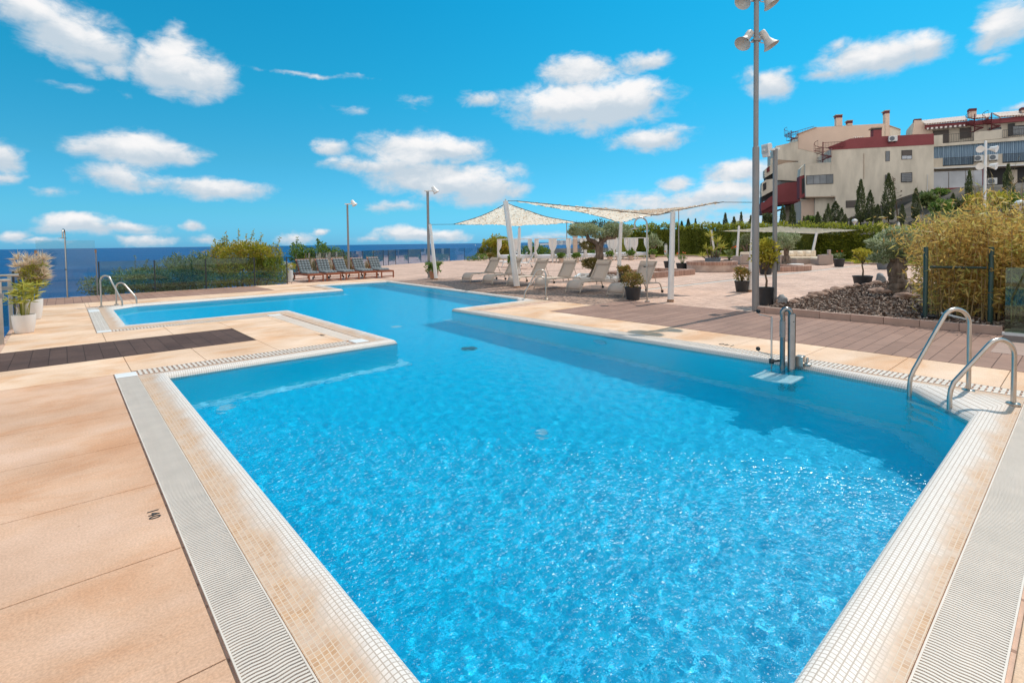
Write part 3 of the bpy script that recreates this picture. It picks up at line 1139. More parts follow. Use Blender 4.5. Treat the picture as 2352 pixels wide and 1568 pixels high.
# ------------------------------------------------------------------ pool lift
t = thing('pool_lift', 'stainless hydraulic pool lift with white seat at the right pool edge', 'pool lift', AB(2.50, 6.80, 0), TH)
# local x = b (towards the deck), y = a
cyl = MB().lathe([(.045, -1.0), (.045, .66), (.04, .668), (0, .668)], 24, (.0, -.03, 0)).build('cylinder', M['dark_steel'], t, smooth=True, auto=40)
MB().lathe([(.012, 0), (.012, .004)], 10, (-.03, -.075, .58)).build('bolt', M['dark_metal'], cyl)
pp = [(-.06, .055, -1.0), (-.06, .055, .62)] + [tuple(p) for p in arc((-.035, .02, .68), .047, R(180), 0, 10, Vector((.6, -.8, 0)).normalized())] + [(.0, -.02, .66)]
col_ = MB().tube(pp, .031, 16).build('column', M['dark_steel'], t, smooth=True, auto=50)
MB().lathe([(.034, .38), (.034, .58)], 20, (-.06, .055, 0)).build('sleeve', M['grey_paint'], col_, smooth=True, auto=40)
rod = MB().tube([(-.10, .17, -.5), (-.10, .17, .62)], .011, 8).build('control_rod', M['steel'], t, smooth=True)
for z in (.62, .14):
    h_ = MB().tube([(-.10, .17, z), (-.17, .29, z + .03), (-.175, .30, z + .05)], .006, 6).build('handle', M['steel'], t, smooth=True)
    kb = MB().lathe([(.001, -.028), (.02, -.02), (.028, 0), (.02, .02), (.001, .028)], 14, (-.175, .305, z + .07)).build('knob', M['rubber'], h_, smooth=True)
MB().tube([(-.10, .17, .03), (-.10, .17, .09)], .03, 10).build('valve', M['dark_metal'], t, smooth=True)
MB().tube([(-.10, .17, .06), (-.04, .1, .07)], .016, 8).build('valve_link', M['dark_metal'], t, smooth=True)
MB().box(.06, .16, -.14, -.05, .0, .14).build('bracket', M['steel'], t, bevel=.01)
MB().lathe([(.05, 0), (.05, .02), (.02, .03), (.015, .09), (.0, .09)], 16, (.13, -.17, .03)).build('anchor', M['steel'], t, smooth=True, auto=40)
seat = []
for i in range(9):
    x = -.60 + .44 * i / 8
    seat.append([(x, -.24 + .48 * j / 8, -.24 + .07 * abs(j - 4) ** 2 / 16 - .03 * math.sin(i / 8 * 3.1)) for j in range(9)])
M['seat_white'] = pbr('seat_white', (.88, .88, .87), 4, .03, rough=.4)
so_ = MB().grid(seat).build('seat', M['seat_white'], t, smooth=True)
sd = so_.modifiers.new('solid', 'SOLIDIFY'); sd.thickness = .05
MB().obox((-.06, .0, -.34), (-.35, 0, -.34), .06, .04).build('seat_arm', M['steel'], t)
for c in t.children_recursive:
    c.cycles.is_caustics_receiver = True

# ------------------------------------------------------------------ tall pole with horn loudspeakers
base = gp(1735, 712.5)
t = thing('speaker_pole', 'tall grey steel pole carrying four horn speakers beside the bark bed', 'light pole', base)
MB().lathe([(.073, 0), (.073, 3.62), (.070, 3.67), (.056, 3.68), (.054, 3.70), (.052, 7.35), (0, 7.36)], 24).build('pole', M['grey_paint'], t, smooth=True, auto=35)
M['horn'] = pbr('horn', (.56, .51, .46), 14, .16, c2=(.60, .57, .52), rough=.55)
M['rust'] = pbr('rust', (.33, .19, .11), 20, .4, rough=.9)


def horn(parent, z, az_, tilt=32):
    """flared horn speaker on a yoke; az_ is the heading of the arm"""
    dv = Vector((math.cos(az_), math.sin(az_), 0))
    hd = (dv * math.cos(R(tilt)) * .62 - Vector((0, 0, 1)) * .78 + Vector((-.2, -.45, 0)) * .5).normalized()
    mid = dv * .27 + Vector((0, 0, z))
    prof = [(0, -.26), (.068, -.255), (.078, -.24), (.08, -.12), (.072, -.06), (.078, -.03), (.10, .03), (.135, .10), (.172, .15), (.178, .155), (.172, .150), (.13, .09), (.06, .02), (0, 0)]
    q = hd.to_track_quat('Z', 'Y').to_matrix()
    mb = MB().lathe(prof, 24, cap=False)
    mb.v = [tuple(q @ Vector(v) + mid) for v in mb.v]
    o = mb.build('horn_speaker', M['horn'], parent, smooth=True, auto=50)
    br = MB()
    sd = hd.cross(dv).normalized()
    br.tube([dv * .05 + Vector((0, 0, z + .06)), dv * .13 + Vector((0, 0, z + .11)), mid - hd * .13 - sd * .09 + Vector((0, 0, .03))], .010, 6)
    br.tube([dv * .05 + Vector((0, 0, z + .02)), dv * .11 + Vector((0, 0, z - .05)), dv * .2 + Vector((0, 0, z - .055)), mid + Vector((0, 0, -.05))], .012, 6)
    br.build('yoke', M['horn'], o, smooth=True)
    MB().lathe([(0, -.018), (.022, -.018), (.022, .018), (0, .018)], 12, tuple(mid - sd * .085 + Vector((0, 0, -.05)))).build('yoke_knob', M['rust'], o)
    MB().tube([dv * .05 + Vector((0, 0, z + .1)), dv * .12 + Vector((0, 0, z + .17)), mid - hd * .24], .004, 5).build('cable', M['horn'], o, smooth=True)


for z in (6.03, 6.93):
    MB().box(-.085, .085, -.075, .075, z - .03, z + .03).build('collar', M['grey_paint'], t, bevel=.01)
    horn(t, z, R(180 + 12))
    horn(t, z, R(0 + 6))

# ------------------------------------------------------------------ lamp posts with one floodlight
M['lamp_glass'] = pbr('lamp_glass', (.5, .48, .45), 6, .1, rough=.15)


def lamp_post(label, loc, h, r, az_, hood=False):
    t = thing('lamp_post', label, 'lamp post', loc, az_, 'single lamp posts round the pool')
    MB().lathe([(r * 1.25, 0), (r * 1.25, .02), (r, .03), (r * .85, h), (0, h)], 16).build('pole', M['grey_paint'], t, smooth=True, auto=40)
    MB().obox((-.14, 0, h + .02), (.34, 0, h + .03), .07, .06).build('arm', M['white_paint'], t, bevel=.01)
    hb = MB()
    prof = [(0, -.30), (.10, -.29), (.13, -.26), (.15, -.05), (.20, .10), (.235, .19), (.22, .19), (.0, .12)]
    hd = Vector((.55, -.1, -.83)).normalized()
    q = hd.to_track_quat('Z', 'Y').to_matrix()
    hb.lathe(prof, 18, cap=False)
    hb.v = [tuple(q @ Vector(v) * .68 + Vector((.34, 0, h + .06))) for v in hb.v]
    lo = hb.build('lamp_head', M['white_paint'], t, smooth=True, auto=40)
    g_ = MB().lathe([(0, .165), (.2, .16), (.2, .155)], 18, cap=False)
    g_.v = [tuple(q @ Vector(v) * .68 + Vector((.34, 0, h + .06))) for v in g_.v]
    g_.build('lamp_glass', M['lamp_glass'], lo, smooth=True)
    return t


lamp_post('grey lamp post rising behind the wooden loungers', gp(801.5, 628), 3.85, .06, R(12))
lamp_post('grey lamp post beside the terracotta pot and leaning sail pole', gp(985.8, 638), 4.05, .07, R(12))
pz = gp(1779, 699)
lt = thing('lamp_post', 'slim grey post with floodlight arm just behind the tall speaker pole', 'lamp post', pz, R(197), 'single lamp posts round the pool')
MB().lathe([(.052, 0), (.052, 3.80), (0, 3.81)], 18).build('pole', M['grey_paint'], lt, smooth=True, auto=40)
MB().obox((-.12, 0, 3.80), (.36, 0, 3.76), .07, .06).build('arm', M['white_paint'], lt, bevel=.01)
hb = MB()
hb.extrude([(.33, -.11, 3.90), (.29, -.11, 3.60), (.24, -.11, 3.59), (.25, -.11, 3.72), (.18, -.11, 3.83), (.21, -.11, 3.92)], (0, .22, 0))
lh = hb.build('lamp_head', M['white_paint'], lt, bevel=.015)
MB().box(.322, .328, -.09, .09, 3.68, 3.86).build('lamp_glass', M['lamp_glass'], lh)
MB().box(-.12, -.05, -.05, .05, .82, 1.22).build('junction_box', M['grey_paint'], lt, bevel=.008)

# far floodlight mast on the right
t = thing('floodlight_mast', 'grey mast with two rows of round floodlights above the bamboo', 'light pole', atY(2260, 545, 31) * Vector((1, 1, 0)) if False else Vector((atY(2260, 545, 31).x, 31, 0)))
MB().lathe([(.085, 0), (.065, 7.3), (.05, 7.36), (0, 7.38)], 16).build('pole', M['white_paint'], t, smooth=True, auto=40)
for z in (6.85, 5.82):
    for sx in (-1, 1):
        prof = [(0, -.26), (.10, -.25), (.16, -.05), (.21, .08), (.2, .1), (0, .06)]
        hd = Vector((sx * .45, -.8, -.25)).normalized()
        q = hd.to_track_quat('Z', 'Y').to_matrix()
        mb = MB().lathe(prof, 18, cap=False)
        mb.v = [tuple(q @ Vector(v) + Vector((sx * .46, -.12, z))) for v in mb.v]
        lo = mb.build('floodlight', M['white_paint'], t, smooth=True, auto=40)
        MB().obox((0, 0, z), (sx * .4, -.05, z), .05, .05).build('bracket', M['white_paint'], lo)


def globe_lamp(label, loc, h):
    t = thing('globe_lamp', label, 'garden lamp', loc, 0)
    MB().lathe([(.05, 0), (.045, h)], 12).build('pole', M['white_paint'], t, smooth=True, auto=40)
    MB().lathe([(.0, h), (.1, h), (.12, h + .05), (.19, h + .1), (.21, h + .2), (.19, h + .3), (.1, h + .36), (0, h + .37)], 18).build('lamp_globe', M['lamp_glass'], t, smooth=True, auto=30)
    MB().lathe([(0, h + .40), (.14, h + .37), (.23, h + .27), (.235, h + .22)], 18, cap=False).build('lamp_cap', M['white_paint'], t, smooth=True)


globe_lamp('small white globe lamp behind the bamboo at the right edge', Vector((atY(2346, 500, 19).x, 19, 0)), 2.55)
globe_lamp('small white globe lamp among the cypresses before the beige wall', Vector((atY(1963, 505, 45).x, 45, 0)), 2.9)
for u, v, yy, h in ((1302, 590, 52, 3.6), (1559, 592, 47, 4.6)):
    t = thing('thin_pole', {1302: 'thin grey pole between the curtained beds and the sea', 1559: 'thin grey pole rising in front of the hedge'}[u], 'pole', Vector((atY(u, 560, yy).x, yy, 0)))
    MB().lathe([(.05, 0), (.04, h), (0, h)], 10).build('shaft', M['grey_paint'], t, smooth=True, auto=40)
    MB().obox((-.4, 0, h), (.4, 0, h), .08, .05).build('crossbar', M['dark_metal'], t)

# ------------------------------------------------------------------ showers
def shower(label, loc, h, rz, tilt_tap):
    t = thing('shower', label, 'shower', loc, rz)
    r = .17
    pts = [(0, 0, 0), (0, 0, h - r)] + [tuple(p) for p in arc((-r, 0, h - r), r, 0, math.pi, 12)] + [(-2 * r, 0, h - r - .1)]
    MB().tube(pts, .021, 12).build('pipe', M['steel'], t, smooth=True, auto=50)
    MB().lathe([(.07, 0), (.07, .015), (.03, .02)], 16).build('foot_plate', M['steel'], t, smooth=True, auto=40)
    MB().lathe([(.0, 0), (.11, 0), (.11, .012), (.02, .03), (0, .03)], 18, (-2 * r, 0, h - r - .13)).build('shower_head', M['steel'], t, smooth=True, auto=40)
    tp = MB().tube([(0, 0, .92), (-.06, 0, .92)], .02, 8).build('tap', M['steel'], t, smooth=True)
    MB().lathe([(0, -.015), (.03, -.015), (.03, .015), (0, .015)], 10, (-.07, 0, .92)).build('tap_knob', M['dark_metal'], tp)
    return t


shower('curved steel shower on the boardwalk behind the potted shrub', gp(1486.6, 692), 2.22, R(8), 1)
shower('steel shower pole standing before the tall glass panel', gp(154.9, 683.5), 2.22, R(122), 1)

# ------------------------------------------------------------------ glass fences
def glass_run(t, pts, h, posts=True, postm='dark_metal', gap=.03, posth=None, thick=.012, gm='glass'):
    """panels between successive points, each a part"""
    for i in range(len(pts) - 1):
        p, q = Vector(pts[i]), Vector(pts[i + 1])
        d = (q - p).normalized()
        MB().obox(p + d * gap + Vector((0, 0, h / 2 + .02)), q - d * gap + Vector((0, 0, h / 2 + .02)), thick, h).build('glass_panel', M[gm], t)
    if posts:
        for p in pts:
            p = Vector(p)
            MB().box(p.x - .02, p.x + .02, p.y - .02, p.y + .02, 0, posth or h + .02).build('post', M[postm], t, bevel=.003)


t = thing('glass_fence', 'waist high smoked glass fence along the far boardwalk before the bushes', 'glass fence', AB(22.2, .9), TH)
glass_run(t, [(x, 0, 0) for x in (0, 1.55, 3.15, 4.85, 6.1)], 1.12)
t = thing('tall_glass_screen', 'tall clear glass screen behind the left shower', 'glass screen', AB(22.2, -.66), TH)
MB().box(.02, 1.48, -.008, .008, .03, 1.86).build('glass_panel', M['screen_glass'], t)
for x in (.0, 1.5):
    p_ = MB().box(x - .018, x + .018, -.018, .018, 0, 1.52).build('post', M['grey_paint'], t, bevel=.003)
    MB().box(x - .03 if x else -.02, x + .05 if not x else x + .02, -.02, .02, 1.44, 1.56).build('clamp', M['rust'], p_)
t = thing('glass_fence', 'low glass fence running away along the left deck edge', 'glass fence', AB(15.4, -.82), TH)
glass_run(t, [(0, y, 0) for y in (0, 1.7, 3.4, 5.1, 6.7)], 1.1, gm='clear_glass')
for a_, lb in ((14.35, 'steel railing with glass beside the rear white pot'), (12.15, 'steel railing with glass and hinges at the left frame edge')):
    t = thing('stair_railing', lb, 'railing', AB(a_, -.8), TH, 'stair railings on the left')
    MB().tube([(.12, 0, 1.08), (-2.4, 0, 1.08)], .03, 12).build('handrail', M['steel'], t, smooth=True, auto=50)
    MB().box(-1.25, -.06, -.008, .008, .06, .98).build('glass_panel', M['glass'], t)
    for x in (-.02, -1.3):
        p_ = MB().box(x - .03, x + .03, -.015, .015, -.1, 1.06).build('post', M['steel'], t, bevel=.004)
        MB().box(x - .11, x + .05, -.03, .03, .78, .86).build('clamp', M['grey_paint'], p_, bevel=.004)
t = thing('glass_fence', 'long clear glass fence along the far plaza edge before the sea', 'glass fence', (0, 0, 0))
fp = [gp(681, 632), gp(703, 629), gp(726, 627), gp(748, 624.5), gp(771, 622), gp(790, 620), gp(807, 618), gp(834, 615.2), gp(858.5, 612.5), gp(881, 610), gp(892.5, 609), gp(909, 607.3), gp(938, 605), gp(967, 603), gp(1000, 601.2), gp(1033, 599.3), gp(1067, 597.8), gp(1097, 596.6), gp(1126, 595.3), gp(1170, 594)]
glass_run(t, fp, 1.15, gap=.05, posth=1.17, gm='clear_glass')
t = thing('glass_fence', 'clear glass windbreak beside the green frame at the right edge', 'glass fence', AB(.96, 11.43), TH - R(90))
MB().box(.03, 2.6, -.008, .008, .05, 1.10).build('glass_panel', M['green_glass'], t)
MB().obox((.0, 0, .03), (2.65, 0, .03), .05, .05).build('bottom_rail', M['white_paint'], t, bevel=.004)

# two white bollard lamps by the fence
for u, v, h, lb in ((655, 636, .80, 'white bollard lamp by the fence end, the rear one of the pair'), (666, 647, .82, 'white bollard lamp near the wooden loungers, the front one of the pair')):
    t = thing('bollard_lamp', lb, 'bollard lamp', gp(u, v), 0, 'white bollard lamps')
    MB().lathe([(.13, 0), (.13, .50), (.10, .51), (.05, .52)], 16).build('base', M['white_paint'], t, smooth=True, auto=40)
    MB().lathe([(.03, .5), (.03, .62)], 8).build('stem', M['white_paint'], t)
    MB().lathe([(0, .62), (.13, .62), (.13, h), (0, h)], 16).build('lamp_cap', M['white_paint'], t, smooth=True, auto=40)
t = thing('bollard_lamp', 'white bollard lamp on the lawn before the hedge', 'bollard lamp', Vector((atY(1529, 560, 53).x, 53, 0)))
MB().box(-.14, .14, -.14, .14, 0, 1.15).build('base', M['white_paint'], t, bevel=.02)
MB().box(-.11, .11, -.11, .11, 1.15, 1.3).build('lamp_cap', M['grey_paint'], t, bevel=.02)

# ------------------------------------------------------------------ shade sails
m, nt2, p, o = newmat('sail_net')
co = coords(nt2)
g = N(nt2, 'NewGeometry')
cl = ramp(nt2, noise(nt2, co, 9, 5, .7), [(.3, srgb(220, 206, 187)), (.55, srgb(234, 222, 205)), (.75, srgb(242, 233, 218))])
L(nt2, cl, p.inputs['Base Color'])
setin(p, Roughness=.9)
tr = N(nt2, 'BsdfTranslucent')
L(nt2, cl, tr.inputs[0])
ms = N(nt2, 'MixShader')
ms.inputs[0].default_value = .68
L(nt2, p.outputs[0], ms.inputs[1])
L(nt2, tr.outputs[0], ms.inputs[2])
L(nt2, ms.outputs[0], o.inputs['Surface'])
M['sail'] = m
M['rope'] = pbr('rope', (.10, .085, .07), 20, .3, rough=.9)


def sail(label, cs, ends, group, n=46, dip=.10, curve=.13, flaps=700, cell=None):
    """cs: four corners of the cloth; ends: where the corner ropes are tied"""
    cs = [Vector(c) for c in cs]
    org = sum(cs, Vector()) / 4
    t = thing('shade_sail', label, 'shade sail', org, 0, group)
    cs = [c - org for c in cs]

    def pt(s_, q):
        p = cs[0] * (1 - s_) * (1 - q) + cs[1] * s_ * (1 - q) + cs[2] * s_ * q + cs[3] * (1 - s_) * q
        # edges curve inwards between the corners
        cu = Vector()
        e = lambda x: 4 * x * (1 - x)
        mid = Vector()
        p = p + (mid - p) * curve * (e(s_) * (abs(2 * q - 1) ** 2) + e(q) * (abs(2 * s_ - 1) ** 2))
        p.z -= dip * e(s_) * e(q) + .02 * math.sin(9 * s_ + 3 * q) * math.sin(8 * q)
        return p
    P = [[pt(i / n, j / n) for j in range(n + 1)] for i in range(n + 1)]
    mb = MB()
    vs = [p for r in P for p in r]
    fs = []
    for i in range(n):
        for j in range(n):
            edge = min(i, j, n - 1 - i, n - 1 - j) < 1
            if random.random() < (.18 if edge else .008):
                continue
            fs.append((i * (n + 1) + j, i * (n + 1) + j + 1, (i + 1) * (n + 1) + j + 1, (i + 1) * (n + 1) + j))
    vs = [v + Vector((random.gauss(0, .012), random.gauss(0, .012), random.gauss(0, .02))) for v in vs]
    mb.add(vs, fs)
    st = RNG.random((flaps, 2))
    C = np.array([pt(a, b) for a, b in st])
    D = RNG.normal(size=(flaps, 3)) * np.array([1, 1, .16])
    mb.leaves(C, D, RNG.uniform(.05, .11, flaps), RNG.uniform(.04, .07, flaps))
    mb.build('netting', M['sail'], t)
    rp = MB()
    for a, b in ((0, 1), (1, 2), (2, 3), (3, 0)):
        idx = {0: (0, 0), 1: (1, 0), 2: (1, 1), 3: (0, 1)}
        p0, p1 = idx[a], idx[b]
        rp.tube([pt(p0[0] + (p1[0] - p0[0]) * k / 14, p0[1] + (p1[1] - p0[1]) * k / 14) for k in range(15)], .013, 5)
    for c, e in zip(cs, ends):
        rp.tube([c, Vector(e) - org], .010, 5)
    rp.build('rope', M['rope'], t)
    return t


def sail_pole(label, foot, top, r=.062, group='white sail poles'):
    foot, top = Vector(foot), Vector(top)
    t = thing('sail_pole', label, 'sail pole', foot, 0, group)
    d = top - foot
    MB().tube([(0, 0, 0), d * .5, d], [r * 1.1, r, r * .9], 14).build('shaft', M['white_paint'], t, smooth=True, auto=50)
    MB().lathe([(r * 1.25, 0), (r * 1.2, .05), (r * 1.0, .06)], 14).build('base_collar', M['rust'], t)
    MB().lathe([(.02, 0), (.02, .06), (.0, .06)], 8, tuple(d)).build('eye_bolt', M['steel'], t)
    return top


T_A = sail_pole('leaning white sail pole beside the terracotta pot', gp(1001.7, 642), atY(988, 515.7, 23.1), .075)
T_1 = sail_pole('tall white sail pole leaning over the grey loungers near the pool', gp(1187.4, 660), atY(1161, 461.5, 17.9), .10)
T_3 = sail_pole('white sail pole standing behind the second grey lounger', gp(1191.5, 633), atY(1193, 523, 24.9), .08)
T_4 = sail_pole('white sail pole standing right of the twisted olive tree', gp(1420.7, 647), atY(1426, 512, 20.4), .075)
T_2 = sail_pole('white sail pole standing at the boardwalk corner by the shower', gp(1540, 692), atY(1545.5, 486.7, 13.5), .072)
T_5 = sail_pole('leaning white sail pole almost hidden behind the tall speaker pole', gp(1722.5, 669), atY(1733, 465, 15.7), .07)
lerp = lambda a, b, k: a + (b - a) * k
sail('pale net shade sail peaking at the tall leaning pole, left of the pair', [lerp(T_A, T_4, .135), lerp(T_1, T_3, .06), lerp(T_4, T_A, .20), lerp(T_3, T_1, .10)], [T_A, T_1, T_4, T_3], 'net shade sails', dip=.04)
sail('pale net shade sail stretched towards the speaker pole, right of the pair', [lerp(T_1, T_5, .05), lerp(T_2, T_4, .22), lerp(T_5, T_1, .11), lerp(T_4, T_2, .05)], [T_1, T_2, T_5, T_4], 'net shade sails', dip=.02)

Q0 = sail_pole('white sail pole behind the round brick planter', Vector((18.3, 46, 0)), atY(1633.6, 529, 46), .09)
Q1 = sail_pole('tall thin white sail pole rising behind the topiary tree', Vector((atY(1801, 560, 45).x, 45, 0)), atY(1801, 510, 45), .08)
Q2 = sail_pole('white sail pole standing behind the wicker sofa', Vector((20.1, 34.4, 0)), atY(1876, 534, 34.4), .085)
Q3 = sail_pole('white sail pole standing left of the speaker pole in the lounge area', gp(1692, 600), atY(1697.5, 519, 38.4), .085)
Q4 = sail_pole('white sail pole right of the lounge sails above the small olive', Vector((atY(2064, 560, 38).x, 38, 0)), atY(2064, 511, 38), .085)
Q5 = sail_pole('short white sail pole top showing behind the small olive crown', Vector((atY(2030, 560, 33).x, 33, 0)), atY(2030, 526, 33), .085)
sail('long low pale net shade sail stretched over the wicker lounge before the hedge', [atY(1657, 531, 44), atY(1801, 518.5, 44.5), atY(2021, 525, 36.5), atY(1876, 537, 34.6)], [Q0, Q1, Q4, Q2], 'net shade sails', n=40, flaps=1500, dip=.0, curve=.05)

# ------------------------------------------------------------------ grey mesh loungers (local x: foot -> head, y: width)
M['mesh_fabric'] = pbr('mesh_fabric', srgb(188, 170, 155), 60, .08, rough=.8, bump=.3, bscale=300)
M['lounger_frame'] = pbr('lounger_frame', srgb(186, 172, 156), 5, .06, rough=.5)


def mesh_lounger(label, loc, rz, group):
    t = thing('mesh_lounger', label, 'sun lounger', loc, rz, group)
    hw = .29
    fr = MB()
    top = [(.10, .315), (.16, .345), (.4, .35), (.8, .345), (1.22, .335), (1.55, .325), (1.72, .31)]
    for y in (-hw, hw):
        fr.tube([(x, y, z) for x, z in top], .019, 8)
    for x, z in ((.45, .33), (1.22, .325), (1.72, .31)):
        fr.tube([(x, -hw, z), (x, hw, z)], .015, 8)
    fr.build('frame', M['lounger_frame'], t, smooth=True, auto=60)
    for y in (-hw, hw):
        MB().tube([(-.06, y, 0), (-.02, y, .10), (.03, y, .23), (.06, y, .28), (.10, y, .315)], .019, 8).build('leg', M['lounger_frame'], t, smooth=True)
        lg_ = MB().tube([(1.72, y, .31), (1.80, y, .26), (1.85, y, .16), (1.90, y, .05)], .019, 8).build('leg', M['lounger_frame'], t, smooth=True)
        w_ = MB().lathe([(0, -.02), (.045, -.02), (.045, .02), (0, .02)], 14)
        w_.v = [(v[0] + 1.90, v[2] + y, v[1] + .046) for v in w_.v]
        w_.build('wheel', M['rubber'], lg_)
    MB().tube([(-.025, -hw, .09), (-.025, hw, .09)], .013, 8).build('foot_bar', M['lounger_frame'], t, smooth=True)
    prof = [(-.03, .12), (.0, .22), (.05, .30), (.10, .335), (.2, .36), (.45, .352), (.8, .348), (1.22, .34)]
    s_ = MB().grid([[(x, -hw + .008 + (2 * hw - .016) * j / 4, z + (.006 if j in (0, 4) else -.006)) for j in range(5)] for x, z in prof]).build('seat_sling', M['mesh_fabric'], t, smooth=True)
    s_.modifiers.new('solid', 'SOLIDIFY').thickness = .008
    b0, b1 = Vector((1.20, 0, .345)), Vector((1.62, 0, .97))
    bk = MB()
    for y in (-hw, hw):
        bk.tube([b0 + Vector((0, y, 0)), lerp(b0, b1, .5) + Vector((.012, y, 0)), b1 + Vector((0, y, 0))], .017, 8)
    bk.tube([b1 + Vector((0, -hw, 0)), b1 + Vector((0, hw, 0))], .015, 8)
    bk.build('back_frame', M['lounger_frame'], t, smooth=True, auto=60)
    b_ = MB().grid([[lerp(b0, b1, k / 8) + Vector((.03 * math.sin(k / 8 * 3.14), -hw + .008 + (2 * hw - .016) * j / 4, 0)) for j in range(5)] for k in range(9)]).build('backrest', M['mesh_fabric'], t, smooth=True)
    b_.modifiers.new('solid', 'SOLIDIFY').thickness = .008
    d = (b1 - b0).normalized()
    nrm = Vector((-d.z, 0, d.x))
    pl = []
    for k in range(9):
        a = math.pi * k / 8
        c = lerp(b0, b1, .97) - d * (.155 * (k / 8)) + nrm * (.012 + .042 * math.sin(a) ** .7)
        pl.append([c + Vector((0, -hw + .02 + (2 * hw - .04) * j / 6, 0)) for j in range(7)])
    MB().grid(pl).build('headrest', M['mesh_fabric'], b_, smooth=True)
    for y in (-hw * .82, hw * .82):
        MB().tube([lerp(b0, b1, .62) + Vector((.02, y, 0)), (1.66, y, .31)], .010, 6).build('back_strut', M['lounger_frame'], t, smooth=True)
    MB().tube([(1.0, -.12, .33), (1.05, -.10, .22), (1.12, -.05, .2), (1.2, 0, .33)], .006, 5).build('strap', M['dark_metal'], t, smooth=True)
    return t


ml = [(17.0, 12.44, 'grey mesh lounger at the far end of its row, beside the pebble edge'), (15.43, 12.30, 'grey mesh lounger crossed by the tall leaning sail pole, second of its row'),
      (14.02, 12.34, 'grey mesh lounger behind the leaning pole foot, third of its row'), (12.48, 12.28, 'grey mesh lounger seen through the far ladder rails'),
      (10.78, 12.04, 'grey mesh lounger before the twisted olive tree'), (9.10, 11.98, 'grey mesh lounger partly hidden by the potted shrub and shower')]
proto = None
for i, (a, b, lb) in enumerate(ml):
    rz = R(41.3) + R([2, 4, 1, 3, 2, -1][i])
    if proto is None:
        proto = mesh_lounger(lb, AB(a, b), rz, 'grey mesh loungers along the pool')
    else:
        dup(proto, lb, AB(a, b), rz)
# three white loungers beyond them
M['white_mesh'] = pbr('white_mesh', (.66, .63, .60), 60, .06, rough=.8)
wp = dup(proto, 'white lounger in the row behind the sail pole, the nearest of three', Vector((1.5 - 1.72, 31.5, 0)), R(2), group='white loungers behind the sail pole')
for c in wp.children_recursive:
    if c.name.split('.')[0] in ('seat_sling', 'backrest', 'headrest', 'frame', 'leg', 'back_frame'):
        c.data = c.data.copy()
        c.data.materials.clear()
        c.data.materials.append(M['white_mesh'] if c.name.split('.')[0] in ('seat_sling', 'backrest', 'headrest') else M['white_paint'])
dup(wp, 'white lounger in the row behind the sail pole, the middle of three', Vector((1.1 - 1.72, 33.0, 0)), R(2))
dup(wp, 'white lounger in the row behind the sail pole, the farthest of three', Vector((.42 - 1.72, 34.6, 0)), R(2))

# ------------------------------------------------------------------ wooden loungers with tufted cushions
M['teak'] = pbr('teak', srgb(140, 74, 44), 6, .25, c2=srgb(172, 100, 64), rough=.55, stretch=(1, 6, 6))
M['tuft'] = pbr('tuft', srgb(122, 129, 131), 20, .10, rough=.95, bump=.2, bscale=200)


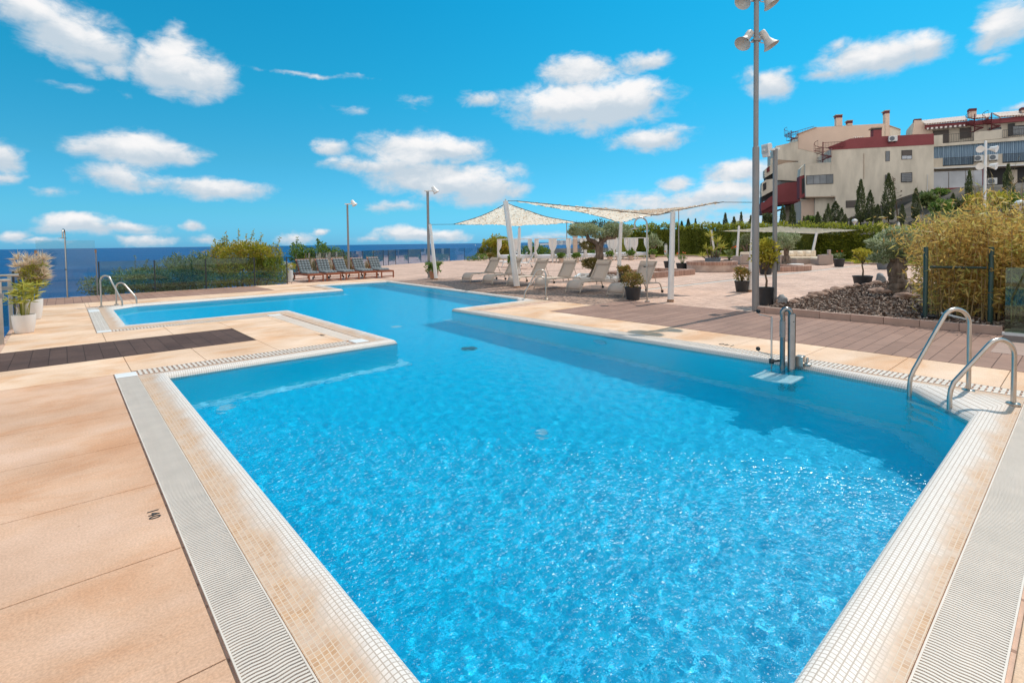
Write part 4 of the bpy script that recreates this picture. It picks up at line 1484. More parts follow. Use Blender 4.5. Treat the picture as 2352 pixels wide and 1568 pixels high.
def wood_lounger(label, loc, rz, group):
    t = thing('wooden_lounger', label, 'sun lounger', loc, rz, group)
    hw = .31
    f = MB()
    for y in (-hw, hw):
        f.box(0, 1.95, y - .02, y + .02, .27, .345)
    f.box(-.0, .03, -hw + .02, hw - .02, .27, .345)
    f.box(1.90, 1.95, -hw + .02, hw - .02, .27, .345)
    f.build('side_frame', M['teak'], t, bevel=.004)
    sl_ = MB()
    for k in range(13):
        sl_.box(.05 + k * .088, .05 + k * .088 + .066, -hw + .021, hw - .021, .322, .340)
    sl_.build('seat_slats', M['teak'], t, bevel=.003)
    for y in (-hw, hw):
        MB().box(.0, .055, y - .025, y + .025, 0, .268).build('leg', M['teak'], t, bevel=.004)
        l2 = MB().box(1.72, 1.77, y - .025, y + .025, .05, .268).build('leg', M['teak'], t, bevel=.004)
        w_ = MB().lathe([(0, -.02), (.06, -.02), (.06, .02), (0, .02)], 16)
        w_.v = [(v[0] + 1.745, v[2] + y * 1.16, v[1] + .06) for v in w_.v]
        w_.build('wheel', M['dark_metal'], l2)
    MB().box(.01, .045, -hw + .026, hw - .026, .05, .085).build('stretcher', M['teak'], t)
    MB().tube([(1.745, -hw * 1.1, .075), (1.745, hw * 1.1, .075)], .015, 8).build('axle', M['teak'], t)
    b0, b1 = Vector((1.16, 0, .33)), Vector((1.62, 0, .93))
    d = (b1 - b0).normalized()
    nrm = Vector((-d.z, 0, d.x))
    bk = MB()
    for y in (-hw + .05, hw - .05):
        bk.obox(b0 + Vector((0, y, 0)), b1 + Vector((0, y, 0)), .035, .035, nrm)
    for k in range(8):
        c = lerp(b0, b1, .06 + .12 * k)
        bk.obox(c + nrm * .022 + Vector((0, -hw + .02, 0)), c + nrm * .022 + Vector((0, hw - .02, 0)), .07, .014, nrm)
    bk.obox(b1 + Vector((0, -hw, 0)), b1 + Vector((0, hw, 0)), .075, .04, nrm)
    bk.build('backrest', M['teak'], t, bevel=.003)
    for y in (-.2, .2):
        MB().obox(lerp(b0, b1, .6) + Vector((0, y, 0)), (1.66, y, .30), .03, .02).build('back_prop', M['teak'], t)
    # cushion: tufts 4 across, 11 along, following seat and back
    path = [Vector((.34, 0, .345)), Vector((1.08, 0, .345)), Vector((1.20, 0, .40)), b1 - d * .03 + nrm * .035]
    seg = [(path[i + 1] - path[i]).length for i in range(3)]
    tot = sum(seg)
    nu, nv = 88, 32
    topg, botg = [], []
    for i in range(nu + 1):
        s0 = i / nu * tot
        k = 0
        s1 = s0
        while k < 2 and s1 > seg[k]:
            s1 -= seg[k]
            k += 1
        dd = (path[k + 1] - path[k]).normalized()
        c = path[k] + dd * s1
        nn = Vector((-dd.z, 0, dd.x))
        rt_, rb = [], []
        for j in range(nv + 1):
            y = -.275 + .55 * j / nv
            pu = abs(math.sin(math.pi * 11 * i / nu)) ** .45
            pv = abs(math.sin(math.pi * 4 * j / nv)) ** .45
            hgt = .028 + .072 * (pu * pv) ** .8
            if i in (0, nu) or j in (0, nv):
                hgt = .03
            rt_.append(c + nn * hgt + Vector((0, y, 0)))
            rb.append(c + nn * .006 + Vector((0, y * .96, 0)))
        topg.append(rt_)
        botg.append(rb)
    cm = MB().grid(topg).grid(botg)
    for g0, g1 in ((topg[0], botg[0]), (topg[-1], botg[-1])):
        cm.grid([g0, g1])
    cm.grid([[r[0] for r in topg], [r[0] for r in botg]])
    cm.grid([[r[-1] for r in topg], [r[-1] for r in botg]])
    cm.build('cushion', M['tuft'], t, smooth=True, auto=75)
    return t


wl = [(8.31, 'wooden lounger with grey tufted cushion, leftmost of five beside the bollard lamp'), (9.10, 'wooden lounger with grey tufted cushion, second of five from the bollard lamps'),
      (9.98, 'wooden lounger with grey tufted cushion standing just left of the lamp post'), (10.86, 'wooden lounger with grey tufted cushion standing just right of the lamp post'),
      (11.74, 'wooden lounger with grey tufted cushion at the open right end of five')]
proto = None
for i, (b, lb) in enumerate(wl):
    loc, rz = AB(22.45, b), TH + R(90) + R([1.5, -2, 2, -1, 0][i])
    if proto is None:
        proto = wood_lounger(lb, loc, rz, 'wooden loungers with tufted cushions')
    else:
        dup(proto, lb, loc, rz)

# ------------------------------------------------------------------ curtained day beds
def day_bed(label, near, s=2.0, h=1.92, group='white curtained day beds'):
    """near: its corner closest to the camera; sides run along a and b"""
    t = thing('day_bed', label, 'day bed', near, TH, group)
    c4_ = [(0, 0), (s, 0), (s, s), (0, s)]
    for x, y in c4_:
        MB().box(x - .035, x + .035, y - .035, y + .035, 0, h).build('post', M['white_paint'], t, bevel=.005)
    fr = MB()
    for i in range(4):
        (x0, y0), (x1, y1) = c4_[i], c4_[(i + 1) % 4]
        fr.obox((x0, y0, h - .03), (x1, y1, h - .03), .05, .06)
    fr.build('canopy_frame', M['white_paint'], t)
    MB().box(-.02, s + .02, -.02, s + .02, .30, .38).build('bed_frame', M['white_paint'], t, bevel=.01)
    MB().box(.03, s - .03, .03, s - .03, .38, .60).build('mattress', M['cushion_white'], t, bevel=.05)
    for x, y in ((.5, .08), (1.5, .08), (.08, .6), (.08, 1.4)):
        MB().box(x - .03, x + .03, y - .03, y + .03, 0, .3).build('leg', M['white_paint'], t)
    pb = MB()
    pb.grid([[(1.2 + .6 * i / 8, 1.2 + .5 * j / 8, .60 + .14 * (math.sin(math.pi * i / 8) * math.sin(math.pi * j / 8)) ** .5) for j in range(9)] for i in range(9)])
    pb.build('pillow', M['dark_cloth'], t, smooth=True)
    for ci, (x, y) in enumerate(c4_):
        tie = random.uniform(.78, .95)
        ph = random.uniform(0, 6.28)
        ux, uy = (1 if x == 0 else -1), (1 if y == 0 else -1)
        rows = []
        for k in range(25):
            z = h - .06 - (h - .06 - .42) * k / 24
            wd = .44 if z > 1.45 else .44 - .34 * min(1, ((1.45 - z) / (1.45 - tie))) ** 1.6 if z > tie else .10 + .20 * min(1, (tie - z) / .35)
            row = []
            for j in range(29):
                q = j / 28
                # cloth wraps round the corner: half along each side, with folds
                fold = .035 * math.sin(q * 34 + ph)
                if q < .5:
                    px, py = ux * wd * (1 - 2 * q), fold
                else:
                    px, py = fold, uy * wd * (2 * q - 1)
                row.append((x + px + ux * .01, y + py + uy * .01, z))
            rows.append(row)
        MB().grid(rows).build('curtain', M['curtain'], t, smooth=True)
    return t


db = [((1180, 603.0), 'white curtained day bed at the left end behind the leaning sail pole'), ((1269.7, 603.0), 'white curtained day bed framing the open sea'),
      ((1345, 600.0), 'white curtained day bed hidden behind the twisted olive trunk'), ((1410.4, 597.4), 'white curtained day bed behind the sail pole right of the olive'),
      ((1458.5, 595.6), 'white curtained day bed at the right end before the hedge')]
proto = None
for (u, v), lb in db:
    if proto is None:
        proto = day_bed(lb, gp(u, v))
    else:
        dup(proto, lb, gp(u, v), TH)

# ------------------------------------------------------------------ wicker lounge
M['wicker'] = pbr('wicker', srgb(168, 152, 142), 40, .12, rough=.85, bump=.4, bscale=80)
M['cream_cushion'] = pbr('cream_cushion', srgb(232, 214, 190), 6, .06, rough=.9)


def cushion(mb_name, x0, x1, y0, y1, z0, z1, parent, rx=0):
    return MB().box(x0, x1, y0, y1, z0, z1).build(mb_name, M['cream_cushion'], parent, bevel=.05)


t = thing('wicker_sofa', 'long wicker sofa with cream cushions under the lounge sails', 'sofa', Vector((18.0, 33.4, 0)), R(4))
MB().box(-.1, 2.35, 0, .85, .02, .30).box(-.1, 2.35, .70, .92, .30, .62).box(-.28, -.1, 0, .92, .02, .55).build('frame', M['wicker'], t, bevel=.02)
for k in range(2):
    cushion('seat_cushion', -.08 + k * 1.21, 1.12 + k * 1.21, .0, .70, .30, .44, t)
    cushion('back_cushion', -.08 + k * 1.21, 1.12 + k * 1.21, .50, .70, .44, .84, t)
for x in (.3, .95, 1.55):
    c = MB()
    c.grid([[(x + .45 * i / 8, .44 - .16 * (math.sin(math.pi * i / 8) * math.sin(math.pi * j / 8)) ** .5 + .1 * j / 8, .44 + .38 * j / 8) for j in range(9)] for i in range(9)])
    c.build('throw_pillow', M['cream_cushion'], t, smooth=True)
t = thing('wicker_armchair', 'blocky wicker armchair seen from behind at the right of the lounge', 'armchair', Vector((18.75, 31.2, 0)), R(4))
MB().box(0, .78, 0, .16, .02, .62).box(.02, .78, .16, .9, .02, .3).box(.78, .92, 0, .9, .02, .62).box(.62, .78, .0, .16, .62, .92).build('frame', M['wicker'], t, bevel=.02)
cushion('seat_cushion', .04, .76, .17, .88, .30, .44, t)
t = thing('wicker_table', 'low wicker table in front of the long sofa', 'table', Vector((17.95, 32.2, 0)), R(4))
MB().box(0, .95, 0, .6, .02, .36).build('base', M['wicker'], t, bevel=.02)
MB().box(-.02, .97, -.02, .62, .365, .385).build('tabletop', M['glass'], t)
t = thing('wicker_sofa', 'wicker sofa turned away behind the speaker pole and topiary', 'sofa', Vector((14.9, 33.0, 0)), R(8))
MB().box(0, 2.6, 0, .18, .02, .66).box(0, 2.6, .18, .9, .02, .3).box(-.16, 0, 0, .9, .02, .55).box(2.6, 2.76, 0, .9, .02, .55).build('frame', M['wicker'], t, bevel=.02)
cushion('seat_cushion', .02, 2.58, .19, .88, .30, .44, t)
cushion('back_cushion', .02, 2.58, .19, .36, .44, .80, t)
t = thing('stone_slab', 'pale grey low stone slab beside the topiary bed', 'stone slab', gp(1824, 612), R(2))
MB().box(-.45, .45, -.25, .25, 0, .16).build('block', M['white_paint'], t, bevel=.02)
# ------------------------------------------------------------------ foliage materials
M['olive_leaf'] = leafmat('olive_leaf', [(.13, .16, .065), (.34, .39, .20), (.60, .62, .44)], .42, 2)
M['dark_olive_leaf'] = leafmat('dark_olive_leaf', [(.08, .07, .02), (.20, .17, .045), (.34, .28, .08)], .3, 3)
M['hedge_leaf'] = leafmat('hedge_leaf', [(.06, .085, .010), (.18, .21, .025), (.34, .36, .05)], .4, 1.2)
M['new_leaf'] = leafmat('new_leaf', [(.14, .16, .015), (.34, .34, .035), (.48, .45, .07)], .35, 1.0)
M['cypress_leaf'] = leafmat('cypress_leaf', [(.028, .042, .018), (.09, .115, .045), (.19, .21, .08)], .25, 1.5)
M['bamboo_leaf'] = leafmat('bamboo_leaf', [(.20, .11, .035), (.52, .30, .08), (.74, .52, .16), (.62, .50, .14), (.36, .38, .09)], .45, 1.3)
M['bamboo_cane'] = pbr('bamboo_cane', (.36, .24, .10), 5, .35, rough=.55)
M['yellow_leaf'] = leafmat('yellow_leaf', [(.14, .16, .018), (.36, .36, .035), (.50, .44, .055), (.52, .26, .07)], .35, 1.0)
M['green_leaf'] = leafmat('green_leaf', [(.04, .085, .02), (.13, .225, .04), (.33, .42, .08)], .3, .9)
M['grey_green_leaf'] = leafmat('grey_green_leaf', [(.06, .095, .04), (.17, .225, .09), (.36, .39, .18)], .3, 1.2)
M['lemon_leaf'] = leafmat('lemon_leaf', [(.16, .17, .02), (.44, .38, .04), (.62, .50, .07)], .45, 4)
M['red_leaf'] = leafmat('red_leaf', [(.07, .09, .02), (.20, .19, .04), (.38, .28, .08), (.40, .15, .06)], .25, 6)
M['palm_leaf'] = leafmat('palm_leaf', [(.15, .18, .03), (.46, .44, .07), (.70, .56, .12)], .35, 3)
M['blade_leaf'] = leafmat('blade_leaf', [(.06, .10, .03), (.16, .21, .07), (.28, .31, .10)], .2, 4, rough=.35)
M['plume'] = leafmat('plume', [(.52, .36, .24), (.76, .60, .44), (.85, .75, .56)], .35, 5)
M['orange_flower'] = pbr('orange_flower', (.75, .16, .03), 9, .2, rough=.6)
M['dry_leaf'] = leafmat('dry_leaf', [(.20, .15, .08), (.40, .32, .18)], .3, 2)
M['lawn'] = leafmat('lawn', [(.22, .26, .03), (.42, .42, .06)], .3, .3)
M['chips'] = leafmat('chips', [(.06, .036, .026), (.22, .135, .098), (.46, .35, .28)], 0, 20, rough=.8, mixn=.25)


def potmesh(rim, base, h, rounded=False):
    if rounded:
        pr = [(base * .9, 0), (base, .02 * h), (lerp(base, rim, .62), h * .4), (rim * .985, h * .78), (rim, h), (rim * .95, h), (rim * .93, h * .9), (0, h * .88)]
    else:
        pr = [(base, 0), (lerp(base, rim, .84), h * .84), (rim, h * .86), (rim * 1.02, h * .99), (rim * .97, h), (rim * .9, h * .98), (rim * .88, h * .88), (0, h * .86)]
    return MB().lathe(pr, 28)


def addpot(t, rim, base, h, mat, rounded=False, saucer=False):
    p = potmesh(rim, base, h, rounded).build('pot', M[mat], t, smooth=True, auto=40)
    MB().lathe([(0, 0), (rim * .86, 0), (rim * .8, .012), (0, .016)], 20, (0, 0, h * .885)).build('soil', M['soil'], p)
    if saucer:
        MB().lathe([(base * 1.25, 0), (base * 1.35, .035), (base * 1.2, .03), (0, .012)], 20).build('saucer', M[mat], t)
    return h * .88


def shrub(t, z0, w, h, n, leaf, mat, stems=7):
    """twiggy rounded shrub, leaves bunched at the twig ends"""
    st = MB()
    tips = []
    for k in range(stems):
        a = 6.28 * k / stems + random.uniform(-.3, .3)
        rr = random.uniform(.25, .8)
        tip = Vector((math.cos(a) * w / 2 * rr, math.sin(a) * w / 2 * rr, z0 + h * random.uniform(.55, .85)))
        md = Vector((tip.x * .35, tip.y * .35, lerp(z0, tip.z, .5)))
        st.tube([(0, 0, z0 - .02), md, tip], [.012 + w * .008, .008 + w * .005, .004], 5)
        tips.append(tip)
    st.build('stem', M['stem'], t, smooth=True)
    lf = MB()
    P, D = clump(int(n * .55), (0, 0, z0 + h * .55), (w / 2 * .92, w / 2 * .92, h * .45), .5, .2, .7)
    lf.leaves(P, D, RNG.uniform(.7, 1.3, len(P)) * leaf, leaf * .5)
    for tip in tips:
        P, D = clump(int(n * .45 / stems), tuple(tip + Vector((0, 0, h * .08))), (w * .19,) * 2 + (h * .2,), .2, .2, .8)
        lf.leaves(P, D, RNG.uniform(.7, 1.3, len(P)) * leaf, leaf * .5)
    lf.build('foliage', M[mat], t)


def strelitzia(t, z0, h, w, n=13, flowers=3, bend=1):
    lf = MB()
    for k in range(n):
        a = 6.28 * k / n + random.uniform(-.3, .3)
        rr = random.uniform(.3, 1) * w / 2
        hh = h * random.uniform(.65, 1) * (1.08 - .3 * rr / (w / 2))
        dr = Vector((math.cos(a), math.sin(a), 0))
        p0, p1, p2 = Vector((0, 0, z0)) + dr * .04, dr * rr * .5 + Vector((0, 0, z0 + hh * .6)), dr * rr + Vector((0, 0, z0 + hh))
        lf.tube([p0, p1], [.010, .007], 5)
        sd = dr.cross(Vector((0, 0, 1))) * math.cos(.8) + Vector((0, 0, .5))
        sd.normalize()
        rows = []
        for i in range(7):
            q = i / 6
            c = lerp(p1, p2, q) + Vector((0, 0, -.05 * h * q * q * bend))
            wd = .10 * h * math.sin(math.pi * min(.98, .08 + .92 * q)) ** .7
            rows.append([c - sd * wd + Vector((0, 0, wd * .3)), c, c + sd * wd + Vector((0, 0, wd * .3))])
        lf.grid(rows)
    lf.build('foliage', M['blade_leaf'], t, smooth=True)
    for k in range(flowers):
        a = random.uniform(0, 6.28)
        dr = Vector((math.cos(a), math.sin(a), 0))
        top = dr * w * .34 + Vector((0, 0, z0 + h * random.uniform(.85, 1.02)))
        fm = MB().tube([(0, 0, z0), lerp(Vector((0, 0, z0)), top, .6) - dr * .03, top], [.009, .007, .006], 5)
        f = fm.build('flower_stalk', M['blade_leaf'], t)
        pm = MB()
        C = np.array([tuple(top)] * 7)
        D = np.array([tuple(dr * .8 + Vector((random.uniform(-.4, .4), random.uniform(-.4, .4), random.uniform(.2, 1)))) for _ in range(7)])
        pm.leaves(C, D, .24 * h, .075 * h)
        pm.build('flower', M['orange_flower'], f)


def small_tree(t, z0, stem_h, w, h, n, leaf, mat='lemon_leaf'):
    st = MB().tube([(0, 0, z0 - .05), (.02, .0, z0 + stem_h * .4), (-.015, .01, z0 + stem_h * .75), (.01, 0, z0 + stem_h)], [.03, .025, .022, .02], 8)
    for k in range(8):
        a = 6.28 * k / 8
        st.tube([(0, 0, z0 + stem_h * .85), (math.cos(a) * w * .2, math.sin(a) * w * .2, z0 + stem_h + h * .3), (math.cos(a) * w * .4, math.sin(a) * w * .4, z0 + stem_h + h * random.uniform(.4, .8))], [.014, .009, .005], 5)
    st.build('stem', M['stem'], t, smooth=True)
    lf = MB()
    for k in range(11):
        a, rr = random.uniform(0, 6.28), random.uniform(.1, .36) * w
        P, D = clump(n // 13, (math.cos(a) * rr, math.sin(a) * rr, z0 + stem_h + h * random.uniform(.15, .85)), (w * .2, w * .2, h * .2), .1, .2, .3)
        lf.leaves(P, D, RNG.uniform(.7, 1.3, len(P)) * leaf, leaf * .45)
    lf.build('foliage', M[mat], t)


def rosette(lf, c, n, ln, w, up=.25):
    D = unit(n)
    D[:, 2] = np.abs(D[:, 2]) * .9 + RNG.uniform(-.35, .35, n) + up
    lf.leaves(np.array([tuple(c)] * n) + RNG.normal(size=(n, 3)) * .02, D, RNG.uniform(.75, 1.1, n) * ln, w)


def potted(label, u, v, rim_px, base_px, h_px, mat, group='potted plants on the plaza', **kw):
    loc = gp(u, v)
    k = loc.y / F
    t = thing('potted_plant', label, 'potted plant', loc, 0, group)
    z = addpot(t, rim_px * k / 2, base_px * k / 2, h_px * k, mat, **kw)
    return t, z, k


t, z, k = potted('black pot with a bushy reddish green shrub standing on the boardwalk edge', 1454, 687.5, 37.5, 29, 29, 'black_plastic')
shrub(t, z, 49 * k, 33 * k, 1500, .055, 'red_leaf', 12)
t, z, k = potted('black pot with reddish shrub at the foot of the pole right of the olive', 1435, 647.5, 27, 21, 19, 'black_plastic')
shrub(t, z, 32 * k, 19 * k, 1100, .065, 'red_leaf', 9)
t, z, k = potted('black pot with an open jade shrub at the foot of the hidden leaning pole', 1704, 669, 32, 25, 24, 'black_plastic')
shrub(t, z, 31 * k, 32 * k, 620, .075, 'red_leaf', 8)
t, z, k = potted('large scuffed black pot with a lemon tree between the two grey poles', 1759, 699, 33, 29, 40, 'black_plastic')
small_tree(t, z, 48 * k, 74 * k, 66 * k, 950, .12)
t, z, k = potted('black pot standing behind the lemon tree, with a low green plant', 1759, 629, 30, 24, 25, 'black_plastic')
shrub(t, z, 34 * k, 20 * k, 300, .16, 'grey_green_leaf', 6)
t, z, k = potted('wide black pot with a slim lemon sapling beside the rocks', 1981, 655, 40, 32, 22, 'black_plastic')
small_tree(t, z, 36 * k, 52 * k, 28 * k, 750, .10)
t, z, k = potted('black pot of bird of paradise right of the wicker armchair', 1927, 612, 24, 18, 18, 'black_plastic')
strelitzia(t, z, 20 * k, 34 * k, 16, 2)
t, z, k = potted('grey pot half hidden behind the small olive trunk', 2027, 618, 24, 19, 14, 'grey_plastic')
shrub(t, z, 26 * k, 12 * k, 300, .14, 'grey_green_leaf', 6)
t, z, k = potted('black pot of bird of paradise cut by the white pole, left of its twin', 1537, 618.5, 25, 18, 19, 'black_plastic')
strelitzia(t, z, 22 * k, 26 * k, 12, 2)
t, z, k = potted('black pot of bird of paradise with orange flowers beside the round planter', 1567, 620, 28, 22, 16, 'black_plastic')
strelitzia(t, z, 24 * k, 30 * k, 14, 4)
t, z, k = potted('black pot behind the round planter with a small grey plant', 1645, 600.5, 14, 11, 12.5, 'black_plastic')
shrub(t, z, 14 * k, 10 * k, 200, .2, 'grey_green_leaf', 5)
t, z, k = potted('wide low black pot of bird of paradise right of the round planter', 1675, 602, 26, 22, 5, 'black_plastic')
strelitzia(t, z, 30 * k, 30 * k, 20, 3)
t, z, k = potted('dark pot with a rusty dry shrub at the left end of the day beds', 1128, 600.5, 9, 7.5, 9, 'black_plastic')
shrub(t, z, 13 * k, 9 * k, 240, .2, 'red_leaf', 6)
t, z, k = potted('terracotta pot with a dark leafy shrub behind the second grey lounger', 1176, 618, 12, 10, 10, 'terracotta')
shrub(t, z, 18 * k, 22 * k, 420, .14, 'green_leaf', 7)
for u, v, lb in ((1289, 603, 'pale stone pot with a green shrub before the bed framing the sea'), (1324, 602.5, 'pale stone pot with a green shrub left of the twisted olive crown'), (1357, 596, 'pale stone pot with a green shrub behind the twisted olive trunk'),
                 (1401, 599, 'pale stone pot with a green shrub between the olive trunk and white pole'), (1449, 597, 'pale stone pot with a green shrub left of the shower pipe'), (1499, 594.5, 'pale stone pot with a green shrub below the small grey olive')):
    t, z, k = potted(lb, u, v, 12.5, 10.5, 10, 'stone_pot', group='stone pots before the day beds', saucer=True)
    shrub(t, z, 18 * k, 11 * k, 330, .17, 'green_leaf', 6)
t, z, k = potted('terracotta pot with an arching green plant between lamp post and sail pole', 997, 639.5, 21, 17, 17, 'terracotta')
lf = MB()
for i in range(60):
    a, q = random.uniform(0, 6.28), random.uniform(.5, 1)
    e = Vector((math.cos(a) * 22 * k * q, math.sin(a) * 22 * k * q, z + random.uniform(.0, 26) * k))
    c0 = Vector((0, 0, z))
    md = lerp(c0, e, .5) + Vector((0, 0, 9 * k))
    pts = [lerp(lerp(c0, md, s / 9), lerp(md, e, s / 9), s / 9) for s in range(10)]
    C = np.repeat(np.array([tuple(p) for p in pts[3:]]), 2, 0)
    lf.leaves(C, unit(len(C)) + np.array([0, 0, .4]), .13, .05)
lf.build('foliage', M['green_leaf'], t)

# the two white pots on the left with papyrus and feathery grass
loc = AB(13.5, -.60)
t = thing('potted_plant', 'white rounded pot with yellow green papyrus, the front one by the railing', 'potted plant', loc, 0, 'white pots by the left railing')
z = addpot(t, .178, .135, .35, 'white_pot', rounded=True)


def papyrus(t, z, stems, h, spread, ln, mat='palm_leaf', plume=False):
    st, lf, pl = MB(), MB(), MB()
    for i in range(stems):
        a, q = random.uniform(0, 6.28), random.random()
        top = Vector((math.cos(a) * spread * q, math.sin(a) * spread * q, z + h * random.uniform(.45, 1)))
        st.tube([(math.cos(a) * .08 * q, math.sin(a) * .08 * q, z - .03), lerp(Vector((0, 0, z)), top, .5), top], [.006, .005, .004], 4)
        if plume and random.random() < .5:
            for s in range(3):
                n = 16
                D = unit(n) * .55 + np.array([top.x * 1.6, top.y * 1.6, .5])
                pl.leaves(np.array([tuple(top)] * n), D, RNG.uniform(.12, .27, n), .018)
        n = 13
        D = unit(n)
        D[:, 2] = D[:, 2] * .3 + .12
        lf.leaves(np.array([tuple(top - Vector((0, 0, .12 if plume else 0)))] * n), D, RNG.uniform(.7, 1.1, n) * ln, .022)
    st.build('stems', M['palm_leaf'], t)
    lf.build('foliage', M[mat], t)
    if plume:
        pl.build('plumes', M['plume'], t)


papyrus(t, z, 24, .62, .24, .19)
t = thing('potted_plant', 'white rounded pot with feathery pink grass plumes, the rear one of the two', 'potted plant', AB(15.95, -.55), 0, 'white pots by the left railing')
z = addpot(t, .18, .135, .46, 'white_pot', rounded=True)
papyrus(t, z, 64, .96, .26, .15, plume=True)

# ------------------------------------------------------------------ round brick planter, brick troughs
m, nt2, p, col, co = brickmat('brick_course', srgb(150, 108, 90), srgb(182, 142, 122), srgb(196, 172, 156), .075, .5, .008, off=0, rough=.85, kind='UV', bump=.3, var=((.8, .8, .8), (1.1, 1.1, 1.1)), varscale=2)
M['brick'] = m
M['render_wall'] = pbr('render_wall', srgb(186, 158, 142), 3, .16, c2=srgb(206, 184, 168), rough=.9, bump=.2)
M['pebble_fill'] = pbr('pebble_fill', (.42, .36, .32), 40, .35, rough=.9, bump=.8, bscale=40)
pc = gp(1637, 616)
pc = Vector((10.46, 26.75, 0))
t = thing('round_planter', 'round brick topped planter holding the yucca tub', 'planter', pc)
RO = 1.24
MB().lathe([(RO, 0), (RO, .34), (RO - .25, .34), (RO - .25, .1)], 64, cap=False).build('planter_wall', M['render_wall'], t, smooth=True, auto=40)
mb, fu = MB(), []
n = 64
prof = [(RO + .02, .335), (RO + .025, .50), (RO - .26, .505), (RO - .265, .3)]
vs = [(r * math.cos(6.2832 * j / n), r * math.sin(6.2832 * j / n), z) for r, z in prof for j in range(n)]
fs = []
for i in range(3):
    for j in range(n):
        fs.append((i * n + j, i * n + (j + 1) % n, (i + 1) * n + (j + 1) % n, (i + 1) * n + j))
        u0, u1 = RO * 6.2832 * j / n, RO * 6.2832 * (j + 1) / n
        fu.append(((u0, .25 * i + .02), (u1, .25 * i + .02), (u1, .25 * i + .23), (u0, .25 * i + .23)))
o = mb.add(vs, fs).build('brick_rim', M['brick'], t)
uvmap(o, fu)
MB().lathe([(0, .30), (RO - .26, .30)], 40, cap=False).build('fill', M['pebble_fill'], t)
yl = pc + Vector((.05, .0, .30))
t = thing('potted_plant', 'wide grey tub of spiky yellow green yuccas in the round planter', 'potted plant', yl, 0, 'potted plants on the plaza')
z = addpot(t, .40, .33, .38, 'grey_plastic')
st, lf = MB(), MB()
for x, y, h, ln in ((-.12, 0, 1.15, .42), (.28, .05, .85, .42), (.42, -.08, .55, .40), (-.35, -.05, .50, .36), (-.02, -.1, .38, .36), (-.52, .1, .12, .3)):
    st.tube([(x * .5, y * .5, z - .03), (x * .8, y, z + h * .5), (x, y, z + h)], [.035, .028, .022], 7)
    rosette(lf, (x, y, z + h), 26, ln * 1.12, .04, .3)
st.build('stem', M['stem'], t, smooth=True)
lf.build('foliage', M['palm_leaf'], t)


def brick_trough(label, pts, h, w=.24):
    """low wall of upright bricks along a path, closed"""
    t = thing('brick_planter', label, 'planter', pts[0], 0, 'low brick planters')
    org = Vector(pts[0])
    mb, fu = MB(), []
    n = len(pts)
    inn = offset([(p.x, p.y) for p in pts], w)
    inn2 = offset([(p.x, p.y) for p in pts], -w)
    area = lambda q: abs(sum(q[i - 1][0] * q[i][1] - q[i][0] * q[i - 1][1] for i in range(len(q))))
    if area(inn2) < area(inn):
        inn = inn2
    u = 0
    for i in range(n):
        j = (i + 1) % n
        a, b = Vector(pts[i]) - org, Vector(pts[j]) - org
        c, d = Vector((*inn[i], 0)) - org, Vector((*inn[j], 0)) - org
        ln = (b - a).length
        up = Vector((0, 0, h))
        mb.add([a, b, b + up, a + up], [(0, 1, 2, 3)])
        mb.add([a + up, b + up, d + up, c + up], [(0, 1, 2, 3)])
        mb.add([c, d, d + up, c + up], [(3, 2, 1, 0)])
        f = ((u, .02), (u + ln, .02), (u + ln, .23), (u, .23))
        f2 = ((u, .26), (u + ln, .26), (u + ln, .46), (u, .46))
        fu += [f, f2, tuple(reversed(f))]
        u += ln
    o = mb.build('brick_rim', M['brick'], t)
    uvmap(o, fu)
    MB().prism([(Vector((*q, 0)) - org).xy for q in inn], .0, h * .35).build('fill', M['render_wall'], t)
    return t


bp = [AB(12.55, 18.2), AB(12.4, 22.4), AB(14.6, 22.55), AB(14.75, 18.35)]
brick_trough('low brick edged basin left of the white sail pole', bp, .24)
brick_trough('low brick edged basin right of the round planter behind the speaker pole', [Vector((11.2, 24.3, 0)), Vector((15.2, 25.9, 0)), Vector((14.6, 28.6, 0)), Vector((11.9, 27.6, 0))], .24)
# white edged bed of the twisted olive
t = thing('olive_bed', 'white edged gravel bed round the twisted olive', 'planter', (0, 0, 0))
bd = [gp(1318, 645.5), gp(1417, 647.5), gp(1424, 637), gp(1332, 634.5)]
org = bd[0].copy()
mb = MB()
for i in range(4):
    mb.obox(bd[i] - org + Vector((0, 0, .07)), bd[(i + 1) % 4] - org + Vector((0, 0, .07)), .10, .15)
t.location = org
mb.build('border', M['white_paint'], t, bevel=.006)
MB().prism([(p - org).xy for p in bd], .0, .10).build('gravel', M['pebble_fill'], t)
lf = MB()
for i in range(46):
    q = org * 0 + lerp(lerp(bd[0], bd[1], random.random()), lerp(bd[3], bd[2], random.random()), random.random()) - org
    s_ = random.uniform(.03, .08)
    P = unit(14) * s_
    lf.lathe([(0, -.5 * s_), (s_, -.3 * s_), (s_ * random.uniform(.7, 1.1), .3 * s_), (0, .6 * s_)], 7, (q.x, q.y, .12))
tag(lf.build('gravel_stones', M['pebble_fill'], t), kind='stuff')

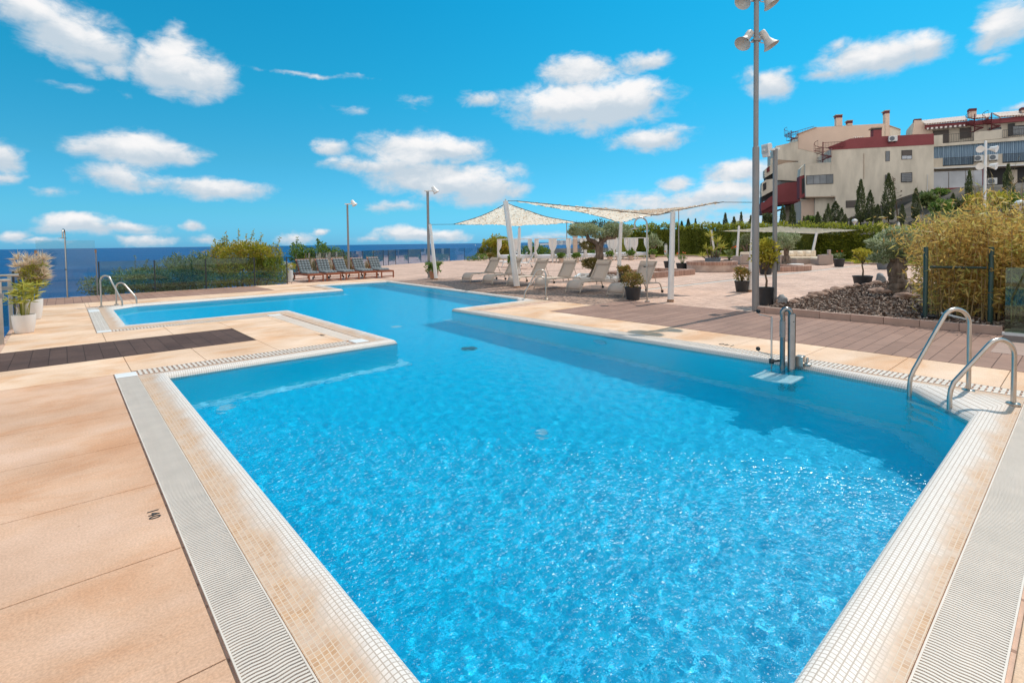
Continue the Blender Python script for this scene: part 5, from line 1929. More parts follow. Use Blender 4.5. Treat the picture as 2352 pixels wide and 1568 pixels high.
# ------------------------------------------------------------------ cloud pruned olives
def bonsai(label, base, trunk, limbs, clumps, leaf, mat, n_per, name='olive_tree', group=None, barkm='bark', shell=.5):
    t = thing(name, label, 'tree', base, 0, group)
    tm = MB()
    tp = [Vector(p) for p, r in trunk]
    rr = [r for p, r in trunk]
    # gnarled: subdivide and jitter
    pts, rs = [], []
    for i in range(len(tp) - 1):
        for s_ in range(5):
            q = s_ / 5
            pts.append(lerp(tp[i], tp[i + 1], q) + Vector((random.gauss(0, .06), random.gauss(0, .06), 0)) * rr[i])
            rs.append(lerp(rr[i], rr[i + 1], q) * random.uniform(.94, 1.07))
    pts.append(tp[-1])
    rs.append(rr[-1])
    tm.tube(pts, rs, 22)
    for i in range(len(tm.v)):
        v = tm.v[i]
        a = min(pts, key=lambda p: abs(p.z - v[2]))
        th = math.atan2(v[1] - a.y, v[0] - a.x)
        k = 1 + .13 * math.sin(4 * th + 5 * v[2]) + .09 * math.sin(7 * th - 9 * v[2] + 1) + .07 * math.sin(11 * th + 17 * v[2]) * math.sin(23 * v[2])
        tm.v[i] = (a.x + (v[0] - a.x) * k, a.y + (v[1] - a.y) * k, v[2])
    for path in limbs:
        ps = [Vector(p) for p, r in path]
        r_ = [r for p, r in path]
        tm.tube(ps, r_, 9)
    tm.build('trunk', M[barkm], t, smooth=True)
    for c, r, mt in clumps:
        lf = MB()
        vol = (r[0] * r[1] * r[2]) ** (1 / 3)
        P, D = clump(int(n_per * (r[0] * r[1] + r[1] * r[2] + r[0] * r[2])), c, r, shell, .14, .35)
        ll = RNG.uniform(.6, 1.3, len(P)) * leaf
        ll[RNG.random(len(P)) < .07] *= 2.1
        lf.leaves(P, D, ll, leaf * .34)
        lf.build('crown', M[mt or mat], t)
    return t


# twisted olive by the loungers: positions read off the photograph at its distance
OB = atY(1367, 636, 21.6)
OB.z = .08
def op(x, y, dy=0):
    return atY(1033.6 + .2197 * x, 430.7 + .2197 * y, 21.6 + dy) - OB
ok = 21.6 / F * .2197
bonsai('twisted olive tree with cloud pruned crowns behind the grey loungers', OB,
       [(op(1515, 945), .24), (op(1535, 870), .20), (op(1560, 760), .17), (op(1562, 660), .165), (op(1560, 590), .17)],
       [[(op(1555, 610), .13), (op(1500, 560), .10), (op(1450, 545), .085), (op(1425, 490, -.1), .07), (op(1400, 440), .04)],
        [(op(1560, 610), .14), (op(1590, 560), .11), (op(1640, 525), .10), (op(1720, 520), .085), (op(1760, 460), .04)],
        [(op(1580, 560), .07), (op(1565, 510), .05), (op(1560, 470), .03)],
        [(op(1540, 650), .05), (op(1480, 620), .03)], [(op(1535, 860), .12), (op(1505, 820), .08), (op(1480, 795), .04)]],
       [(op(1385, 435), (140 * ok, 125 * ok, 66 * ok), None), (op(1300, 470, .2), (60 * ok, 70 * ok, 34 * ok), None), (op(1560, 480, -.2), (88 * ok, 95 * ok, 46 * ok), None), (op(1690, 440), (100 * ok, 110 * ok, 72 * ok), None), (op(1800, 455, .1), (98 * ok, 110 * ok, 64 * ok), None),
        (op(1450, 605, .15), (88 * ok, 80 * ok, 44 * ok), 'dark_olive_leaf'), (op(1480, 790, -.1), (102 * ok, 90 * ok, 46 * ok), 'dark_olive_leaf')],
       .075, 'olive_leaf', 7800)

# stout olive in the bark bed on the right
OB2 = gp(2063, 678)
def o2(x, y, dy=0):
    return atY(1894.9 + .2197 * x, 459.4 + .2197 * y, OB2.y + dy) - OB2
k2 = OB2.y / F * .2197
bonsai('stout gnarled olive tree in the bark chip bed beside the bamboo', OB2,
       [(o2(770, 1010), .30), (o2(765, 930), .235), (o2(760, 850), .20), (o2(750, 760), .185), (o2(760, 660), .19), (o2(765, 625), .15)],
       [[(o2(750, 660), .10), (o2(690, 620), .07), (o2(600, 590, -.1), .045)], [(o2(770, 650), .09), (o2(740, 560), .06), (o2(700, 480), .03)], [(o2(790, 650), .09), (o2(840, 600), .06), (o2(880, 520), .03)]],
       [(o2(570, 605, -.15), (86 * k2, 84 * k2, 46 * k2), None), (o2(670, 585, .1), (60 * k2, 70 * k2, 40 * k2), None), (o2(555, 455, .1), (92 * k2, 100 * k2, 56 * k2), None), (o2(650, 490, -.2), (100 * k2, 90 * k2, 66 * k2), None), (o2(660, 390, .15), (100 * k2, 110 * k2, 58 * k2), None), (o2(770, 345, 0), (110 * k2, 110 * k2, 52 * k2), None), (o2(800, 440, -.2), (110 * k2, 100 * k2, 66 * k2), None), (o2(880, 380, .15), (84 * k2, 95 * k2, 66 * k2), None), (o2(915, 470, 0), (62 * k2, 80 * k2, 60 * k2), None), (o2(885, 560, -.1), (66 * k2, 80 * k2, 54 * k2), None)],
       .075, 'olive_leaf', 7500)


def far_olive(label, u, v, Y, parts, lean=0, mat='olive_leaf', n=1700, leaf=.17, group='cloud pruned trees before the hedge'):
    """parts: clump centre and half size in px of the 2352 copy"""
    b = Vector((atY(u, v, Y).x, Y, 0))
    k = Y / F
    f = lambda uu, vv: Vector(((uu - u) * k, 0, atY(u, vv, Y).z))
    top = min(p[1] for p in parts)
    mid = sum((f(p[0], p[1]) for p in parts), Vector()) / len(parts)
    lim = [[(lerp(Vector((0, 0, 0)), mid, .35), .10), (lerp(mid, f(p[0], p[1]), .5) + Vector((0, 0, -.2)), .06), (f(p[0], p[1]), .03)] for p in parts]
    bonsai(label, b, [((0, 0, -.05), .26), (lerp(Vector(), mid, .2) + Vector((lean, 0, 0)), .2), (lerp(Vector(), mid, .45), .15)], lim,
           [(f(p[0], p[1]) + Vector((0, random.uniform(-.3, .3), 0)), (p[2] * k, p[2] * k, p[3] * k), None) for p in parts], leaf, mat, n, name='pruned_tree', group=group, shell=.75)


far_olive('small cloud pruned grey olive right of the day beds', 1495, 588, 50, [(1498, 548, 10, 9), (1514, 560, 7, 4.5), (1494, 563, 8, 5)], .1)
far_olive('mushroom shaped topiary tree between the two grey poles', 1803, 606, 30, [(1794, 553, 26, 16), (1820, 546.5, 16, 7.5), (1811, 566, 10, 6)], .1, n=3600, leaf=.10)
far_olive('pruned grey olive half hidden by the left of the tall speaker pole', 1714, 592, 42, [(1697, 562, 9, 7), (1716, 553, 11, 9), (1722, 568, 8, 8), (1719, 545, 9, 6)], .1)
far_olive('broad cloud pruned pine before the hedge beside the sofa', 1952, 597, 42, [(1912, 552, 16, 10), (1931, 546, 13, 11), (1952, 552, 15, 11), (1968, 556, 12, 8), (1922, 567, 8, 6), (1940, 537, 24, 6)], .2, mat='grey_green_leaf')

# ------------------------------------------------------------------ hedge, lawn, kerb
HP = [Vector(p) for p in ((11.6, 53, 0), (16.5, 56.5, 0), (20.5, 55.5, 0), (22.9, 50, 0), (23.8, 40, 0), (25.5, 33, 0), (28, 27, 0))]
HH = [2.9, 3.25, 3.2, 2.95, 2.55, 2.2, 2.0]
t = thing('hedge', 'tall clipped green hedge closing off the plaza', 'hedge', HP[0])
core, lfm, top = MB(), MB(), MB()
for i in range(len(HP) - 1):
    a, b = HP[i], HP[i + 1]
    d = (b - a).normalized()
    nn = Vector((d.y, -d.x, 0))
    if nn.dot(Vector((0, 0, 0)) - a) < 0:
        nn = -nn
    ln = (b - a).length
    h0, h1 = HH[i], HH[i + 1]
    o_ = HP[0]
    core.extrude([a - o_ + nn * -.2, b - o_ + nn * -.2, b - o_ - nn * .9, a - o_ - nn * .9], (0, 0, min(h0, h1) - .35))
    n = int(ln * 420)
    q, zz = RNG.random(n), RNG.random(n)
    h = h0 + (h1 - h0) * q
    bulge = .12 * np.sin(q * ln * 2.1) + .10 * np.sin(q * ln * 4.7 + 2 * zz)
    base = np.array(a - o_)[None, :] + np.array(d)[None, :] * (q * ln)[:, None] + np.array(nn)[None, :] * (bulge + RNG.uniform(-.22, .1, n))[:, None]
    base[:, 2] = zz * h * .98 + .1
    D = np.array(nn)[None, :] * .7 + unit(n) * .8 + np.array([0, 0, .5])
    lfm.leaves(base, D, RNG.uniform(.14, .30, n), .10)
    n = int(ln * 130)
    q = RNG.random(n)
    h = h0 + (h1 - h0) * q + .16 * np.sin(q * ln * 1.7) + .12 * np.sin(q * ln * 3.9 + 1)
    base = np.array(a - o_)[None, :] + np.array(d)[None, :] * (q * ln)[:, None] + np.array(nn)[None, :] * RNG.uniform(-1.0, .12, n)[:, None]
    base[:, 2] = h + RNG.uniform(-.45, .10, n) ** 1
    top.leaves(base, unit(n) * .7 + np.array([0, 0, .9]), RNG.uniform(.14, .32, n), .11)
for i in range(len(HP)):
    p_ = HP[i] - HP[0]
    core.lathe([(1.0, 0), (1.0, HH[i] - .4), (0, HH[i] - .35)], 12, tuple(p_ + Vector((0, .9, 0))))
    n = 500
    th_ = RNG.uniform(0, 6.283, n)
    P_ = np.stack([p_.x + np.cos(th_) * 1.05, p_.y + .9 + np.sin(th_) * 1.05, RNG.random(n) * HH[i]], 1)
    lfm.leaves(P_, unit(n) + np.stack([np.cos(th_), np.sin(th_), 0 * th_ + .4], 1), RNG.uniform(.14, .3, n), .1)
core.build('hedge_core', M['hedge_leaf'], t)
lfm.build('foliage', M['hedge_leaf'], t)
top.build('new_growth', M['new_leaf'], t)
# strip of lawn with its kerb
lw, kb = MB(), MB()
for i in range(len(HP) - 1):
    a, b = HP[i], HP[i + 1]
    d = (b - a).normalized()
    nn = Vector((d.y, -d.x, 0))
    if nn.dot(-a) < 0:
        nn = -nn
    w0 = 4.2
    n = int((b - a).length * 1100)
    q, r_ = RNG.random(n), RNG.random(n)
    base = np.array(a)[None, :] + np.array(b - a)[None, :] * q[:, None] + np.array(nn)[None, :] * (r_ * w0)[:, None]
    base[:, 2] = .06
    lw.leaves(base, unit(n) * .5 + np.array([0, 0, 1]), RNG.uniform(.05, .11, n), .05)
    lw.add([a, b, b + nn * w0, a + nn * w0], [(0, 1, 2, 3)])
    lw.v[-4:] = [(v[0], v[1], .06) for v in lw.v[-4:]]
    kb.obox(a + nn * (w0 + .1) + Vector((0, 0, .05)), b + nn * (w0 + .1) + Vector((0, 0, .05)), .18, .14)
tag(lw.build('lawn', M['lawn']), 'bright strip of lawn before the hedge', 'grass', kind='stuff')
M['kerb'] = pbr('kerb', srgb(176, 152, 138), 3, .12, rough=.85)
tag(kb.build('kerb', M['kerb'], bevel=.01), kind='structure')

# ------------------------------------------------------------------ bark bed with kerb blocks and stones
bed = [AB(4.85, 11.5), AB(4.95, 12.6), gp(1845, 691), gp(1893, 677), gp(1928, 668.5), gp(1975, 659), gp(2010, 653.5), gp(2060, 652), gp(2110, 655), gp(2200, 662), AB(-1.5, 20), AB(-2.5, 13), AB(1.0, 12.4), AB(1.0, 11.5)]
M['bed_soil'] = pbr('bed_soil', (.07, .045, .032), 20, .4, c2=(.14, .095, .07), rough=.95, bump=.8, bscale=50)
tag(MB().prism([p.xy for p in bed], -.02, .055).build('bark_bed', M['bed_soil']), kind='structure')
bp2 = np.array([p.xy for p in bed])
nn = 60000
cand = np.stack([RNG.uniform(bp2[:, 0].min(), bp2[:, 0].max(), nn), RNG.uniform(bp2[:, 1].min(), bp2[:, 1].max(), nn)], 1)
keep = inside(cand[:, 0], cand[:, 1], bp2)
cand = cand[keep][:26000]
C = np.concatenate([cand, RNG.uniform(.055, .085, (len(cand), 1))], 1)
D = RNG.normal(size=(len(cand), 3)) * np.array([1, 1, .30])
tag(MB().leaves(C, D, RNG.uniform(.05, .11, len(cand)), .035).build('bark_chips', M['chips']), 'brown bark chips covering the planting bed', 'bark chips', kind='stuff')
M['kerb_block'] = pbr('kerb_block', srgb(178, 148, 132), 4, .12, rough=.85, bump=.2)
ka = [4.84, 4.74, 4.05, 3.42, 2.84, 2.32, 1.85, 1.42, .98]
ka = [4.86, 4.70] + [4.70 - .535 * i for i in range(1, 8)]
for i in range(len(ka) - 1):
    ln = ka[i] - ka[i + 1]
    o = MB().box(-.045, .045, -ln / 2 + .003, ln / 2 - .003, -.02, .135 + random.uniform(-.006, .006)).build('kerb_block', M['kerb_block'], None, AB((ka[i] + ka[i + 1]) / 2, 11.47), TH + R(random.uniform(-.5, .5)), bevel=.006)
    tag(o, ['short end kerb block at the foot of the speaker pole'][0] if i == 0 else ['', 'kerb block next to the speaker pole end of the bark bed', 'second kerb block from the speaker pole along the bark bed', 'kerb block behind the pool lift, left of the bed middle', 'kerb block right behind the pool lift at the bed middle', 'kerb block before the stout olive, left of the green frame', 'kerb block at the left foot of the green frame', 'kerb block between the two feet of the green frame', ][i], 'kerb block', 'kerb blocks edging the bark bed')
M['rock'] = pbr('rock', (.28, .15, .10), 9, .35, c2=(.42, .28, .21), rough=.95, bump=.9, bscale=18)
M['grey_rock'] = pbr('grey_rock', (.27, .27, .27), 9, .3, rough=.9, bump=.8, bscale=14)


def rock(label, loc, s, mat='rock'):
    me = bmesh.new()
    bmesh.ops.create_icosphere(me, subdivisions=3, radius=1)
    ph = [random.uniform(0, 6.28) for _ in range(6)]
    for v in me.verts:
        c = v.co
        k = 1 + .16 * math.sin(2.7 * c.x + ph[0]) + .14 * math.sin(3.3 * c.y + ph[1]) + .10 * math.sin(6 * c.z + 4 * c.x + ph[2]) + .05 * math.sin(11 * c.y + 9 * c.x + ph[3])
        v.co = Vector((c.x * s[0] * k, c.y * s[1] * k, c.z * s[2] * k))
    m_ = bpy.data.meshes.new('rock')
    me.to_mesh(m_)
    me.free()
    m_.materials.append(M[mat])
    m_.polygons.foreach_set('use_smooth', [True] * len(m_.polygons))
    o = bpy.data.objects.new('rock', m_)
    COL.objects.link(o)
    o.location = loc + Vector((0, 0, s[2] * .5))
    o.rotation_euler = (0, 0, random.uniform(0, 6))
    tag(o, label, 'rock', 'rocks edging the bark bed')


rk = [(1793, 698, .16, 'small flat brown rock at the corner beside the grey stone'), (1824, 697.5, .13, 'reddish rock behind the kerb next to the grey stone'), (1836, 692, .12, 'rust brown rock first in the line behind the bark chips'), (1849, 689, .13, 'rust brown rock second in the line behind the bark chips'),
      (1866, 685, .16, 'pale pink rock in the line left of the big double rock'), (1877, 682, .19, 'big lumpy rust rock in the middle of the line'), (1889, 678.5, .16, 'dark rust rock just right of the big lumpy one'), (1903, 674, .15, 'round rust rock mid line before the plaza'),
      (1921, 670, .19, 'wide orange rock on the bed edge'), (1934, 667, .14, 'small pale rock after the wide orange one'), (1950, 664, .15, 'brown rock left of the lemon sapling pot'), (1968, 660, .15, 'brown rock touching the lemon sapling pot'),
      (1990, 657, .16, 'dark rock right of the lemon sapling pot'), (2008, 655, .2, 'broad dark rock before the stout olive'), (2090, 656, .2, 'pale rock right of the stout olive trunk'), (2018, 676, .26, 'flat brown rock lying in the bark left of the olive base'), (2070, 688, .25, 'flat brown rock lying in the bark before the olive base'), (2100, 684, .16, 'small rock in the bark between olive and bamboo')]
for u, v, s_, lb in rk:
    rock(lb, gp(u, v, .03), (s_, s_ * .8, s_ * .5))
rock('pale grey angular stone at the foot of the slim lamp post', gp(1794, 701), (.15, .13, .15), 'grey_rock')
rock('rounded grey stone standing left of the stout olive', gp(2025, 653), (.16, .14, .24), 'grey_rock')

# ------------------------------------------------------------------ green frame and bamboo
M['green_paint'] = pbr('green_paint', (.018, .05, .04), 5, .2, rough=.4)
t = thing('gate_frame', 'dark green steel frame with one crossbar in front of the bamboo', 'gate frame', (0, 0, 0))
g0, g1 = gp(2124.5, 739.5), gp(2274, 749.5)
t.location = g0
w = g1 - g0
dd = w.normalized()
for p in (Vector(), w):
    b_ = MB().box(p.x - .062, p.x + .062, p.y - .062, p.y + .062, .0, 1.42) if False else MB().lathe([(.038, 0), (.038, 1.41), (.03, 1.42), (0, 1.42)], 16, tuple(p))
    b_.build('post', M['green_paint'], t, smooth=True, auto=40)
MB().tube([dd * .06 + Vector((0, 0, 1.045)), w - dd * .06 + Vector((0, 0, 1.045))], .022, 12).build('crossbar', M['green_paint'], t, smooth=True, auto=50)
MB().tube([dd * .1 + Vector((.1, -.08, .19)), w * .8 + Vector((0, -.05, .06))], .02, 10).build('loose_pipe', M['white_paint'], t, smooth=True)
MB().tube([dd * -.06 + Vector((0, 0, .12)), dd * .18 + Vector((0, 0, .12))], .035, 10).build('bracket', M['black_plastic'], t, smooth=True)

bl_ = AB(.9, 13.4)
t = thing('bamboo', 'dense golden dry bamboo thicket behind the green frame', 'bamboo', bl_)
cm, lf = MB(), MB()
bx = bl_
for i in range(780):
    b_ = 12.5 + random.random() ** 1.3 * 3.0
    a_ = random.uniform(-5.5, .166 * b_)
    p = AB(a_, b_) - bl_
    h = random.uniform(1.5, 2.0) * (1.0 + .03 * (b_ - 12))
    if random.random() < .07:
        h *= random.uniform(1.15, 1.42)
    ln_ = Vector((random.gauss(0, .28), random.gauss(0, .28), 0))
    if b_ < 13:
        ln_ = Vector((random.gauss(0, .2), random.gauss(-.1, .15), 0))
    tip = p + ln_ + Vector((0, 0, h))
    md = lerp(p, tip, .5) - ln_ * .12
    cm.tube([p, md, tip], [.011, .009, .004], 5, cap=False)
    n = int(88 * (h / 1.8))
    q = (.12 if b_ < 13.1 else .02) + (.88 if b_ < 13.1 else .98) * RNG.random(n) ** .66
    P_ = np.array([tuple(lerp(lerp(p, md, x), lerp(md, tip, x), x)) for x in q]) + RNG.normal(size=(n, 3)) * np.array([.15, .15, .09])
    D = unit(n) + np.array([0, 0, -.15])
    lf.leaves(P_, D, RNG.uniform(.09, .20, n), .030)
cm.build('canes', M['bamboo_cane'], t, smooth=True)
lf.build('foliage', M['bamboo_leaf'], t)
# long grass stalks above it
t = thing('reed_tuft', 'tall thin reed stalks rising above the bamboo', 'reeds', AB(1.0, 15.2))
sm = MB()
for i in range(70):
    p = Vector((random.uniform(-1.5, 2.6), random.uniform(-1, .8), 0))
    tip = p + Vector((random.gauss(0, .45), random.gauss(0, .2), random.uniform(2.2, 3.1)))
    md = lerp(p, tip, .5) + Vector((0, 0, .12))
    pts = [lerp(lerp(p, md, x / 5), lerp(md, tip, x / 5), x / 5) for x in range(6)]
    sm.tube(pts, [.008, .007, .006, .005, .004, .003], 4, cap=False)
    n = 10
    C = np.array([tuple(lerp(md, tip, random.random())) for _ in range(n)])
    sm.leaves(C, unit(n) * .6 + np.array(tip - p)[None, :] * .4, RNG.uniform(.1, .25, n), .014)
sm.build('stalks', M['dry_leaf'], t)

# ------------------------------------------------------------------ bushes below the terrace, seen over the fences
def bush(label, Y, clumps, mat, leaf, dens, wisps=0, name='bush', group='bushes beyond the glass fence', z0=-2.2, stemr=.05):
    """clumps in px of the 2352 copy: centre u, v, half width, half height"""
    k = Y / F
    u0 = sum(c[0] for c in clumps) / len(clumps)
    b = Vector((atY(u0, 600, Y).x, Y, z0))
    t = thing(name, label, 'bush', b, 0, group)
    st, lf = MB(), MB()
    tot = sum(c[2] * c[3] for c in clumps)
    for u, v, ru, rv in clumps:
        c = atY(u, v, Y + random.uniform(-.4, .4)) - b
        st.tube([(random.uniform(-.2, .2), 0, -.1), lerp(Vector(), c, .5) + Vector((random.uniform(-.2, .2), 0, 0)), c], [stemr, stemr * .7, stemr * .3], 6)
        n = int(dens * ru * rv)
        P, D = clump(n, tuple(c), (ru * k, max(ru, rv) * k * .8, rv * k), .35, .22, .4)
        lf.leaves(P, D, RNG.uniform(.6, 1.3, n) * leaf, leaf * .42)
    for i in range(wisps):
        u, v, ru, rv = random.choice(clumps)
        c = atY(u + random.uniform(-1, 1) * ru * .8, v - rv * .6, Y) - b
        tip = c + Vector((random.gauss(0, .12), random.gauss(0, .1), random.uniform(.25, .75)))
        st.tube([c, tip], [.012, .004], 4)
        n = 26
        C = np.array([tuple(lerp(c, tip, random.random() ** .8)) for _ in range(n)])
        lf.leaves(C, unit(n) + np.array([0, 0, .2]), leaf * 1.0, leaf * .4)
    st.build('stems', M['stem'], t, smooth=True)
    lf.build('foliage', M[mat], t)
    return t


bush('low grey green bush trailing below the tall glass screen', 18.6, [(215, 655, 26, 20), (238, 668, 26, 20)], 'grey_green_leaf', .085, 1.3)
bush('wide grey green bush behind the first fence panels', 20.0, [(290, 648, 46, 26), (345, 645, 48, 30), (400, 640, 48, 36), (440, 630, 46, 42), (400, 605, 20, 22), (455, 608, 34, 30), (330, 630, 40, 18), (300, 670, 60, 18), (420, 665, 70, 18)], 'grey_green_leaf', .085, 1.5, 5)
bush('tall yellow orange bush rising over the fence end', 22.5, [(500, 600, 34, 28), (535, 590, 38, 34), (575, 592, 38, 36), (612, 598, 34, 36), (480, 615, 30, 22), (510, 575, 26, 16), (560, 570, 30, 14), (600, 580, 26, 20), (632, 610, 18, 34), (560, 625, 70, 30), (500, 640, 50, 26), (600, 645, 50, 22)], 'yellow_leaf', .10, 1.7, 16)
bush('bright green bush behind the wooden loungers', 33, [(690, 592, 24, 22), (683, 575, 14, 16), (715, 590, 26, 20), (742, 578, 12, 18), (748, 596, 24, 22), (768, 590, 20, 20), (730, 605, 50, 18), (735, 565, 8, 8)], 'green_leaf', .15, 2.2, 5)
bush('grey green shrubs sloping down right of the bright bush', 34, [(785, 600, 16, 20), (800, 610, 20, 18), (770, 618, 60, 10), (690, 620, 34, 14)], 'grey_green_leaf', .13, 1.9)
bush('yellow green tree seen through the left end day bed', 52, [(1120, 572, 17, 20), (1142, 566, 22, 22), (1165, 572, 18, 20), (1140, 555, 12, 8), (1158, 553, 8, 8), (1148, 588, 34, 12), (1108, 585, 12, 9)], 'yellow_leaf', .26, 3.0, 4, name='garden_tree')
bush('dark green bush beyond the day bed framing the sea', 54, [(1210, 578, 16, 12), (1232, 576, 22, 13), (1250, 580, 18, 11), (1225, 588, 36, 8)], 'green_leaf', .24, 2.4)
bush('low green weeds growing at the foot of the far fence', 47, [(1082, 594, 14, 4.5), (1098, 591, 12, 6), (1113, 590, 10, 6)], 'green_leaf', .16, 3.2, name='weed_patch')
# reeds by the fence behind the loungers
t = thing('reed_tuft', 'pale feathery reeds by the fence behind the wooden loungers', 'reeds', gp(760, 627))
sm = MB()
for i in range(90):
    p = Vector((random.uniform(-1.6, 2.4), random.uniform(.3, 1.2), 0))
    tip = p + Vector((random.gauss(-.15, .2), random.gauss(0, .1), random.uniform(.6, 1.15)))
    n = 7
    sm.leaves(np.array([tuple(p)] * n), np.array([tuple(tip - p)] * n) + RNG.normal(size=(n, 3)) * .06, RNG.uniform(.6, 1.0, n) * (tip - p).length, .035)
sm.build('stalks', M['dry_leaf'], t)
# low ivy hanging at the fence end
bush('small trailing creeper at the end post of the fence', 21.6, [(655, 620, 5, 10), (653, 637, 4, 12), (670, 611, 9, 5)], 'yellow_leaf', .07, 4, name='creeper', z0=0, stemr=.01)
# umbrella pine and palisade behind the twisted olive
t = bush('open dark pine behind the twisted olive crown', 58, [(1345, 520, 26, 9), (1372, 516, 24, 10), (1392, 522, 18, 9), (1330, 532, 12, 8), (1400, 530, 16, 10)], 'cypress_leaf', .22, 2.0, 0, name='pine_tree', group='trees beyond the day beds', z0=0, stemr=.16)
t = thing('gate_pillar', 'beige stone gate pillar behind the twisted olive', 'gate pillar', Vector((atY(1321, 560, 55).x, 55, 0)))
MB().box(-.22, .22, -.22, .22, 0, 2.1).build('shaft', M['stone_pot'], t, bevel=.02)
MB().box(-.27, .27, -.27, .27, 2.1, 2.2).build('cap', M['stone_pot'], t, bevel=.02)
t = thing('palisade', 'dark bar palisade beside the beige gate pillar', 'fence', Vector((atY(1324, 560, 55).x, 55.1, 0)))
mb = MB()
for i in range(22):
    mb.box(i * .16, i * .16 + .04, -.02, .02, .05, 1.75)
mb.box(0, 3.5, -.025, .025, .25, .32).box(0, 3.5, -.025, .025, 1.5, 1.57)
mb.build('bars', M['dark_metal'], t)

# sailing boat far out
bt = atY(1092, 563.4, 5600)
t = thing('sailing_boat', 'tiny white sailing boat far out on the sea', 'boat', Vector((bt.x, 5600, -26)))
MB().extrude([(-6, -2, 0), (5, -2, 0), (8, 0, 2), (-6.5, -2, 2.2)], (0, 3, 0)).build('hull', M['white_paint'], t)
MB().extrude([(-3, 0, 3), (4, 0, 3), (0, 0, 22)], (0, .3, 0)).build('boat_sail', M['curtain'], t)
# ------------------------------------------------------------------ cypresses
def cypress(label, h, r, n, loc, lean=0):
    t = thing('cypress', label, 'cypress', loc, 0, 'slender cypresses beyond the hedge')
    MB().tube([(0, 0, -.2), (lean * .3, 0, h * .3)], [.09, .05], 7).build('trunk', M['dark_bark'], t, smooth=True)
    lf = MB()
    z = RNG.random(n) ** 1.15
    prof = np.sin(np.pi * np.clip(.12 + .9 * z, 0, 1)) ** .75 * (1 - z * .35) * (1 + .22 * np.sin(z * 17 + 1) * RNG.random(n))
    th = RNG.uniform(0, 6.283, n)
    rad = r * prof * (.45 + .6 * RNG.random(n) ** .5) * (1 + .2 * np.sin(3 * th + 9 * z))
    P = np.stack([np.cos(th) * rad + lean * z, np.sin(th) * rad, .05 * h + z * h * .93], 1)
    D = np.stack([np.cos(th) * .35, np.sin(th) * .35, np.ones(n)], 1) + unit(n) * .35
    lf.leaves(P, D, RNG.uniform(.05, .10, n) * h ** .6 + .1, .10)
    lf.build('foliage', M['cypress_leaf'], t)
    return t


protos = [cypress('dark slender cypress standing tallest against the beige wall below the small grille window', 6, .62, 1700, Vector((0, 0, 0))), cypress('x', 6, .52, 1400, Vector((0, 0, 0)), .15), cypress('x', 6, .75, 1900, Vector((0, 0, 0)), -.1)]
# base position and top, px of the 2352 copy; distance; which shape; width factor; label
c6 = lambda x, y: (1665 + .292 * x, 218.2 + .292 * y)
CY = [(1556, 517, 60, 1, .8, 'tiny cypress tip above the hedge beside the thin grey pole'), (1566, 509, 60, 0, .9, 'small cypress right of the thin grey pole above the hedge'), (1581, 503, 60, 0, 1, 'broad little cypress above the hedge, between two slim ones'), (1596, 503, 60, 1, .75, 'slim cypress above the hedge left of the yuccas'),
      (1610, 515, 60, 1, .8, 'very small cypress tip above the hedge over the yuccas'), (1630, 520, 58, 1, .6, 'tiniest cypress tip just left of the lounge sail pole'), (1636.5, 511, 60, 0, .8, 'small cypress directly above the lounge sail pole behind the planter'), (1653, 511, 58, 2, .9, 'bushy small cypress above the left lounge sail tip'),
      (1666, 490, 60, 0, .85, 'tall slim cypress standing in open sky, left of a bushy pair'), (1679, 513, 60, 1, .7, 'small cypress squeezed between a tall and a bushy one'), (1687, 499, 60, 2, .95, 'bushy cypress in open sky left of the last slim one'), (1701, 488, 60, 1, .8, 'slim pointed cypress in open sky nearest the speaker pole'), (1726, 496, 58, 2, .9, 'cypress partly hidden by the left side of the speaker pole'),
      (*c6(297, 945), 58, 1, .8, 'cypress seen between the two grey poles'), (*c6(450, 868), 58, 2, .75, 'leaning cypress just right of the slim grey post'), (*c6(530, 868), 57, 0, .95, 'cypress before the shady rock below the red balcony'), (*c6(615, 955), 55, 1, .7, 'short cypress at the foot of the beige recess'), (*c6(655, 948), 55, 0, .75, 'short bushy cypress right of the recess foot'),
      (*c6(730, 920), 55, 0, .85, 'cypress before the pale column of the house'), (*c6(775, 935), 55, 1, .75, 'narrow cypress hugging a taller leaning one'), (*c6(812, 858), 54, 2, .72, 'tall leaning cypress before the ground floor corner'), (*c6(862, 838), 62, 2, 1.25, 'broad dark green cypress close to the beige wall'), (*c6(910, 888), 56, 1, .95, 'slim cypress right of the broad dark one'), (*c6(945, 938), 54, 0, .8, 'short cypress below the dark wall opening'), (*c6(990, 960), 54, 1, .6, 'smallest cypress by the globe lamp before the wall'),
      (*c6(1065, 668), 56, 0, 1, None), (*c6(1135, 752), 57, 2, .9, 'twin topped cypress right of the tall one with the dark wall opening'), (*c6(1200, 862), 55, 0, 1.0, 'stubby cypress between the two tallest'), (*c6(1285, 622), 56, 2, 1.0, 'tallest and widest dark cypress before the middle of the wall'), (*c6(1388, 862), 54, 1, .95, 'short cypress at the right of the widest one'),
      (*c6(1500, 735), 55, 0, .95, 'cypress standing before the right end of the beige wall'), (*c6(1790, 775), 52, 0, .9, 'dark cypress between the round bush and the curtained terrace'), (*c6(1910, 598), 50, 1, .9, 'tall cypress before the glazed ground floor terrace'), (*c6(2222, 548), 50, 2, .8, 'tall cypress right of the floodlight mast')]
done = [False] * 3
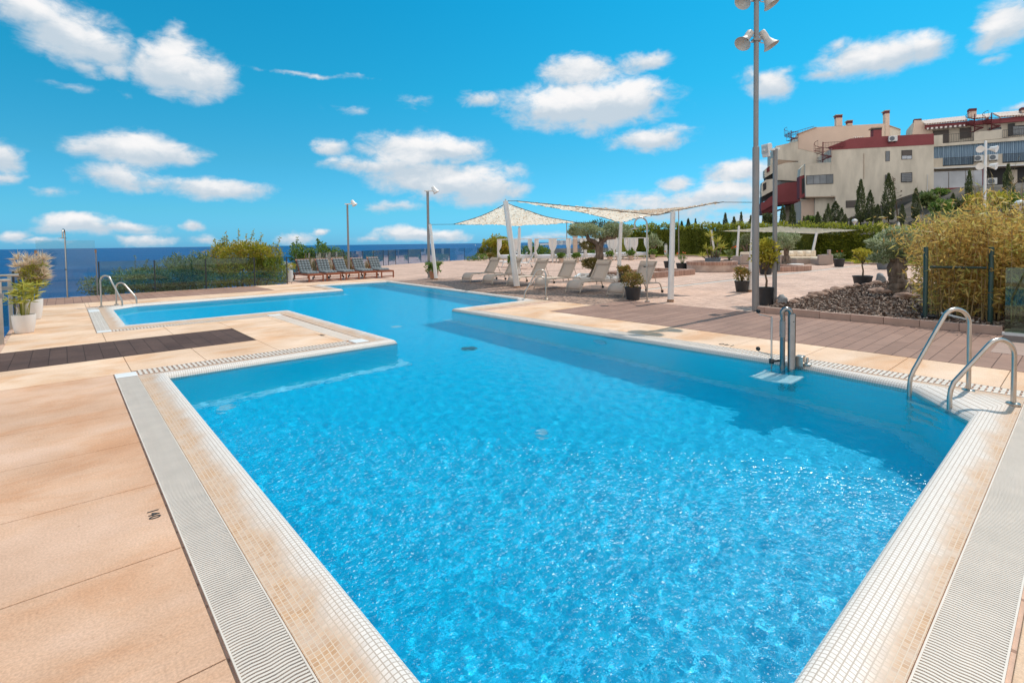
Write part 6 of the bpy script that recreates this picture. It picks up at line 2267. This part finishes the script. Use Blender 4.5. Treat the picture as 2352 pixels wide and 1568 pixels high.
for u, v, Y, k, wf, lb in CY:
    x = atY(u, 540, Y).x
    z0 = max(0, hill_z(x, Y)) - .15
    h = atY(u, v, Y).z - z0
    sc = h / 6
    lb = lb or 'tall pointed cypress left of the twin topped one before the wall'
    ws = .86 * wf * (0.55 + .45 * sc)
    if not done[k]:
        done[k] = True
        o = protos[k]
        o.location = (x, Y, z0)
        o.scale = (ws, ws, sc)
        o['label'] = lb
    else:
        dup(protos[k], lb, Vector((x, Y, z0)), random.uniform(0, 6) if k != 1 else random.uniform(-.4, .4), (ws, ws, sc))


def hill_bush(label, u, v, Y, w, h, mat, leaf=.28, n=1500, name='bush'):
    k = Y / F
    x = atY(u, 540, Y).x
    c = atY(u, v, Y)
    b = Vector((x, Y, max(0, hill_z(x, Y)) - .1))
    t = thing(name, label, 'bush', b, 0, 'bushes on the slope')
    lf, st = MB(), MB()
    for i in range(6):
        a = random.uniform(0, 6.28)
        cc = c - b + Vector((math.cos(a) * w * k * .35, math.sin(a) * w * k * .3, random.uniform(-.3, .3) * h * k))
        st.tube([(0, 0, -.2), cc], [.05, .02], 5)
        P, D = clump(n // 6, tuple(cc), (w * k * .32, w * k * .32, h * k * .34), .3, .2, .4)
        lf.leaves(P, D, RNG.uniform(.6, 1.3, len(P)) * leaf, leaf * .42)
    st.build('stem', M['stem'], t)
    lf.build('foliage', M[mat], t)


hill_bush('dark bush in shade under the red overhang', 1762, 503, 57, 26, 24, 'cypress_leaf')
hill_bush('small dark bush at the pale column of the house', 1868, 508, 58, 26, 16, 'green_leaf', n=900)
hill_bush('round green bush on the slope right of the beige wall', 2160, 480, 50, 34, 34, 'green_leaf')
hill_bush('agave like dark plant on the slope below the wall corner', 2130, 456, 58, 20, 18, 'blade_leaf', .6, 500)
hill_bush('dark plant on the terrace edge below the glazed terrace', 2160, 440, 60, 26, 14, 'green_leaf', n=700)
hill_bush('bright green creeper bush behind the floodlight mast', 2268, 462, 40, 60, 30, 'yellow_leaf', .22, 2200)
hill_bush('bright green bush at the right edge below the terrace', 2338, 462, 40, 40, 30, 'green_leaf', .22, 1500)
hill_bush('olive green shrub filling the slope foot behind the bamboo', 2200, 500, 44, 90, 22, 'grey_green_leaf', .25, 2000)
hill_bush('dark shrub mass on the slope below the glazed terrace', 2215, 470, 52, 80, 26, 'cypress_leaf', .3, 2000)
# dry agave stalk before the wall
x = atY(c6(1360, 900)[0], 540, 56).x
t = thing('agave_stalk', 'bare branching agave flower stalk right of the widest cypress', 'plant', Vector((x, 56, hill_z(x, 56))))
tp = atY(*c6(1318, 640), 56) - t.location
mb = MB().tube([(0, 0, -.2), lerp(Vector(), tp, .5) + Vector((.05, 0, 0)), tp], [.07, .05, .02], 6)
for i in range(12):
    q = .35 + .6 * i / 12
    c = lerp(Vector(), tp, q)
    e = c + Vector(((1 if i % 2 else -.35) * random.uniform(.6, 1.1) * (1.2 - q), random.uniform(-.4, .4), .18))
    mb.tube([c, e], [.02, .012], 5)
    mb.leaves(np.array([tuple(e)] * 6), unit(6) + np.array([0, 0, .8]), .22, .07)
mb.build('stalk', M['stem'], t)

# ------------------------------------------------------------------ houses on the hill
M['beige_wall'] = pbr('beige_wall', srgb(204, 192, 174), .9, .04, c2=srgb(222, 209, 190), rough=.9, detail=9, stretch=(1, 1, .3), lo=.35, hi=.6)
mtl = M['beige_wall'].node_tree
M['pink_wall'] = pbr('pink_wall', srgb(216, 188, 168), .5, .05, rough=.9)
M['red_wall'] = pbr('red_wall', srgb(140, 70, 72), .6, .1, rough=.85)
M['dark_red'] = pbr('dark_red', srgb(104, 36, 40), 1, .15, rough=.7)
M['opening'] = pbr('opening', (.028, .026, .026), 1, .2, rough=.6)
M['shutter'] = pbr('shutter', srgb(92, 82, 76), 1, .1, rough=.6)
M['win_frame'] = pbr('win_frame', (.03, .026, .025), 1, .1, rough=.4)
M['pane'] = pbr('pane', (.10, .11, .12), .6, .3, c2=(.22, .23, .24), rough=.06, spec=.8)
M['pale_pane'] = pbr('pale_pane', (.46, .47, .50), .35, .2, c2=(.62, .63, .66), rough=.08, spec=.8)
M['soffit'] = pbr('soffit', srgb(176, 150, 128), 1, .08, rough=.9)
m, nt2, p, o = newmat('roof_tiles')
wv_ = N(nt2, 'TexWave', wave_type='BANDS', bands_direction='X')
setin(wv_, Scale=1.35, Distortion=.4)
L(nt2, coords(nt2), wv_.inputs['Vector'])
L(nt2, ramp(nt2, wv_.outputs['Fac'], [(.2, srgb(176, 140, 122)), (.7, srgb(226, 206, 190))]), p.inputs['Base Color'])
L(nt2, bumpn(nt2, wv_.outputs['Fac'], 1, .12), p.inputs['Normal'])
M['roof'] = m
m, nt2, p, o = newmat('blue_awning')
wv_ = N(nt2, 'TexWave', wave_type='BANDS', bands_direction='X')
setin(wv_, Scale=1.9, Distortion=5, Detail=5, Detail_Scale=2)
L(nt2, coords(nt2, 'Object', (1, 1, .05)), wv_.inputs['Vector'])
L(nt2, ramp(nt2, wv_.outputs['Fac'], [(.1, srgb(100, 124, 146)), (.6, srgb(122, 146, 166)), (.95, srgb(150, 172, 190))]), p.inputs['Base Color'])
setin(p, Roughness=.9)
L(nt2, bumpn(nt2, wv_.outputs['Fac'], .6, .1), p.inputs['Normal'])
M['awning'] = m
m, nt2, p, o = newmat('striped_awning')
wv_ = N(nt2, 'TexWave', wave_type='BANDS', bands_direction='X')
setin(wv_, Scale=.75)
L(nt2, coords(nt2), wv_.inputs['Vector'])
L(nt2, ramp(nt2, wv_.outputs['Fac'], [(.45, srgb(88, 62, 60)), (.55, srgb(226, 214, 206))]), p.inputs['Base Color'])
M['striped'] = m


class Face:
    """a house front: a vertical plane through a known point; polygons are read in px of the enlarged photograph and cut at their true size"""
    def __init__(s, x, Y, ang):
        u, v = c6(x, 600)
        q = atY(u, 540, Y)
        s.P = Vector((q.x, q.y, 0))
        s.w = Vector((-math.sin(R(ang)), math.cos(R(ang)), 0))          # runs to the left and away
        s.n = Vector((-s.w.y, s.w.x, 0))
        if s.n.dot(-s.P) < 0:
            s.n = -s.n

    def pt(s, x, y, off=0):
        u, v = c6(x, y)
        d = ray(u, v)
        o = Vector((0, 0, EYE))
        t = (s.P + s.n * off - o).dot(s.n) / d.dot(s.n)
        return o + d * t

    def slab(s, name, poly, mat, parent, depth=.3, off=0, bevel=0):
        org = parent.location if parent.parent is None else parent.parent.location
        pts = [s.pt(x, y, off) - org for x, y in poly]
        return MB().extrude(pts, -s.n * depth).build(name, M[mat], parent, bevel=bevel)

    def rect(s, name, x0, y0, x1, y1, mat, parent, depth=.1, off=0, slope=0):
        k = slope * (x1 - x0)
        return s.slab(name, [(x0, y0), (x1, y0 - k), (x1, y1 - k), (x0, y1)], mat, parent, depth, off)


def window(f, t, x0, y0, x1, y1, kind='pane', div=2, slope=.05, grille=False):
    w = f.rect('window', x0, y0, x1, y1, 'win_frame', t, .16, .05, slope)
    b = max(2.5, (x1 - x0) * .05)
    n = div
    for i in range(n):
        a0 = x0 + b + (x1 - x0 - 2 * b) * i / n + (1 if i else 0)
        a1 = x0 + b + (x1 - x0 - 2 * b) * (i + 1) / n - (1 if i < n - 1 else 0)
        if kind == 'half':
            ym = lerp(y0, y1, .58)
            if i == 0:
                f.rect('shutter', x0 + b, y0 + b, x1 - b, ym, 'shutter', w, .04, .07, slope)
            f.rect('pane', a0, ym + 2, a1, y1 - b, 'pale_pane', w, .03, .07, slope)
        else:
            f.rect('pane', a0, y0 + b, a1, y1 - b, kind, w, .03, .07, slope)
    if grille:
        org = t.location
        g = MB()
        for i in range(9):
            xx = lerp(x0, x1, (i + .5) / 9)
            g.obox(f.pt(xx, y0, .16) - org, f.pt(xx, y1, .16) - org, .03, .03, f.n)
        for j in range(6):
            yy = lerp(y0, y1, (j + .5) / 6)
            g.obox(f.pt(x0, yy, .16) - org, f.pt(x1, yy - slope * (x1 - x0), .16) - org, .03, .03)
        g.build('grille', M['win_frame'], w)
    return w


def aircon(label, f, x0, y0, x1, y1, off=.5):
    p = f.pt((x0 + x1) / 2, y1, off)
    a = f.pt(x0, y0, off)
    b_ = f.pt(x1, y1, off)
    w = (Vector((a.x, a.y, 0)) - Vector((b_.x, b_.y, 0))).length
    h = abs(a.z - b_.z)
    t = thing('air_conditioner', label, 'air conditioner', p, math.atan2(-f.w.y, -f.w.x))
    MB().box(-w / 2, w / 2, 0, .35, 0, h).build('case', M['white_paint'], t, bevel=.03)
    q = MB().lathe([(0, 0), (h * .40, 0), (h * .40, .03), (0, .03)], 20)
    q.v = [(v[0] - w * .12, -v[2], v[1] + h * .5) for v in q.v]
    q.build('fan_grille', M['grey_plastic'], t)
    MB().box(-w * .4, -w * .3, .02, .5, -.1, 0).box(w * .3, w * .4, .02, .5, -.1, 0).build('bracket', M['win_frame'], t)


def railing(f, t, pts, h_px, mat, off=.1, bars=16):
    """pts along the foot in px; straight bars"""
    org = t.location
    g = MB()
    a, b = pts
    for i in range(bars + 1):
        q = i / bars
        x, y = lerp(a[0], b[0], q), lerp(a[1], b[1], q)
        g.obox(f.pt(x, y, off) - org, f.pt(x, y - h_px, off) - org, .025, .025, f.n)
    for k in (0, 1):
        g.obox(f.pt(a[0], a[1] - h_px * k, off) - org, f.pt(b[0], b[1] - h_px * k, off) - org, .05, .05)
    return g.build('railing', M[mat], t)


def spiral(label, f, x, ytop, ybot, r, off, rail_to=None, turns=1.1):
    p0 = f.pt(x, ybot, off)
    h = f.pt(x, ytop, off).z - p0.z
    t = thing('spiral_stair', label, 'spiral stair', p0, 0, 'red spiral stairs on the houses')
    MB().tube([(0, 0, 0), (0, 0, h)], .06, 8).build('newel', M['dark_red'], t)
    st, rl = MB(), MB()
    n = 13
    hs = h * .72
    pts = []
    for i in range(n):
        a = R(200) + turns * 6.28 * i / n
        z = hs * (i + .6) / n
        d = Vector((math.cos(a), math.sin(a), 0))
        d2 = Vector((math.cos(a + .45), math.sin(a + .45), 0))
        st.extrude([d * .05 + Vector((0, 0, z)), d * r + Vector((0, 0, z)), d2 * r + Vector((0, 0, z)), d2 * .05 + Vector((0, 0, z))], (0, 0, .05))
        rl.tube([d * r + Vector((0, 0, z)), d * r + Vector((0, 0, z + .95))], .015, 4)
        pts.append(d * r + Vector((0, 0, z + .95)))
    rl.tube(pts, .03, 5)
    st.build('steps', M['dark_red'], t)
    rl.build('balustrade', M['dark_red'], t)
    return t


f1 = Face(1643, 66, 71)
h1 = thing('house', 'beige house with red parapet band and glazed corner balcony on the hill', 'house', f1.pt(1240, 1050))
f1.slab('wall', [(835, 425), (985, 345), (1165, 331), (1643, 305), (1643, 1110), (872, 1110), (870, 790), (835, 790), (835, 531)], 'beige_wall', h1, 9)
f1.slab('balcony', [(630, 541), (834, 531), (834, 798), (635, 800)], 'beige_wall', h1, .5)
f1.slab('balcony_soffit', [(834, 792), (870, 792), (870, 797), (834, 798)], 'beige_wall', h1, 1.6)
f1.slab('parapet_band', [(818, 408), (985, 344), (1165, 330), (1643, 304), (1645, 390), (835, 432)], 'red_wall', h1, .5, .06)
c = f1.slab('chimney', [(1168, 268), (1234, 265), (1234, 334), (1168, 338)], 'red_wall', h1, 1.2, .02)
f1.slab('chimney_cap', [(1156, 256), (1240, 250), (1238, 258), (1160, 264)], 'soffit', c, 1.5, .15)
f1.slab('chimney_vent', [(1165, 262), (1236, 259), (1236, 272), (1165, 275)], 'opening', c, 1.0, .06)
b_ = f1.slab('balcony_glazing', [(640, 634), (853, 622), (853, 698), (640, 706)], 'win_frame', h1, .2, .04)
for i in range(4):
    x0, x1 = 645 + i * 52, 645 + (i + 1) * 52 - 3
    f1.slab('pane', [(x0, 637 - i * 2.6), (x1, 634.5 - i * 2.6), (x1, 700 - i * 2), (x0, 702 - i * 2)], 'pane', b_, .03, .06)
f1.slab('soffit', [(635, 801), (870, 796), (870, 803), (635, 808)], 'soffit', h1, 3, -.02)
f1.slab('ground_wall', [(600, 835), (708, 806), (708, 1000), (600, 1000)], 'pink_wall', h1, 5, -1.4)
f1.slab('ground_wall', [(708, 806), (872, 800), (872, 1000), (708, 1000)], 'beige_wall', h1, 5, -.9)
sd = f1.slab('balcony_side', [(588, 640), (632, 625), (638, 800), (588, 815)], 'red_wall', h1, 2, -.6)
f1.slab('opening', [(606, 660), (628, 652), (628, 770), (606, 780)], 'opening', sd, .1, -.55)
f1.slab('parapet', [(598, 575), (630, 542), (635, 625), (590, 640)], 'beige_wall', h1, 2, -.54)
window(f1, h1, 1390, 436, 1473, 508, 'half', 2)
window(f1, h1, 1264, 442, 1298, 522, 'pane', 1)
window(f1, h1, 1386, 613, 1474, 688, 'pale_pane', 2, grille=True)
window(f1, h1, 1262, 628, 1300, 690, 'pale_pane', 1, grille=True)
w = f1.rect('window', 952, 832, 1062, 888, 'win_frame', h1, .15, .05, .04)
f1.rect('shutter', 956, 835, 1058, 885, 'shutter', w, .05, .08, .04)
org = h1.location
MB().tube([f1.pt(1093, 460, .06) - org, f1.pt(1093, 660, .06) - org], .03, 5).build('downpipe', M['soffit'], h1)
MB().tube([f1.pt(1596, 625, .06) - org, f1.pt(1592, 760, .06) - org], .04, 5).build('downpipe', M['white_paint'], h1)
railing(f1, h1, ((768, 418), (945, 408)), 42, 'dark_red', .2, 15)
MB().extrude([f1.pt(1010, 341, -1) - org, f1.pt(1090, 337, -1) - org, f1.pt(1090, 334, -3) - org, f1.pt(1010, 338, -3) - org], (0, 0, .12)).build('roof', M['roof'], h1)
aircon('white air conditioner hung on the red parapet band', f1, 1290, 326, 1358, 364)

f0 = Face(1380, 74, 71)
h0 = thing('house', 'taller pinkish beige house with long roofline behind the red banded one', 'house', f0.pt(900, 1050))
f0.slab('wall', [(402, 402), (572, 365), (575, 308), (716, 254), (1255, 225), (1382, 270), (1382, 900), (575, 960), (575, 520), (402, 508)], 'beige_wall', h0, 9)
f0.slab('upper_wall', [(577, 310), (717, 257), (1254, 228), (1254, 420), (700, 450), (577, 420)], 'pink_wall', h0, .3, .05)
f0.slab('roof_edge', [(570, 304), (716, 251), (722, 255), (577, 311)], 'soffit', h0, 1, .2)
f0.slab('roof_edge', [(1296, 238), (1384, 268), (1384, 274), (1296, 244)], 'soffit', h0, 1, .2)
for nm, x0, x1, yt, yb in (('chimney', 876, 924, 172, 246), ('chimney', 1262, 1296, 138, 330), ('chimney', 968, 1005, 216, 238)):
    c = f0.slab(nm, [(x0, yt), (x1, yt - 2), (x1, yb - 3), (x0, yb)], 'pink_wall', h0, 1.0, .1)
    f0.slab('chimney_vent', [(x0 - 1, yt - 12), (x1 + 1, yt - 14), (x1 + 1, yt + 6), (x0 - 1, yt + 8)], 'dark_red', c, 1.1, .13)
    f0.slab('chimney_cap', [(x0 - 6, yt - 17), (x1 + 4, yt - 20), (x1 + 4, yt - 14), (x0 - 6, yt - 11)], 'soffit', c, 1.4, .25)
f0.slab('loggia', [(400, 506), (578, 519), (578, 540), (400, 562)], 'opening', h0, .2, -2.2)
f0.slab('loggia_ceiling', [(400, 506), (574, 520), (480, 535), (400, 552)], 'soffit', h0, 2.1, -.05)
f0.slab('loggia_parapet', [(402, 556), (480, 534), (578, 526), (580, 678), (405, 668)], 'beige_wall', h0, .3, .02)
f0.slab('loggia_glazing', [(405, 668), (580, 678), (580, 700), (405, 715)], 'pane', h0, .2, -.6)
f0.slab('loggia_parapet', [(405, 712), (480, 691), (586, 682), (592, 834), (405, 850)], 'red_wall', h0, .3, .04)
f0.slab('soffit', [(405, 850), (592, 834), (635, 826), (635, 836), (592, 850), (405, 868)], 'dark_red', h0, 5, .0)
f0.slab('recess_wall', [(480, 872), (600, 850), (600, 1000), (470, 1000)], 'beige_wall', h0, 3, -3.5)
f0.slab('opening', [(510, 880), (545, 872), (545, 915), (510, 920)], 'opening', h0, .2, -3.3)
# stepped side balconies towards the sea
fs_ = Face(405, 80, 71)
for poly, mt, dp, of in (([(358, 505), (405, 470), (405, 520), (358, 560)], 'beige_wall', 2, 0), ([(312, 590), (345, 560), (400, 520), (400, 600), (318, 650), (312, 640)], 'beige_wall', 2, .4), ([(330, 575), (352, 560), (352, 600), (330, 612)], 'dark_red', .2, .5),
                     ([(318, 650), (400, 602), (400, 668), (322, 668)], 'opening', 2, -.6), ([(292, 690), (322, 668), (402, 655), (402, 740), (290, 800), (286, 760)], 'beige_wall', 2, .5), ([(300, 700), (325, 685), (325, 740), (300, 755)], 'opening', .2, .6),
                     ([(286, 800), (402, 740), (402, 785), (286, 850)], 'opening', 2, -.4), ([(284, 850), (320, 835), (360, 800), (402, 780), (402, 850), (290, 915), (284, 900)], 'red_wall', 2, .5), ([(286, 905), (405, 850), (405, 905), (290, 935)], 'dark_red', 4, .2), ([(290, 935), (405, 905), (470, 885), (470, 895), (380, 930), (290, 940)], 'dark_red', 5, 0)):
    fs_.slab('side_balcony', poly, mt, h0, dp, of)
railing(f0, h0, ((520, 320), (700, 268)), 22, 'dark_red', -.5, 14)
spiral('red spiral stair on the far left roof of the taller house', f0, 521, 280, 368, .95, .5)
spiral('red spiral stair at the corner balcony of the red banded house', f1, 770, 370, 531, 1.05, .9)

f2 = Face(1643, 70, 59)
h2 = thing('house', 'long house with tiled roof, blue curtained terraces and glazed ground floor', 'house', f2.pt(2050, 740))
f2.slab('wall', [(1478, 300), (1492, 200), (1545, 200), (1580, 240), (2352, 165), (2480, 152), (2480, 760), (1600, 760), (1600, 320)], 'beige_wall', h2, 8, -2.0)
f2.slab('gable_wall', [(1476, 310), (1490, 200), (1546, 215), (1632, 280), (1636, 310)], 'pink_wall', h2, .4, -1.7)
rf = MB()
org = h2.location
for (a, b, c_, d_) in (((1532, 212), (1886, 176), (1906, 206), (1575, 238)), ((1960, 170), (2090, 155), (2075, 186), (1940, 192)), ((2105, 152), (2480, 120), (2480, 158), (2160, 180))):
    rf.add([f2.pt(*a, -4.5) - org, f2.pt(*b, -4.5) - org, f2.pt(*c_, -.9) - org, f2.pt(*d_, -.9) - org], [(0, 1, 2, 3)])
ro = rf.build('roof', M['roof'], h2)
ro.modifiers.new('solid', 'SOLIDIFY').thickness = .2
f2.slab('fascia', [(1575, 238), (2352, 166), (2480, 154), (2480, 195), (2352, 206), (1575, 264)], 'red_wall', h2, .4, -1.2)
for x0, x1, yt, yb in ((1490, 1546, 190, 240), (1922, 1980, 108, 175), (2335, 2400, 98, 140)):
    c = f2.slab('chimney', [(x0, yt + 14), (x1, yt + 10), (x1, yb), (x0, yb)], 'pink_wall', h2, 1, -2.2)
    f2.slab('chimney_vent', [(x0 - 2, yt), (x1 + 2, yt - 4), (x1 + 2, yt + 15), (x0 - 2, yt + 20)], 'dark_red', c, 1.1, -2.1)
f2.slab('door', [(1640, 282), (1762, 272), (1762, 376), (1716, 378), (1716, 320), (1640, 320)], 'shutter', h2, .1, -1.9)
f2.slab('door', [(1848, 262), (1938, 254), (1938, 335), (1848, 345)], 'shutter', h2, .1, -1.9)
f2.slab('awning', [(1590, 258), (1888, 232), (1890, 246), (1592, 272)], 'striped', h2, .8, -.6)
for x0, y0, x1, y1 in ((2110, 238, 2210, 308), (2300, 222, 2400, 300)):
    window(f2, h2, x0, y0, x1, y1, 'pane', 2, .08).location = -f2.n * 1.9
f2.slab('door', [(2228, 228), (2282, 222), (2282, 318), (2228, 326)], 'win_frame', h2, .1, -1.9)
f2.slab('parapet', [(1640, 320), (1716, 313), (1716, 385), (1640, 390)], 'beige_wall', h2, .3, 0)
f2.slab('parapet', [(1958, 292), (2186, 270), (2186, 342), (1958, 362)], 'beige_wall', h2, .3, 0)
railing(f2, h2, ((1716, 378), (1958, 358)), 64, 'win_frame', .05, 18)
railing(f2, h2, ((2186, 338), (2480, 312)), 60, 'win_frame', .05, 20)
f2.slab('floor_slab', [(1640, 388), (2352, 332), (2480, 322), (2480, 345), (2352, 356), (1640, 408)], 'beige_wall', h2, 2, .15)
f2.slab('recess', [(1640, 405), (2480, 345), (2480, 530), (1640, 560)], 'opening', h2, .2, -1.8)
f2.slab('curtain', [(1643, 410), (1955, 388), (1955, 546), (1716, 556), (1716, 497), (1643, 500)], 'awning', h2, .05, -.2)
f2.slab('curtain', [(1958, 388), (2038, 382), (2038, 470), (1958, 476)], 'awning', h2, .05, -.2)
f2.slab('curtain', [(2060, 381), (2352, 358), (2480, 348), (2480, 515), (2186, 526), (2186, 470), (2060, 476)], 'awning', h2, .05, -.2)
f2.slab('parapet', [(1640, 500), (1716, 496), (1716, 562), (1640, 566)], 'beige_wall', h2, .3, 0)
f2.slab('parapet', [(1956, 478), (2184, 462), (2184, 536), (1956, 552)], 'beige_wall', h2, .3, 0)
railing(f2, h2, ((1716, 556), (1956, 544)), 58, 'win_frame', .05, 22)
railing(f2, h2, ((2184, 528), (2480, 512)), 62, 'win_frame', .05, 26)
f2.slab('floor_slab', [(1640, 566), (2352, 528), (2480, 520), (2480, 545), (2352, 552), (1640, 582)], 'beige_wall', h2, 2, .15)
f2.slab('awning_roll', [(1640, 572), (2030, 556), (2030, 566), (1640, 582)], 'white_paint', h2, .3, .4)
f2.slab('awning_roll', [(2080, 556), (2480, 540), (2480, 549), (2080, 566)], 'white_paint', h2, .3, .4)
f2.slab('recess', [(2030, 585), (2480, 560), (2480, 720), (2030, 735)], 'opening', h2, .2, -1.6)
f2.slab('glazing', [(1643, 606), (1758, 601), (1758, 734), (1643, 737)], 'pale_pane', h2, .08, .0)
f2.slab('glazing', [(1763, 601), (1892, 596), (1892, 731), (1763, 734)], 'pale_pane', h2, .08, .0)
f2.slab('glazing', [(1897, 596), (2026, 591), (2026, 728), (1897, 731)], 'pale_pane', h2, .08, .0)
f2.slab('pillar', [(2026, 585), (2052, 584), (2052, 735), (2026, 737)], 'red_wall', h2, .3, .05)
f2.slab('pillar', [(2252, 590), (2300, 588), (2300, 720), (2252, 722)], 'beige_wall', h2, .3, -1.4)
f2.slab('base_wall', [(1640, 736), (2352, 706), (2480, 700), (2480, 800), (1640, 800)], 'red_wall', h2, 1.5, .1)
aircon('white air conditioner on the curtained terrace, left of the pair', f2, 1964, 478, 2030, 520)
aircon('white air conditioner on the curtained terrace, right of the pair', f2, 2080, 472, 2150, 512)
aircon('white air conditioner at ground floor under the curtained terrace', f2, 2066, 657, 2142, 703)
spiral('red spiral stair before the tiled roof, left of two', f2, 1963, 150, 300, .9, -.6)
spiral('red spiral stair before the tiled roof, right of two', f2, 2096, 140, 285, .9, -.6)
